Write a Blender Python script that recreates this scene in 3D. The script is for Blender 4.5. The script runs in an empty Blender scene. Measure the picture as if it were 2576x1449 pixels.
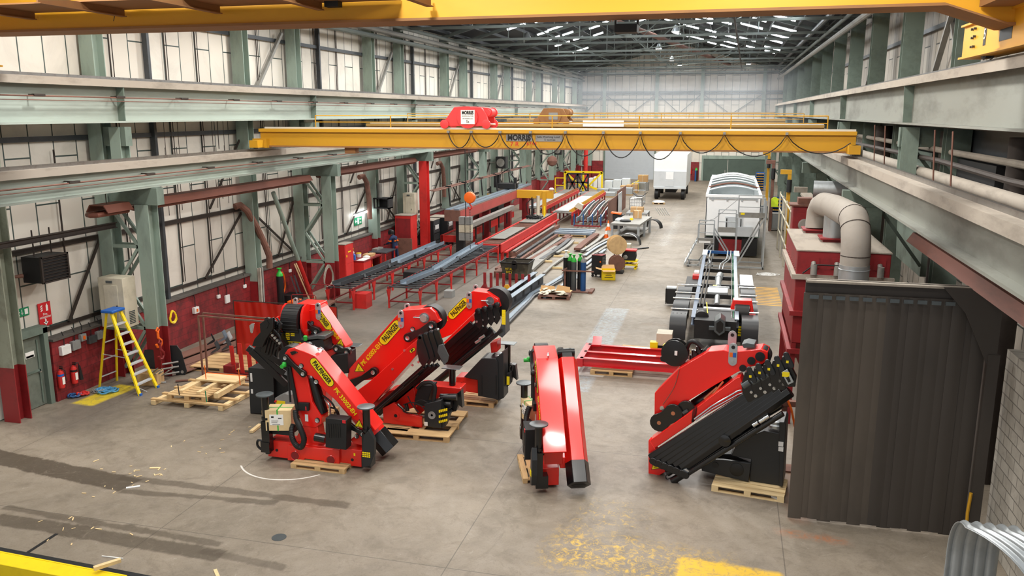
import bpy, math, random
from mathutils import Vector, Matrix
import numpy as np
random.seed(7)
SC = bpy.context.scene
COL = SC.collection
R = math.radians
# ---------------------------------------------------------------- camera
CAM_H = 8.0; FPX = 2100.0; PITCH = R(11.85); YAW = R(14.4)
cd = bpy.data.cameras.new('camera'); cam = bpy.data.objects.new('camera', cd); COL.objects.link(cam)
cam.location = (0, 0, CAM_H); cam.rotation_euler = (math.pi/2 - PITCH, 0, YAW)
cd.sensor_width = 36; cd.lens = 36*FPX/2576; cd.clip_end = 400; cd.clip_start = .1
SC.camera = cam
# ---------------------------------------------------------------- exposure
vs = SC.view_settings
vs.view_transform = 'Standard'; vs.look = 'None'; vs.gamma = 1; vs.use_curve_mapping = False
vs.exposure = -0.06
# ---------------------------------------------------------------- world: frontal fill light, let in by an invented open end behind the camera
w = bpy.data.worlds.new('world'); SC.world = w; w.use_nodes = True
w.node_tree.nodes['Background'].inputs[0].default_value = (.93, .96, 1, 1)
w.node_tree.nodes['Background'].inputs[1].default_value = 1.0
# ---------------------------------------------------------------- roof lamps (high-bay panels under the trusses) plus added fill spots
def area(name, loc, rot, sx, sy, power, col=(1, .97, .92)):
    l = bpy.data.lights.new(name, 'AREA'); l.shape = 'RECTANGLE'; l.size = sx; l.size_y = sy
    l.energy = power; l.color = col
    o = bpy.data.objects.new(name, l); COL.objects.link(o); o.location = loc; o.rotation_euler = rot
    return o
for y_ in (6, 13, 24, 36, 48, 60, 72, 84, 96):
    for x_ in (-13.2, -6.2, .6):
        area('high_bay_light', (x_, y_, 12.9 + (1.6 if x_ == -6.2 else .1)), (0, 0, 0), 2.4, 1.2, 300)
        l_ = bpy.data.lights.new('added_fill_spot', 'SPOT'); l_.spot_size = R(168); l_.spot_blend = .35; l_.energy = 1500 if y_ < 90 else 1100; l_.shadow_soft_size = .4; l_.color = (1, .97, .92)  # added spots without fittings, to brighten upright faces
        o_ = bpy.data.objects.new('added_fill_spot', l_); COL.objects.link(o_); o_.location = (x_, y_+5 if y_ < 90 else 93, 12.2)
# ---------------------------------------------------------------- survey helpers: a sighted point -> its place in the hall (metres)
FW = Vector((-math.sin(YAW)*math.cos(PITCH), math.cos(YAW)*math.cos(PITCH), -math.sin(PITCH)))
RT = Vector((math.cos(YAW), math.sin(YAW), 0)); UP = RT.cross(FW); CC = Vector((0, 0, CAM_H))
def ray(x, y): return FW*FPX + RT*(x-1288) - UP*(y-724.5)
def onZ(x, y, z=0.0):
    d = ray(x, y); return CC + d*((z-CAM_H)/d.z)
def onX(x, y, X0):
    d = ray(x, y); return CC + d*(X0/d.x)
def onY(x, y, Y0):
    d = ray(x, y); return CC + d*(Y0/d.y)
def onPlane(x, y, P, a, w=0.0):
    """vertical plane through P (direction angle a), moved w along its normal; returns local (u, w, z)"""
    n = Vector((-math.sin(a), math.cos(a), 0)); q = Vector(P) + n*w
    d = ray(x, y); t = (q-CC).dot(n)/d.dot(n); p = CC + d*t - Vector(P)
    return Vector((p.x*math.cos(a)+p.y*math.sin(a), w, p.z))
def view(x0, y0, s): return lambda x, y: (x0+x/s, y0+y/s)
V1=view(600,740,3.02);V2=view(860,720,3.622);V3=view(1280,840,3.45);V4=view(1600,740,2.7333);V5=view(1640,380,3.6235)
V6=view(1240,380,4.025);V7=view(780,380,3.6217);V8=view(1940,440,3.15)
# ---------------------------------------------------------------- materials
def lin(h):
    h = h.lstrip('#'); c = [int(h[i:i+2], 16)/255 for i in (0, 2, 4)]
    return tuple((v/12.92 if v <= .04045 else ((v+.055)/1.055)**2.4) for v in c) + (1,)
class NT:
    def __init__(s, name):
        s.m = bpy.data.materials.new(name); s.m.use_nodes = True; s.t = s.m.node_tree
        s.b = s.t.nodes['Principled BSDF']
    def n(s, typ, **k):
        o = s.t.nodes.new(typ)
        for a, v in k.items():
            if a.startswith('i_'):
                key = a[2:]; key = int(key) if key.isdigit() else key.replace('_', ' ')
                if isinstance(v, bpy.types.NodeSocket): s.t.links.new(v, o.inputs[key])
                else: o.inputs[key].default_value = v
            else: setattr(o, a, v)
        return o
    def L(s, a, b): s.t.links.new(a, b)
    def math(s, op, a, b=None, c=None, clamp=False):
        o = s.t.nodes.new('ShaderNodeMath'); o.operation = op; o.use_clamp = clamp
        for i, v in enumerate((a, b, c)):
            if v is None: continue
            if isinstance(v, bpy.types.NodeSocket): s.L(v, o.inputs[i])
            else: o.inputs[i].default_value = v
        return o.outputs[0]
    def mix(s, f, a, b):
        o = s.t.nodes.new('ShaderNodeMix'); o.data_type = 'RGBA'
        for i, v in ((0, f), (6, a), (7, b)):
            if isinstance(v, bpy.types.NodeSocket): s.L(v, o.inputs[i])
            else: o.inputs[i].default_value = v
        return o.outputs[2]
    def noise(s, scale, detail=4, rough=.6, vec=None, dist=0):
        o = s.n('ShaderNodeTexNoise'); o.inputs['Scale'].default_value = scale; o.inputs['Detail'].default_value = detail
        o.inputs['Roughness'].default_value = rough; o.inputs['Distortion'].default_value = dist
        if vec is not None: s.L(vec, o.inputs['Vector'])
        return o.outputs[0]
    def ramp(s, v, lo, hi):
        o = s.n('ShaderNodeMapRange'); o.inputs[1].default_value = lo; o.inputs[2].default_value = hi; s.L(v, o.inputs[0]); return o.outputs[0]
    def objco(s, scale=(1,1,1)):
        t = s.n('ShaderNodeTexCoord'); mp = s.n('ShaderNodeMapping'); mp.inputs['Scale'].default_value = scale
        s.L(t.outputs['Object'], mp.inputs['Vector']); return mp.outputs[0]
MATS = {}
def paint(name, col, rough=.5, metal=0.0, dirt=.35, dcol='#2a2622', scale=2.0, stretch=(1,1,1), bump=0, coat=0, lo=.48, hi=.75):
    k = NT(name); c = lin(col)
    v = k.objco(stretch)
    n1 = k.noise(scale, 6, .65, v); f = k.math('MULTIPLY', k.ramp(n1, lo, hi), dirt)
    base = k.mix(f, c, lin(dcol)); k.L(base, k.b.inputs['Base Color'])
    k.b.inputs['Roughness'].default_value = rough; k.b.inputs['Metallic'].default_value = metal
    if coat: k.b.inputs['Coat Weight'].default_value = coat; k.b.inputs['Coat Roughness'].default_value = .08
    if bump:
        bn = k.n('ShaderNodeBump'); bn.inputs['Strength'].default_value = bump; bn.inputs['Distance'].default_value = .02
        k.L(k.noise(scale*9, 3, .6, v), bn.inputs['Height']); k.L(bn.outputs[0], k.b.inputs['Normal'])
    MATS[name] = k.m; return k.m
def emit(name, col, s):
    k = NT(name); k.b.inputs['Base Color'].default_value = lin(col); k.b.inputs['Emission Color'].default_value = lin(col)
    k.b.inputs['Emission Strength'].default_value = s; MATS[name] = k.m; return k.m
green = paint('green_steel', '#8e9f94', .55, .1, .6, '#4d5650', 1.3, (1,1,.35))
dgreen = paint('dusty_green_steel', '#6b7a70', .7, .1, .7, '#34362f', 1.1)
rail = paint('dusty_rail_paint', '#a3aea5', .6, .15, .6, '#5a574f', .8, (1,.15,1))
dust = paint('dust_covered_steel', '#a0978b', .85, 0, .6, '#625c53', 3, (1,.3,1))
railsteel = paint('polished_rail_steel', '#9c9a98', .3, .9, .5, '#54402f', 4)
redcol = paint('dark_red_paint', '#841b1f', .55, 0, .55, '#38130f', 2)
brred = paint('bright_red_paint', '#c92a26', .5, 0, .35, '#5a1a18', 2)
pal = paint('crane_red_gloss', '#ec1f17', .28, 0, .05, '#8a120c', 1, coat=.5)
palb = paint('crane_red_frame', '#e3281d', .35, 0, .08, '#8a120c', 1, coat=.3)
blk = paint('crane_black_gloss', '#0d0e10', .3, 0, .15, '#26272b', 3, coat=.25)
blkm = paint('matt_black_paint', '#121315', .6, 0, .3, '#2c2b2a', 3)
rub = paint('black_rubber', '#111113', .5, 0, .2, '#2c2c2e', 8)
slate = paint('anthracite_plate', '#1f2225', .45, 0, .15, '#15161a', 2)
chrome = paint('bright_metal', '#cfd2d4', .22, .9, .2, '#77787a', 6)
galv = paint('galvanised_metal', '#b4babd', .38, .55, .3, '#7b8082', 4)
duct = paint('galvanised_duct', '#a9aeb0', .42, .6, .45, '#6f6d69', 3, (1,1,.3))
ductd = paint('dusty_duct', '#979189', .8, .1, .4, '#7d776d', 3)
alu = paint('aluminium_sheet', '#d4dade', .35, .35, .25, '#a8b0b6', 2)
white = paint('white_panel', '#eef0f1', .4, 0, .12, '#b8bcbf', 1.5)
cream = paint('cream_cabinet', '#c9c2ae', .55, 0, .35, '#6c6558', 2.5)
yel = paint('crane_yellow', '#c8951d', .5, 0, .3, '#80561a', .7, (.3,1,1))
yeld = paint('crane_yellow_brown', '#94693f', .8, 0, .5, '#6a5040', 1.2)  # brown tone for crane undersides, brackets and small fittings
yel2 = paint('yellow_paint', '#f2d411', .45, 0, .2, '#8a7a20', 3)
rust = paint('rusty_steel', '#7a5548', .75, .1, .6, '#46302a', 3, (1,.3,1))
brown = paint('heater_brown', '#7c4a3c', .6, .2, .6, '#3a2621', 2, (1,.2,1))
steel = paint('bare_grey_steel', '#8f8e89', .5, .25, .5, '#57534e', 3, (1,.3,1))
steeld = paint('dark_mill_steel', '#474b50', .45, .3, .5, '#25262a', 3)
steelb = paint('blue_grey_steel', '#8695a3', .4, .3, .4, '#5b646d', 3)
wood = paint('pallet_wood', '#c9a878', .8, 0, .55, '#7e6140', 2.2, (1,6,1), bump=.1)
woodl = paint('fresh_pine', '#e2c898', .75, 0, .4, '#b48f5c', 2, (1,5,1))
card = paint('cardboard', '#c29b6b', .85, 0, .25, '#8f6d45', 2)
wht = paint('white_plastic', '#e8e8e6', .45, 0, .15, '#a9a9a4', 4)
gry = paint('grey_plastic', '#8b8d8c', .5, 0, .3, '#55544f', 4)
blue = paint('cylinder_blue', '#1f4f86', .45, 0, .3, '#18304d', 3)
blu2 = paint('bright_blue_plastic', '#1d5fb4', .45, 0, .1, '#153a6c', 3)
skyb = paint('light_blue_rope', '#4c93bf', .6, 0, .3, '#2f5f80', 8)
grn = paint('cylinder_green', '#2fae3d', .4, 0, .15, '#1d6b27', 3)
sgn = paint('sign_green', '#118457', .5, 0, .1, '#0c5a3c', 4)
orange = paint('orange_paint', '#ef6a18', .45, 0, .15, '#933f10', 4)
navy = paint('navy_cloth', '#17284a', .85, 0, .3, '#0d1830', 6)
skin = paint('skin', '#c48d72', .6, 0, 0)
lyel = paint('label_yellow', '#f7dd0e', .45, 0, .03, '#c2a80b', 3)
lblk = paint('label_black', '#121212', .5, 0, 0)
lwht = paint('label_white', '#f2f2ee', .5, 0, .05, '#c9c9c2', 6)
lred = paint('label_red', '#cc1f28', .5, 0, .08, '#8a1218', 6)
roofm = paint('roof_sheet', '#33383e', .8, 0, .5, '#1f2226', .6, (.3,1,1))
trussm = paint('truss_grey_green', '#68706c', .55, .1, .4, '#47525a', 1)
pipeb = paint('dark_iron_pipe', '#3c342f', .7, .3, .5, '#211c19', 4)
concap = paint('grimy_concrete', '#55504b', .9, 0, .6, '#2f2b29', 4)
dish = paint('disc_grey', '#5b6265', .35, .5, .3, '#33373a', 5)
plastsheet = paint('polythene', '#d6dfe4', .2, 0, .3, '#aab4ba', 6)
copper = paint('copper_bowl', '#c98562', .35, .6, .2, '#7c4a34', 6)
lamp = emit('lamp_tube', '#f4fbff', 22)
lampw = emit('lamp_warm', '#fff3e2', 18)
# translucent red welding curtain
k = NT('red_pvc'); k.b.inputs['Base Color'].default_value = lin('#b5261c'); k.b.inputs['Roughness'].default_value = .25
tb = k.n('ShaderNodeBsdfTransparent'); tb.inputs[0].default_value = (.55, .05, .03, 1); mx = k.n('ShaderNodeMixShader'); mx.inputs[0].default_value = .15
k.L(k.b.outputs[0], mx.inputs[1]); k.L(tb.outputs[0], mx.inputs[2]); k.L(mx.outputs[0], k.t.nodes['Material Output'].inputs[0]); redpvc = k.m
# ---------------------------------------------------------------- mesh builder
class MB:
    def __init__(s): s.v = []; s.f = []
    def add(s, vs_, fs_):
        o = len(s.v); s.v += [tuple(p) for p in vs_]; s.f += [tuple(i+o for i in f) for f in fs_]; return s
    def box(s, x0, x1, y0, y1, z0, z1):
        return s.add([(x0,y0,z0),(x1,y0,z0),(x1,y1,z0),(x0,y1,z0),(x0,y0,z1),(x1,y0,z1),(x1,y1,z1),(x0,y1,z1)],
                     [(0,3,2,1),(4,5,6,7),(0,1,5,4),(1,2,6,5),(2,3,7,6),(3,0,4,7)])
    def bar(s, p, q, w, h=None, up=(0,0,1)):
        p = Vector(p); q = Vector(q); h = w if h is None else h
        d = (q-p).normalized(); u = Vector(up)
        if abs(d.dot(u)) > .98: u = Vector((0,1,0)) if abs(d.y) < .9 else Vector((1,0,0))
        a = d.cross(u).normalized()*w/2; b = a.cross(d).normalized()*h/2
        c = [p-a-b, p+a-b, p+a+b, p-a+b, q-a-b, q+a-b, q+a+b, q-a+b]
        return s.add(c, [(0,3,2,1),(4,5,6,7),(0,1,5,4),(1,2,6,5),(2,3,7,6),(3,0,4,7)])
    def tube(s, p, q, r, r2=None, n=12, cap=True):
        p = Vector(p); q = Vector(q); r2 = r if r2 is None else r2; d = (q-p).normalized()
        u = Vector((0,0,1)) if abs(d.z) < .9 else Vector((1,0,0))
        a = d.cross(u).normalized(); b = a.cross(d)
        vs_ = []
        for c, rr in ((p, r), (q, r2)):
            for i in range(n):
                t = 2*math.pi*i/n; vs_.append(c + (a*math.cos(t)+b*math.sin(t))*rr)
        fs_ = [(i, (i+1) % n, n+(i+1) % n, n+i) for i in range(n)]
        if cap: fs_ += [tuple(range(n-1, -1, -1)), tuple(range(n, 2*n))]
        return s.add(vs_, fs_)
    def path(s, pts, r, n=8, rib=0):
        pts = [Vector(p) for p in pts]; vs_ = []; m = len(pts); pa = None
        for j, p in enumerate(pts):
            d = (pts[min(j+1, m-1)]-pts[max(j-1, 0)]).normalized()
            if pa is None:
                u = Vector((0,0,1)) if abs(d.z) < .9 else Vector((1,0,0)); a = d.cross(u).normalized()
            else:
                a = (pa - d*pa.dot(d)).normalized()
            pa = a; b = a.cross(d); rr = r*(1+rib*(j % 2))
            for i in range(n):
                t = 2*math.pi*i/n; vs_.append(p+(a*math.cos(t)+b*math.sin(t))*rr)
        fs_ = [(j*n+i, j*n+(i+1) % n, (j+1)*n+(i+1) % n, (j+1)*n+i) for j in range(m-1) for i in range(n)]
        fs_ += [tuple(range(n-1, -1, -1)), tuple(range((m-1)*n, m*n))]
        return s.add(vs_, fs_)
    def prism(s, poly, d0, d1, ax='y'):
        """poly of (u,z) extruded along y (ax='y'), (y,z) along x (ax='x'), (x,y) along z (ax='z')"""
        f = {'y': lambda u, z, d: (u, d, z), 'x': lambda u, z, d: (d, u, z), 'z': lambda u, z, d: (u, z, d)}[ax]
        n = len(poly)
        vs_ = [f(a, b, d0) for a, b in poly] + [f(a, b, d1) for a, b in poly]
        return s.add(vs_, [tuple(range(n)), tuple(range(2*n-1, n-1, -1))] + [(i, (i+1) % n, n+(i+1) % n, n+i) for i in range(n)])
    def hexbar(s, p, q, w, h, up=(0,0,1)):
        p = Vector(p); q = Vector(q); d = (q-p).normalized(); a = d.cross(Vector(up)).normalized(); b = a.cross(d)
        pr = [(-.5,-.28),(-.5,.28),(0,.5),(.5,.28),(.5,-.28),(0,-.5)]
        vs_ = [c + a*x*w + b*y*h for c in (p, q) for x, y in pr]
        return s.add(vs_, [tuple(range(5,-1,-1)), tuple(range(6,12))] + [(i,(i+1)%6,6+(i+1)%6,6+i) for i in range(6)])
    def ibeam(s, p, q, w, h, t=.03, up=(0,0,1)):
        p = Vector(p); q = Vector(q); d = (q-p).normalized(); u = Vector(up); a = d.cross(u).normalized(); b = a.cross(d)
        s.bar(p+b*(h/2-t/2), q+b*(h/2-t/2), w, t, up); s.bar(p-b*(h/2-t/2), q-b*(h/2-t/2), w, t, up)
        return s.bar(p, q, t, h-2*t, up)
    def lathe(s, c, prof, n=20, ax='z'):
        """prof list of (r, h) round axis through c"""
        c = Vector(c); vs_ = []
        for r, h in prof:
            for i in range(n):
                t = 2*math.pi*i/n; x, y = r*math.cos(t), r*math.sin(t)
                vs_.append(c + Vector({'z': (x, y, h), 'y': (x, h, y), 'x': (h, x, y)}[ax]))
        m = len(prof)
        fs_ = [(j*n+i, j*n+(i+1) % n, (j+1)*n+(i+1) % n, (j+1)*n+i) for j in range(m-1) for i in range(n)]
        fs_ += [tuple(range(n-1,-1,-1)), tuple(range((m-1)*n, m*n))]
        return s.add(vs_, fs_)
    def rot(s, ang, ax='z', about=(0,0,0), start=0):
        m = Matrix.Rotation(ang, 3, ax.upper()); c = Vector(about)
        for i in range(start, len(s.v)): s.v[i] = tuple(c + m @ (Vector(s.v[i])-c))
        return s
    def move(s, d, start=0):
        for i in range(start, len(s.v)): s.v[i] = tuple(Vector(s.v[i])+Vector(d))
        return s
    def build(s, name, mat, parent=None, label=None, bevel=0, smooth=32):
        me = bpy.data.meshes.new(name); me.from_pydata(s.v, [], s.f); me.materials.append(mat)
        import bmesh
        bm = bmesh.new(); bm.from_mesh(me); bmesh.ops.recalc_face_normals(bm, faces=bm.faces); bm.to_mesh(me); bm.free()
        me.polygons.foreach_set('use_smooth', [True]*len(me.polygons)); me.set_sharp_from_angle(angle=R(smooth))
        o = bpy.data.objects.new(name, me); COL.objects.link(o)
        if parent is not None: o.parent = parent
        if label: o['label'] = label
        if bevel:
            b = o.modifiers.new('bevel', 'BEVEL'); b.width = bevel; b.segments = 2; b.limit_method = 'ANGLE'; b.angle_limit = R(35)
        return o
def tag(o, label=None, cat=None, group=None, kind=None):
    if label: o['label'] = label
    if cat: o['category'] = cat
    if group: o['group'] = group
    if kind: o['kind'] = kind
    return o
def thing(name, label, cat, loc=(0,0,0), rz=0, group=None):
    o = bpy.data.objects.new(name, None); COL.objects.link(o); o.location = loc; o.rotation_euler = (0,0,rz); o.empty_display_size = .2
    return tag(o, label, cat, group)
def struct(name, mb, mat, **k): return tag(mb.build(name, mat, **k), kind='structure')
def solo(name, mb, mat, label, cat, group=None, bevel=0): return tag(mb.build(name, mat, bevel=bevel), label, cat, group)
def dup(root, loc=None, rz=None, label=None, group=None):
    r = root.copy(); COL.objects.link(r)
    if loc is not None: r.location = loc
    if rz is not None: r.rotation_euler = (0,0,rz)
    if label: r['label'] = label
    if group: r['group'] = group
    for ch in list(root.children):
        c = ch.copy(); COL.objects.link(c); c.parent = r
        for g in list(ch.children):
            d = g.copy(); COL.objects.link(d); d.parent = c
    return r
def text(body, mat, parent, origin, xdir, ydir, h, name='lettering', width=None, sx=1.0, bold=.0):
    """flat lettering: origin = centre, xdir reading direction, ydir up direction"""
    cu = bpy.data.curves.new(name, 'FONT'); cu.body = body; cu.size = h*1.38; cu.align_x = 'CENTER'; cu.align_y = 'CENTER'; cu.extrude = .003; cu.offset = bold
    cu.space_character = 1.05
    t = bpy.data.objects.new(name, cu); COL.objects.link(t); bpy.context.view_layer.update()
    me = bpy.data.meshes.new_from_object(t.evaluated_get(bpy.context.evaluated_depsgraph_get()))
    bpy.data.objects.remove(t); me.materials.clear(); me.materials.append(mat)
    xs = [v.co.x for v in me.vertices]
    k = sx if width is None else width/(max(xs)-min(xs))
    x = Vector(xdir).normalized(); y = Vector(ydir); y = (y - x*y.dot(x)).normalized(); z = x.cross(y)
    for v in me.vertices: v.co = Vector(origin) + x*v.co.x*k + y*v.co.y + z*v.co.z
    o = bpy.data.objects.new(name, me); COL.objects.link(o)
    if parent: o.parent = parent
    return o
def pallet(loc, rz, L=1.2, W=.8, label='', mat=None, gap=.035, group=None, n=5, H=.144):
    t = thing('pallet', label, 'pallet', loc, rz, group); mat = mat or wood
    b = MB()
    bw = (W-gap*(n-1))/n
    for i in range(n): b.box(-L/2, L/2, -W/2+i*(bw+gap), -W/2+i*(bw+gap)+bw, H-.022, H)
    for x in (-L/2, -.07, L/2-.14): b.box(x, x+.14, -W/2, W/2, H-.044, H-.022)
    b.build('deck_boards', mat, t)
    c = MB()
    for x in (-L/2, -.07, L/2-.14):
        for y in (-W/2, -.05, W/2-.1): c.box(x, x+.14, y, y+.1, .022, H-.044)
    c.build('blocks', mat, t)
    d = MB()
    for y in (-W/2, -.05, W/2-.1): d.box(-L/2, L/2, y, y+.1, 0, .022)
    d.build('base_boards', mat, t)
    return t
ORD = ['first','second','third','fourth','fifth','sixth','seventh','eighth','ninth','tenth','eleventh','twelfth','thirteenth','fourteenth','fifteenth','sixteenth']
# ================================================================ THE SHELL
def floor_mat():
    k = NT('worn_concrete_floor'); g = k.n('ShaderNodeNewGeometry'); P = g.outputs['Position']
    sp = k.n('ShaderNodeSeparateXYZ'); k.L(P, sp.inputs[0]); X, Y = sp.outputs[0], sp.outputs[1]
    n1 = k.noise(.35, 8, .65, P, .6); n2 = k.noise(3.2, 8, .7, P); n3 = k.noise(28, 4, .7, P); n4 = k.noise(1.1, 6, .7, P, 1.2)
    c = k.mix(k.ramp(n1, .35, .68), lin('#8d8273'), lin('#71685b'))
    c = k.mix(k.math('MULTIPLY', k.ramp(n4, .5, .8), .55), c, lin('#5d5347'))
    c = k.mix(k.math('MULTIPLY', k.ramp(n2, .45, .75), .35), c, lin('#a0968a'))
    c = k.mix(k.math('MULTIPLY', k.ramp(n3, .52, .75), .4), c, lin('#554c42'))
    n5 = k.noise(.9, 10, .78, P, 2.5); c = k.mix(k.math('MULTIPLY', k.ramp(n5, .52, .6), .3), c, lin('#5f5547'))
    n6 = k.noise(2.3, 10, .8, P, 3.0); c = k.mix(k.math('MULTIPLY', k.ramp(n6, .6, .66), .35), c, lin('#b5ada2'))
    # saw-cut joints of the slabs
    def lines(v, per, off, wd):
        a = k.math('ABSOLUTE', k.math('SUBTRACT', k.math('FRACT', k.math('ADD', k.math('DIVIDE', v, per), off)), .5))
        return k.math('LESS_THAN', a, wd/per/2)
    j = k.math('MAXIMUM', lines(X, 5.9, .27, .02), lines(Y, 5.9, .31, .02))
    c = k.mix(k.math('MULTIPLY', j, .55), c, lin('#3f3a36'))
    def rect(cx, cy, hx, hy, ang, soft=.12, thr=(.4,.55), nz=None, wob=.3):
        dx = k.math('SUBTRACT', X, cx); dy = k.math('SUBTRACT', Y, cy); ca, sa = math.cos(ang), math.sin(ang)
        u = k.math('ABSOLUTE', k.math('ADD', k.math('MULTIPLY', dx, ca), k.math('MULTIPLY', dy, sa)))
        v = k.math('ABSOLUTE', k.math('SUBTRACT', k.math('MULTIPLY', dy, ca), k.math('MULTIPLY', dx, sa)))
        wv = k.math('MULTIPLY', k.math('SUBTRACT', n4, .5), wob)
        mu = k.math('DIVIDE', k.math('SUBTRACT', k.math('ADD', hx, wv), u), soft, clamp=True)
        mv = k.math('DIVIDE', k.math('SUBTRACT', k.math('ADD', hy, wv), v), soft, clamp=True)
        m = k.math('MULTIPLY', mu, mv)
        if nz is not None: m = k.math('MULTIPLY', m, k.ramp(nz, *thr))
        return m
    def stripe(p, q, hw, **kk):
        a = math.atan2(q.y-p.y, q.x-p.x); m = (p+q)/2
        return rect(m.x, m.y, (q-p).length/2, hw, a, **kk)
    scr = k.noise(6.5, 9, .8, P, .8)
    # wet tyre tracks
    for a, b, hw, s in (((-40,1142),(330,1222),.36,.85), ((300,1200),(880,1272),.16,.6), ((300,1235),(700,1265),.13,.6), ((-20,1302),(560,1400),.24,.7), ((10,1275),(560,1370),.13,.6), ((500,1385),(720,1428),.13,.5)):
        m = stripe(onZ(*a), onZ(*b), hw, wob=.3, soft=.06, nz=n6, thr=(.2,.45))
        c = k.mix(k.math('MULTIPLY', m, s), c, lin('#40362a'))
    # grime at the wall and round the machines; darker floor under the right-hand crane
    c = k.mix(k.math('MULTIPLY', rect(-16.6, 24, 1.6, 8, 0, soft=1.2, wob=1.0), .5), c, lin('#4e4843'))
    c = k.mix(k.math('MULTIPLY', rect(.4, 17.6, 2.2, 1.1, -.05, soft=.8, wob=.8), .45), c, lin('#4e4540'))
    c = k.mix(k.math('MULTIPLY', rect(-13, 40, 3.2, 14, 0, soft=1.4, wob=1.0), .6), c, lin('#5a5652'))
    # pale spill down the aisle
    c = k.mix(k.math('MULTIPLY', rect(-3.6, 60, .5, 9, 0, soft=.8, wob=1.2, nz=scr, thr=(.45,.6)), .7), c, lin('#c9cdd0'))
    # worn blue walkway line
    p, q = onZ(1555, 775), onZ(1440, 985)
    c = k.mix(k.math('MULTIPLY', stripe(p, q, .52, nz=scr, thr=(.38,.62), wob=.1), .75), c, lin('#9aa9b4'))
    m = rect(-3.9, 25.9, .62, 1.25, -.1, soft=.03, wob=.03); c = k.mix(k.math('MULTIPLY', m, .8), c, lin('#b9b6b1'))
    # yellow paint
    yy = lin('#e2b62c')
    m = rect(.35, 13.6, .95, .75, -.08, nz=scr, thr=(.3,.5), wob=.25); c = k.mix(k.math('MULTIPLY', m, .9), c, yy)
    m = rect(-1.3, 14.0, 1.9, 1.0, -.08, nz=scr, thr=(.48,.62), wob=.8, soft=.6); c = k.mix(k.math('MULTIPLY', m, .75), c, yy)
    m = rect(-1.9, 15.6, .9, .9, -.08, nz=scr, thr=(.52,.66), wob=.8, soft=.6); c = k.mix(k.math('MULTIPLY', m, .6), c, yy)
    p, q = onZ(200, 1020), onZ(330, 968)
    m = stripe(p, q, .42, nz=scr, thr=(.3,.5), wob=.15); c = k.mix(k.math('MULTIPLY', m, .9), c, lin('#d9c02a'))
    # rust dust by the curtain
    m = rect(1.9, 15.75, .8, .22, -.1, nz=scr, thr=(.4,.6), wob=.5, soft=.3); c = k.mix(k.math('MULTIPLY', m, .8), c, lin('#b4642a'))
    m = rect(1.75, 17.6, .3, 1.5, 0, soft=.3, wob=.6); c = k.mix(k.math('MULTIPLY', m, .5), c, lin('#8a5a3c'))
    m = rect(-1.5, 31.5, 1.5, .35, -.1, nz=scr, thr=(.4,.7), wob=.5, soft=.3); c = k.mix(k.math('MULTIPLY', m, .5), c, lin('#7c5a3c'))
    # hatched yellow bay beside the red plant
    st = k.math('LESS_THAN', k.math('FRACT', k.math('ADD', k.math('DIVIDE', Y, .33), k.math('MULTIPLY', X, .22))), .5)
    m = k.math('MULTIPLY', rect(1.98, 38.1, .55, 2.05, 0, soft=.02, wob=.02), st); c = k.mix(k.math('MULTIPLY', m, .9), c, lin('#e6ab2c'))
    # chalk arc beside the pallet
    ce = onZ(745, 1150); r = k.math('SQRT', k.math('ADD', k.math('POWER', k.math('SUBTRACT', X, ce.x), 2.0), k.math('POWER', k.math('SUBTRACT', Y, ce.y), 2.0)))
    m = k.math('LESS_THAN', k.math('ABSOLUTE', k.math('SUBTRACT', r, 1.25)), .02)
    m = k.math('MULTIPLY', m, k.math('LESS_THAN', Y, ce.y-.75)); c = k.mix(k.math('MULTIPLY', m, .8), c, lin('#e2e0da'))
    k.L(c, k.b.inputs['Base Color'])
    k.L(k.ramp(n2, .2, 1.6), k.b.inputs['Roughness'])
    ro = k.n('ShaderNodeMapRange'); k.L(n4, ro.inputs[0]); ro.inputs[3].default_value = .42; ro.inputs[4].default_value = .72; k.L(ro.outputs[0], k.b.inputs['Roughness'])
    bn = k.n('ShaderNodeBump'); bn.inputs['Strength'].default_value = .15; bn.inputs['Distance'].default_value = .02; k.L(n2, bn.inputs['Height']); k.L(bn.outputs[0], k.b.inputs['Normal'])
    return k.m
def panel_mat(name, axis, base='#e2ddd3', alt='#d3cdc2', joint='#3c4b47', w=.86, L=3.4, grime=.3):
    k = NT(name); g = k.n('ShaderNodeNewGeometry'); P = g.outputs['Position']
    sp = k.n('ShaderNodeSeparateXYZ'); k.L(P, sp.inputs[0]); cb = k.n('ShaderNodeCombineXYZ')
    k.L(sp.outputs[2], cb.inputs[0]); k.L(sp.outputs[1 if axis == 'y' else 0], cb.inputs[1])
    br = k.n('ShaderNodeTexBrick'); k.L(cb.outputs[0], br.inputs['Vector']); br.offset = .38
    br.inputs['Color1'].default_value = lin(base); br.inputs['Color2'].default_value = lin(alt); br.inputs['Mortar'].default_value = lin(joint)
    br.inputs['Scale'].default_value = 1; br.inputs['Mortar Size'].default_value = .022; br.inputs['Mortar Smooth'].default_value = .1
    br.inputs['Brick Width'].default_value = L; br.inputs['Row Height'].default_value = w; br.inputs['Bias'].default_value = 0
    n1 = k.noise(.5, 6, .65, P, .8)
    c = k.mix(k.math('MULTIPLY', k.ramp(n1, .5, .78), grime), br.outputs[0], lin('#6d665d'))
    k.L(c, k.b.inputs['Base Color']); k.b.inputs['Roughness'].default_value = .6
    return k.m
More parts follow.
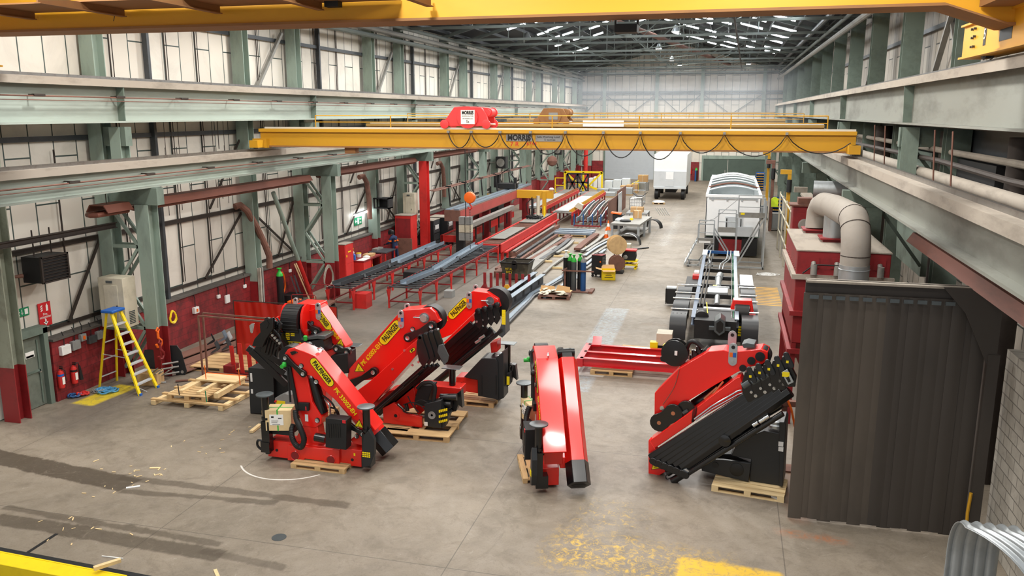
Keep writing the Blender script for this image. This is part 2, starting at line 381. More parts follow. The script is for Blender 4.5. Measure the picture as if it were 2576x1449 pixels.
def block_mat(name, base, alt, joint, axis='y', w=.45, h=.225, dirt='#1f1413', amt=.6):
    k = NT(name); g = k.n('ShaderNodeNewGeometry'); P = g.outputs['Position']
    sp = k.n('ShaderNodeSeparateXYZ'); k.L(P, sp.inputs[0]); cb = k.n('ShaderNodeCombineXYZ')
    k.L(sp.outputs[1 if axis == 'y' else 0], cb.inputs[0]); k.L(sp.outputs[2], cb.inputs[1])
    br = k.n('ShaderNodeTexBrick'); k.L(cb.outputs[0], br.inputs['Vector'])
    br.inputs['Color1'].default_value = lin(base); br.inputs['Color2'].default_value = lin(alt); br.inputs['Mortar'].default_value = lin(joint)
    br.inputs['Scale'].default_value = 1; br.inputs['Mortar Size'].default_value = .012
    br.inputs['Brick Width'].default_value = w; br.inputs['Row Height'].default_value = h
    n1 = k.noise(1.6, 7, .7, P, .8)
    c = k.mix(k.math('MULTIPLY', k.ramp(n1, .45, .72), amt), br.outputs[0], lin(dirt))
    k.L(c, k.b.inputs['Base Color']); k.b.inputs['Roughness'].default_value = .65
    bn = k.n('ShaderNodeBump'); bn.inputs['Strength'].default_value = .25; bn.inputs['Distance'].default_value = .01; bn.invert = True
    k.L(br.outputs['Fac'], bn.inputs['Height']); k.L(bn.outputs[0], k.b.inputs['Normal'])
    return k.m
XL, XR, YE, YN = -18.35, 6.4, 104.0, -6.0
EAVE, RIDGE, XM = 12.7, 16.1, -6.2
struct('floor', MB().box(XL-.5, XR+6, YN, YE+.5, -.3, 0), floor_mat())
pm = panel_mat('insulated_wall_panels', 'y'); pmx = panel_mat('insulated_end_panels', 'x'); pmr = panel_mat('insulated_wall_panels_grimy_shaded', 'y', '#a9a398', '#938b81', '#2a302d', grime=.7)  # right wall panels: grime plus beam shade darkened into the base colour
struct('wall_left', MB().box(XL-.2, XL, YN, YE, 0, EAVE+.2), pm)
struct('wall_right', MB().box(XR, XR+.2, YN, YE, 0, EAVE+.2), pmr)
struct('wall_back', MB().prism([(XL,0),(XR,0),(XR,EAVE+.2),(XM,RIDGE+.2),(XL,EAVE+.2)], YE, YE+.2), pmx)
rb = MB()
for (xa, za), (xb, zb) in (((XL-.3, EAVE+.15), (XM, RIDGE+.2)), ((XM, RIDGE+.2), (XR+.3, EAVE+.15))):
    rb.add([(xa,YN,za),(xb,YN,zb),(xb,YE+.2,zb),(xa,YE+.2,za),(xa,YN,za+.15),(xb,YN,zb+.15),(xb,YE+.2,zb+.15),(xa,YE+.2,za+.15)],
           [(0,3,2,1),(4,5,6,7),(0,1,5,4),(1,2,6,5),(2,3,7,6),(3,0,4,7)])
struct('ceiling', rb, roofm)
# painted block dado along the left wall
DADO = 1.75
redblock = block_mat('red_painted_blocks', '#8a2125', '#811f23', '#6c1a1e', dirt='#1c1311', amt=.8)
struct('baseboard_left', MB().box(XL, -18.02, 18.55, YE, 0, DADO), redblock)
capb = MB().box(XL, -17.95, 18.55, YE, DADO, DADO+.07)
struct('trim_1', capb, concap)
struct('baseboard_back', MB().box(-17.6, -15.0, YE-.14, YE, 0, 2.2).box(-8.6, -3.4, YE-.14, YE, 0, 2.2), block_mat('red_end_blocks', '#8f2226', '#7c1c21', '#6a191d', 'x'))
struct('trim_2', MB().box(-15.0, -14.8, YE-.18, YE, 0, 5.0).box(-8.8,-8.6, YE-.18, YE, 0, 5.0).box(-15.0,-8.6, YE-.18, YE, 4.9, 5.1), dgreen)
# roller shutter and the double green door in the end wall
sh = MB()
zz = 0
while zz < 4.85:
    sh.box(-14.8, -8.8, YE-.08 - .02, YE-.03, zz, zz+.10); sh.box(-14.8, -8.8, YE-.07, YE-.03, zz+.10, zz+.13); zz += .13
struct('door_1', sh, paint('shutter_slats', '#c3cad0', .4, .3, .15, '#98a2aa', 2))
d2 = struct('door_2', MB().box(-2.9, -.1, YE-.12, YE-.02, 0, 2.6).box(0, 4.6, YE-.12, YE-.02, 0, 2.6), paint('dark_green_door', '#4c5b52', .6, 0, .4, '#343d37', 1))
MB().box(-.4,-.3, YE-.16, YE-.12, .9, 1.3).build('door_handle', steel, d2)
struct('trim_3', MB().box(-3.1, 4.8, YE-.2, YE, 2.6, 3.0).box(-3.1,-2.9,YE-.2,YE,0,2.6).box(4.6,4.8,YE-.2,YE,0,2.6), green)
# left door in the side wall
dl = MB().box(XL, -18.2, 17.55, 18.35, .02, 2.05)
d3 = struct('door_3', dl, paint('grey_green_door', '#71796f', .6, .1, .6, '#3d413b', 2))
MB().box(-18.2, -18.17, 17.62, 18.28, 1.0, 1.06).box(-18.2,-18.17,17.66,17.70,.1,1.9).box(-18.2,-18.17,18.2,18.24,.1,1.9).build('door_rail', dgreen, d3)
MB().box(-18.2, -18.1, 18.15, 18.2, .98, 1.02).build('door_handle', chrome, d3)
MB().box(-18.2, -18.185, 17.8, 18.1, 1.45, 1.62).build('door_notice', lwht, d3)
MB().box(-18.2, -18.185, 17.82, 18.08, 1.46, 1.52).build('notice_band', sgn, d3)
struct('trim_4', MB().box(XL, -18.05, 17.42, 17.55, 0, 2.2).box(XL, -18.05, 18.35, 18.5, 0, 2.2).box(XL, -18.05, 17.42, 18.5, 2.05, 2.25), dgreen)
# girts (horizontal rails on the panel walls)
def girt(n, X, z, y0=YN, y1=YE, w=.1, h=.14, m=None): struct('trim_%d' % n, MB().box(X-w/2, X+w/2, y0, y1, z-h/2, z+h/2), m or steeld)
girt(5, XL+.08, 4.35, m=pipeb); girt(6, XL+.08, 10.9, m=steeld); girt(7, XL+.08, 7.3, m=steeld); girt(8, XL+.06, 2.05, w=.06, h=.1, m=pipeb, y0=18.5)
girt(9, XR-.08, 4.6, m=pipeb); girt(10, XR-.08, 10.7, m=steeld); girt(11, XR-.08, 7.3, m=steeld)
ge = MB()
for z in (10.45, 10.2, 9.6, 8.0, 5.9): ge.box(XL, XR, YE-.25, YE-.1, z-.08, z+.08)
struct('trim_12', ge, trussm)
# block wall by the curtain
struct('wall_near', MB().box(5.15, 5.4, 4, 16.6, 0, 3.75), block_mat('grey_blockwork', '#a9a49a', '#9a958b', '#6d6962', 'y', dirt='#6a655d', amt=.5))
# ---------------------------------------------------------------- columns on the left
LP = [21.2+11.78*k for k in range(8)]            # portal (laced) columns
LI = [17.1+11.78*k for k in range(8)]            # single columns
def split_paint(parent, x0, x1, y0, y1, z1, zred=1.75, top=None, hi=None):
    """I-section column: web + two flanges, red to zred, green above"""
    def sec(za, zb, m, nm):
        b = MB().box(x0, x1, y0, y0+.03, za, zb).box(x0, x1, y1-.03, y1, za, zb).box((x0+x1)/2-.015, (x0+x1)/2+.015, y0+.03, y1-.03, za, zb)
        return b.build(nm, m, parent)
    sec(0, zred, redcol, 'painted_foot'); sec(zred, z1, green if hi is None else hi, 'column_shaft')
names = ['nearest','second','third','fourth','fifth','sixth','seventh','eighth']
for i, y in enumerate(LP):
    t = thing('laced_column', '%s green laced steel column on the left wall, counting from the camera' % names[i], 'column', (0, y, 0))
    rz = 1.55
    hi_m = brred if i == 2 else None
    # inner leg carries the lower rail, outer leg runs on to the roof
    def leg(x0, x1, z1, m, nm, zr=1.6, mr=redcol):
        for za, zb, mm in ((0, zr, mr), (zr, z1, m)):
            b = MB().box(x0, x1, -.23, -.2, za, zb).box(x0, x1, .2, .23, za, zb).box((x0+x1)/2-.02, (x0+x1)/2+.02, -.2, .2, za, zb)
            b.build(nm if mm is m else 'painted_foot', mm, t)
    if i == 2: leg(-16.85, -16.4, 5.35, brred, 'inner_leg', 5.0, brred)
    else: leg(-16.85, -16.4, 5.35, green, 'inner_leg')
    leg(-18.2, -17.75, 12.4, green, 'outer_leg')
    MB().box(-17.75, -16.1, -.16, .16, 5.35, 5.85).build('rail_bracket', dgreen, t)
    MB().box(-17.75, -17.0, -.14, .14, 7.05, 7.6).build('upper_bracket', dgreen, t)
    MB().box(-17.5, -17.15, -.2, -.17, 5.85, 7.6).box(-17.5,-17.15,.17,.2,5.85,7.6).box(-17.35,-17.3,-.17,.17,5.85,7.6).build('upper_post', green, t)
    b = MB()
    zs = [0.3, 1.6, 2.9, 4.1, 5.3]
    for j in range(4):
        for yy in (-.17, .17):
            b.bar((-16.85 if j % 2 else -17.75, yy, zs[j]), (-17.75 if j % 2 else -16.85, yy, zs[j+1]), .07, .09)
            if j == 3 or j == 1: b.bar((-16.85, yy, zs[j]), (-17.75, yy, zs[j]), .07, .1)
    b.bar((-17.7, 0, 5.9), (-17.35, 0, 7.0), .08); 
    b.build('lacing', green, t)
for i, y in enumerate(LI):
    t = thing('wall_column', '%s single grey-green column against the left wall, counting from the camera' % names[i], 'column', (0, y, 0))
    for za, zb, mm in ((0, 1.5, redcol), (1.5, 12.4, green if i else paint('soiled_column', '#8f9484', .6, 0, .7, '#5a5648', 2))):
        b = MB().box(-18.2, -17.7, -.2, -.17, za, zb).box(-18.2, -17.7, .17, .2, za, zb).box(-17.97, -17.93, -.17, .17, za, zb)
        b.build('painted_foot' if mm is redcol else 'column_shaft', mm, t)
# thin dark mullions and diagonal wall braces
for i in range(8):
    y = 23.9+11.78*i
    solo('wall_post', MB().box(-18.3, -18.12, y-.06, y+.06, DADO, 12.4), steeld, 'thin dark mullion on the pale left wall panels, %s from the camera' % names[i], 'post')
bn_ = 0
for i in range(8):
    y0 = LP[i]+.3
    for (ya, za, yb, zb) in ((y0-2.0, 2.1, y0-.45, 4.3), (y0+4.6, 2.1, y0+7.2, 4.2), (y0+7.9, 4.2, y0+11, 2.1)):
        solo('wall_brace', MB().bar((-18.22, ya, za), (-18.22, yb, zb), .05, .08), pipeb, 'dark diagonal angle brace low on the left wall panels', 'brace', 'diagonal braces low on the left wall')
    solo('wall_brace', MB().bar((-18.1, y0+8.0, 8.2), (-18.1, y0+10.8, 11.2), .12, .12), steel, 'grey diagonal tube brace high between the paired columns of the left wall', 'brace', 'diagonal braces high on the left wall')
    solo('wall_brace', MB().bar((-18.1, y0+5.0, 4.6), (-18.1, y0+7.4, 7.2), .06, .06), pipeb, 'dark diagonal brace between the two crane rails on the left wall', 'brace', 'diagonal braces between the rails on the left wall')
xs_ = [-15.0, -8.7, -3.4, 3.6]
for i, x in enumerate(xs_): solo('end_wall_column', MB().box(x-.2, x+.2, YE-.5, YE-.26, 5.2, 13.2), green, ORD[i]+' green column on the far end wall from the left', 'column')
for i, (xa, xb, up) in enumerate(((-17.2,-15.2,1),(-14.8,-12,0),(-11.5,-8.9,1),(-8.5,-6.2,0),(-5.8,-3.6,1),(-3.2,-.4,0),(.4,3.4,1))): solo('wall_brace', MB().bar((xa, YE-.3, 8.1 if up else 10.1), (xb, YE-.3, 10.1 if up else 8.1), .1, .08), trussm, 'thin diagonal brace on the far end wall', 'brace', 'diagonal braces on the far end wall')
# ---------------------------------------------------------------- columns on the right
RP = [24.3, 31.5, 38.3, 44.8, 51.6, 58.0, 64.8, 71.6, 78.6, 85.2, 92.0, 98.8]
for i, y in enumerate(RP):
    t = thing('wall_column', '%s green column above the upper rail on the right wall, counting from the camera' % ORD[i], 'column', (0, y, 0))
    MB().box(5.45, 6.05, -.2, -.17, 0, 12.4).box(5.45, 6.05, .17, .2, 0, 12.4).box(5.73, 5.77, -.17, .17, 0, 12.4).build('column_shaft', dgreen, t)
for i, y in enumerate([26.3, 40.8, 56.2, 70.3, 84.5, 98.5]):
    t = thing('laced_column', '%s stepped green column under the right-hand rails, counting from the camera' % ORD[i], 'column', (0, y, 0))
    MB().box(3.95, 4.4, -.23, -.2, 0, 5.3).box(3.95, 4.4, .2, .23, 0, 5.3).box(4.15, 4.2, -.2, .2, 0, 5.3).build('inner_leg', dgreen, t)
    MB().box(3.3, 5.4, -.15, .15, 5.3, 5.78).build('rail_bracket', dgreen, t)
    MB().box(4.75, 5.2, -.2, -.17, 5.78, 7.6).box(4.75, 5.2, .17, .2, 5.78, 7.6).box(4.95, 5.0, -.17, .17, 5.78, 7.6).build('upper_post', green, t)
    MB().box(4.7, 6.0, -.14, .14, 7.05, 7.6).build('upper_bracket', dgreen, t)
    b = MB().bar((4.4, -.16, 2.6), (5.6, -.16, 2.6), .07, .12).bar((4.4, .16, 2.6), (5.6, .16, 2.6), .07, .12).bar((5.1, 0, 7.0), (6.0, 0, 5.9), .09).bar((4.4, 0, 5.2), (5.6, 0, 3.6), .09).bar((4.4, 0, 2.6), (5.6, 0, 1.0), .09)
    b.build('lacing', dgreen, t)
for i, y in enumerate([27.9, 41.6, 55, 68.2, 82, 95]):
    solo('wall_brace', MB().bar((6.2, y-1.4, 8.9), (6.2, y+1.8, 12.3), .16, .1).bar((6.1, y+1.8, 8.9), (6.1, y-1.4, 12.3), .16, .1), steel, 'crossed steel braces high on the right wall panels', 'brace', 'crossed braces high on the right wall')
# ---------------------------------------------------------------- rails
def rail_beam(label, x, zt, zb, w, y0, y1, stiff, side, web=rail, bot=rail):
    t = thing('crane_rail_beam', label, 'beam', (0,0,0))
    MB().box(x-w/2, x+w/2, y0, y1, zt-.06, zt).box(x-w/2, x-w/2+.03, y0, y1, zt-.2, zt-.06).box(x+w/2-.03, x+w/2, y0, y1, zt-.2, zt-.06).build('top_flange', dust, t)
    MB().box(x-.02, x+.02, y0, y1, zb+.05, zt-.06).build('web', web, t)
    MB().box(x-w*.42, x+w*.42, y0, y1, zb, zb+.05).build('bottom_flange', bot, t)
    MB().box(x-.035, x+.035, y0, y1, zt, zt+.09).build('rail_head', railsteel, t)
    for y in stiff:
        b = MB().prism([(x+side*.02, zb+.05), (x+side*w*.4, zb+.05), (x+side*w*.4, zb+.3), (x+side*w*.46, zt-.2), (x+side*.02, zt-.2)], y-.015, y+.015)
        b.build('stiffener', dgreen, t)
    return t
railg = paint('grimy_rail_paint', '#84867e', .65, .05, .85, '#4a4740', .8, (1,.3,1))
allst = sorted(LP + [y+5.89 for y in LP])
rail_beam('upper green crane rail beam along the left wall', -17.3, 8.92, 7.72, .62, 6, 103, LP, 1)
rail_beam('lower green crane rail beam along the left wall', -16.5, 6.66, 5.86, .55, 6, 103, [], 1)
rail_beam('upper dusty crane rail beam along the right wall', 5.0, 8.95, 7.68, .62, 6, 100, [14.6, 26.3, 40.8, 56.2, 70.3, 84.5, 98.5], -1, railg, railg)
rail_beam('lower dusty crane rail beam along the right wall', 3.72, 6.66, 5.8, .55, 6, 100, [], -1, railg, railg)
# conductor bars with brackets on the left rails
for x, z, lab, m in ((-16.93, 8.42, 'thin rust-stained conductor bar on the upper left rail beam', rust), (-16.15, 6.25, 'thin conductor bar on the lower left rail beam', rust)):
    t = thing('conductor_bar', lab, 'bar', (0,0,0))
    MB().tube((x, 6, z), (x, 102, z), .022, n=6).tube((x, 6, z-.1), (x, 102, z-.1), .012, n=6).build('bar', m, t)
    for i in range(30):
        y = 15+i*2.95
        MB().box(x-.3, x+.02, y-.02, y+.02, z+.02, z+.05).box(x-.04, x+.04, y-.18, y+.18, z+.0, z+.05).build('bracket', pipeb, t)
# long pipes and cable trays under the eaves
def pipe(label, pts, r, m, cat='pipe', name='pipe', group=None, n=10): return solo(name, MB().path(pts, r, n), m, label, cat, group)
pipe('upper of two long pipes under the left eaves', [(-17.3, 20, 12.45), (-17.3, 103, 12.45)], .10, trussm)
pipe('lower of two long pipes under the left eaves', [(-17.45, 20, 11.75), (-17.45, 103, 11.75)], .12, trussm)
pipe('long square duct under the left eaves', [(-17.5, 10, 12.1), (-17.5, 103, 12.1)], .14, steel)
pipe('upper of two long pipes under the right eaves', [(5.1, 20, 12.45), (5.1, 103, 12.45)], .10, trussm)
pipe('lower of two long pipes under the right eaves', [(5.05, 20, 11.85), (5.05, 103, 11.85)], .14, steel)
pipe('dark cable tray under the right roof edge', [(4.7, 20, 12.95), (4.7, 103, 12.95)], .16, steeld)
# ---------------------------------------------------------------- roof trusses
ty = sorted(LP + LI); ty = [y for y in ty if y > 19]
for i, y in enumerate(ty):
    t = thing('roof_truss', '%s grey-green roof truss across the hall, counting from the camera' % ORD[i], 'truss', (0, y, 0))
    MB().bar((XL+.1, 0, 12.5), (XR-.1, 0, 12.5), .12, .14).build('bottom_chord', trussm, t)
    MB().bar((XL+.1, 0, 12.62), (XM, 0, RIDGE-.05), .14, .2).bar((XM, 0, RIDGE-.05), (XR-.1, 0, 12.62), .14, .2).build('top_chord', trussm, t)
    b = MB()
    b.bar((XM, 0, 12.5), (XM, 0, RIDGE-.1), .05)
    for j in (2, 5):
        for sgn_ in (-1, 1):
            xx = XM + sgn_*j*1.5; zt = RIDGE - .05 - (RIDGE-12.67)*j*1.5/12.2
            b.bar((xx, 0, 12.5), (xx, 0, zt), .045); x2 = XM + sgn_*(j-2)*1.5
            b.bar((xx, 0, zt), (x2, 0, 12.5), .045)
    b.build('web_members', trussm, t)
pu = thing('purlins', 'long dark purlins running the length of the roof', 'roof purlins')
for j in range(1, 9):
    for sgn_ in (-1, 1):
        xx = XM + sgn_*j*1.42; zt = RIDGE + .04 - (RIDGE-12.67)*j*1.42/12.2
        MB().box(xx-.04, xx+.04, 10, YE-.05, zt-.1, zt+.08).build('purlin', steeld, pu)
# wind braces in plan
for i in range(0, len(ty)-2, 2):
    solo('roof_brace', MB().bar((XM+6, ty[i], 12.6), (XM-4, ty[i+2], 12.6), .06), trussm, 'thin diagonal brace between the roof trusses', 'brace', 'plan braces under the roof')
# rooflights along the roof
pipe('rust-brown bridge bar of the far roof hoist track', [(-9.2, 36, 13.4), (-.4, 92, 12.9)], .16, rust, 'beam', 'hoist_track')
pipe('thin cable run under the right roof slope', [(-.2, 36, 12.42), (.9, 95, 12.42)], .05, pipeb, 'cable', 'cable_run')
# fluorescent tubes on the roof slopes
tube_lab = {-1: 'white fluorescent tube lamp under the left roof slope', 1: 'white fluorescent tube lamp under the right roof slope'}
slope = math.atan2(RIDGE-12.67, 12.2)
proto = None
def tube_light(x, y, L):
    global proto
    s = -1 if x < XM else 1
    z = RIDGE - abs(x-XM)*math.tan(slope) - .75
    t = thing('tube_light', tube_lab[s], 'lamp', (x, y, z), 0, 'fluorescent tube lamps under the roof')
    dx = L/2*math.cos(slope); dz = L/2*math.sin(slope)*(-s)
    MB().bar((-dx, 0, -dz+.05), (dx, 0, dz+.07), .26, .05).build('housing', galv, t)
    MB().bar((-dx, 0, -dz), (dx, 0, dz), .2, .1).build('tube', lamp, t)
random.seed(3)
for y in (38, 41.5, 45, 49, 53, 58, 63, 68, 74, 80):
    xs = [-13.2, -11.8, -10.3, -8.6, -7.2, -4.9, -3.4, -1.9, -.4, 1.1, 2.6]
    for x in xs:
        if random.random() < (.85 if y < 66 else .55): tube_light(x+random.uniform(-.25,.25), y+random.uniform(-1.4, 1.4), random.choice((.8, 1.2, 1.4)))
for i, (x, y) in enumerate([(1700, 80), (1657, 123), (1690, 152), (1710, 164), (1694, 181), (1883, 161), (1327, 97)]):
    p = onZ(x, y, 12.9)
    if p.y > YE-2: p = onY(x, y, YE-3)
    t = thing('high_bay_lamp', 'round high bay lamp glowing under the roof, %s of them from the camera' % ORD[i], 'lamp', p)
    MB().lathe((0,0,0), [(.28, 0), (.16, .25), (.08, .4)], 16).build('reflector', galv, t)
    MB().lathe((0,0,-.03), [(.2, 0), (.24, .03)], 16).build('lamp_glass', lampw, t)

solo('walkway', MB().box(5.35, 6.35, 8, 100, 7.62, 7.7).box(6.1, 6.35, 8, 100, 6.9, 7.62), steeld, 'added dark slab standing in for shade under the upper right rail', 'walkway')  # no real deck: dark slab added to imitate shade below the rail
solo('extract_hopper', MB().prism([(26.8,3.2),(30.6,3.2),(31.1,5),(31.1,6.85),(26.8,6.85)], 5.72, 6.3, 'x'), dgreen, 'large dark green hopper on the right wall further back', 'hopper')
for i, (y, r__) in enumerate(((19.4,.28),(25.6,.22),(35.8,.3))): solo('riser_duct', MB().tube((5.85,y,0),(5.85,y,7.5),r__,n=18), pipeb, ['nearest','middle','furthest'][i]+' dark vertical riser duct on the right wall', 'duct')
solo('cable_bundle', MB().path([(5.3,12,6.75),(5.3,18,6.7),(5.3,24,6.78),(5.3,40,6.7)],.07,8).path([(5.4,12,5.6),(5.4,20,5.5),(5.4,40,5.6)],.06,8), pipeb, 'dark cable bundle running along the right wall', 'cable')
solo('extract_hopper', MB().prism([(20.6,4.6),(23.9,4.6),(23.9,6.85),(20.6,6.85)], 5.72, 6.35, 'x'), blkm, 'large soot-black hopper on the right wall above the red plant', 'hopper')

def haze():
    k = NT('thin_welding_haze'); nt = k.t; nt.nodes.remove(k.b); v = nt.nodes.new('ShaderNodeVolumeScatter'); v.inputs['Density'].default_value = .0065; v.inputs['Color'].default_value = (.82, .9, 1, 1)
    nt.links.new(v.outputs[0], nt.nodes['Material Output'].inputs['Volume']); k.m.volume_intersection_method if False else None
    o = MB().box(-16.2, 4.4, 48, 100, 7.05, 10.6).build('welding_haze', k.m); tag(o, 'thin blue-white welding haze filling the far half of the hall', 'haze', kind='stuff')
haze()
# ================================================================ OVERHEAD CRANES
# near crane, its girder crossing the top of the view
yel = paint('lit_crane_yellow', '#dfa324', .5, 0, .25, '#8a5c1c', .5, (.3,1,1)); yel_b = yel  # brightened copy of the crane yellow, front light put into the colour
t = thing('overhead_crane', 'large yellow overhead crane girder crossing right under the roof nearest the camera', 'crane', (0,0,0))
zb = 9.8; y0, y1 = 16.35, 17.3
MB().prism([(-17.2, zb+.05), (3.45, zb+.05), (4.45, zb-.3), (5.3, zb-.3), (5.3, 11.3), (-17.2, 11.3)], y0+.12, y0+.16).build('near_web', yel, t)
MB().prism([(-17.2, zb+.05), (3.45, zb+.05), (4.45, zb-.3), (5.3, zb-.3), (5.3, 11.3), (-17.2, 11.3)], y1-.16, y1-.12).build('far_web', yel, t)
MB().prism([(-17.2, zb), (3.5, zb), (4.5, zb-.35), (5.3, zb-.35), (5.3, zb-.3), (4.45, zb-.3), (3.45, zb+.05), (-17.2, zb+.05)], y0, y1).build('bottom_flange', yeld, t)
MB().box(-17.2, 5.3, y0, y1, 11.3, 11.36).build('top_flange', yeld, t)
# walkway brackets and the second girder on the near side
g = MB().box(-17.2, 5.3, 12.2, 12.24, 10.1, 11.3).box(-17.2, 5.3, 12.0, 12.5, 10.05, 10.1)
g.build('near_girder', yeld, t)
for i in range(6):
    x = -17.6+i*2.35
    MB().box(x-.07, x+.07, 13.9, 16.3, 10.04, 10.06).box(x-.02, x+.02, 13.9, 16.3, 10.06, 10.2).build('walkway_bracket', yeld, t)
MB().box(-17.2, -6.5, 15.0, 16.4, 10.2, 10.23).build('walkway_plate', yeld, t)
# end carriages riding on the upper rails
for x, nm, ye in ((4.78, 'end_carriage', 19.7), (-17.3, 'end_carriage', 17.0)):
    c = MB().box(x-.2, x-.18, 12.6, ye, 9.12, 9.72).box(x+.2, x+.22, 12.6, ye, 9.12, 9.72).box(x-.26, x+.28, 12.6, ye+.05, 9.72, 9.76).box(x-.26, x+.28, 12.6, ye+.05, 9.08, 9.12).box(x-.18, x+.2, ye-.5, ye-.46, 9.12, 9.72)
    eo = c.build(nm, yel, t)
    MB().lathe((x, ye-1.1, 9.16), [(.12, -.1), (.16, -.06), (.12, -.05), (.12, .05), (.16, .06), (.12, .1)], 20, 'x').build('wheel', steeld, eo)
    bz = MB()
    if x > 0:
      for y, z in ((19.0, 9.62), (18.8, 9.62), (18.95, 9.45), (18.8, 9.47), (18.95, 9.28), (18.8, 9.28)): bz.tube((x-.2, y, z), (x-.25, y, z), .025, n=6)
    bz.build('bolts', steeld, eo)
    if x > 0:
        MB().box(x-.205, x-.2, 18.05, 18.22, 9.25, 9.65).build('number_plate', lblk, eo)
        text('5', lwht, eo, (x-.21, 18.13, 9.45), (0,-1,0), (0,0,1), .2)
        MB().box(x-.205, x-.2, 16.5, 17.2, 9.25, 9.65).build('number_plate', lblk, eo)
MB().box(4.0, 5.1, 12.0, 16.4, 9.76, 10.3).build('end_platform', yeld, t)
MB().path([(-13.4, 16.2, 10.5), (-12.9, 16.2, 10.35), (-12.4, 16.2, 10.45)], .02, 6).path([(-13.0, 16.2, 10.38), (-13.05, 16.2, 10.1), (-13.1, 16.2, 9.95)], .008, 5).build('dangling_wire', rub, t)
p = onY(1577, 62, 17.4)
c = MB().box(p.x-.22, p.x+.22, p.y-.2, p.y+.2, p.z-.16, p.z+.0).box(p.x-.24, p.x-.2, p.y-.06, p.y+.06, p.z, 9.82).box(p.x+.2, p.x+.24, p.y-.06, p.y+.06, p.z, 9.82)
c.build('warning_siren', blkm, t)
p = onY(838, 5, 16.2); MB().box(p.x-.15, p.x+.15, p.y-.1, p.y+.1, p.z-.1, p.z+.1).build('junction_box', blkm, t)

yel = MATS['crane_yellow']
# bridge crane in the middle of the view
def bridge(name, label, Y, zt, zb_, xl, xr, yel=yel):
    t = thing(name, label, 'crane', (0, Y, 0))
    MB().box(xl, xr, -.03, .0, zb_, zt).build('near_web', yel, t)
    MB().box(xl, xr, .45, .48, zb_, zt).build('far_web', yel, t)
    MB().box(xl, xr, -.12, .57, zt, zt+.05).box(xl, xr, -.14, -.1, zt-.06, zt+.05).build('top_flange', yel, t)
    MB().box(xl, xr, -.08, .53, zb_-.05, zb_).build('bottom_flange', yeld, t)
    MB().box(xl+.1, xr, .1, .14, zt+.05, zt+.11).build('rail_head', alu, t)
    MB().box(xl, xr, .6, 1.3, zt+.0, zt+.03).build('walkway', steel, t)
    n = 7
    for i in range(n):
        x = xl+1.5+(xr-xl-2.2)*i/(n-1); MB().tube((x, 1.3, zt), (x, 1.3, zt+.5), .022, n=6).build('handrail_post', yel, t)
    MB().tube((xl+1.5, 1.3, zt+.5), (xr-.7, 1.3, zt+.5), .022, n=6).tube((xl+1.5, 1.3, zt+.27), (xr-.7, 1.3, zt+.27), .018, n=6).build('handrail', yel, t)
    for x in (xl+.1, xr-.1):
        e = MB().box(x-.16, x+.16, -.7, 1.6, 6.8, 7.05).build('end_carriage', yel, t)
        for y in (-.55, 1.45): MB().lathe((x, y, 6.88), [(.08, -.06), (.13, -.05), (.13, -.03), (.1, -.03), (.1, .03), (.13, .03), (.13, .05), (.08, .06)], 18, 'x').build('wheel', steeld, e)
    return t
Y0 = 27.25; zt, zb_ = 7.4, 6.86
t = bridge('bridge_crane', 'long yellow bridge crane with festoon cable spanning the middle of the hall', Y0, zt, zb_, -16.3, 3.68)
MB().box(-16.5, -15.95, -.25, .1, 6.78, 7.1).build('drive_box', yel, t)
MB().box(3.55, 3.85, -.35, .0, 6.72, 7.05).build('drive_box', steel, t)
MB().tube((3.6, -.37, 6.88), (3.75, -.37, 6.88), .09, n=14).build('cable_drum', rub, t)
# festoon cable in loops
xs = [onY(x, 345, Y0).x for x in (1133, 1190, 1262, 1338, 1425, 1520, 1612, 1712, 1822, 1978, 2155)]
dep = [.5, .47, .56, .68, .72, .76, .8, .58, .66, .56]
pts = []
for i in range(len(xs)-1):
    for j in range(11):
        s_ = j/11; d_ = dep[i]*(1-(2*s_-1)**2)**.8
        pts.append((xs[i]+(xs[i+1]-xs[i])*s_, -.22, zt-.05-d_*(1.0)))
MB().path(pts, .018, 6).build('festoon_cable', rub, t)
for x in xs[:-1]: MB().box(x-.04, x+.04, -.26, -.1, zt-.06, zt+.02).build('cable_trolley', steel, t)
pm_ = onY(1317, 353, Y0); o = MB().box(pm_.x-.58, pm_.x+.3, -.05, -.03, zt-.32, zt-.1).build('name_plate', gry, t)
text('MORRIS', lblk, o, (pm_.x-.14, -.055, zt-.21), (1,0,0), (0,0,1), .18, width=.78, bold=.012)
o = MB().box(pm_.x+.42, pm_.x+1.32, -.05, -.03, zt-.32, zt-.12).build('load_plate', gry, t)
text('Safe Working Load', lblk, o, (pm_.x+.85, -.055, zt-.175), (1,0,0), (0,0,1), .06, width=.75)
text('5 tonnes', lblk, o, (pm_.x+.9, -.055, zt-.265), (1,0,0), (0,0,1), .06, width=.36)
text('7 R', lred, t, (pm_.x-.3, -.035, zt-.42), (1,0,0), (0,0,1), .15, name='crane_number')
text('6744', lred, t, (pm_.x+.28, -.035, zt-.40), (1,0,0), (0,0,1), .12, name='crane_number')
MB().box(-13.1, -12.7, .1, .4, 6.6, 6.8).build('junction_box', yeld, t)
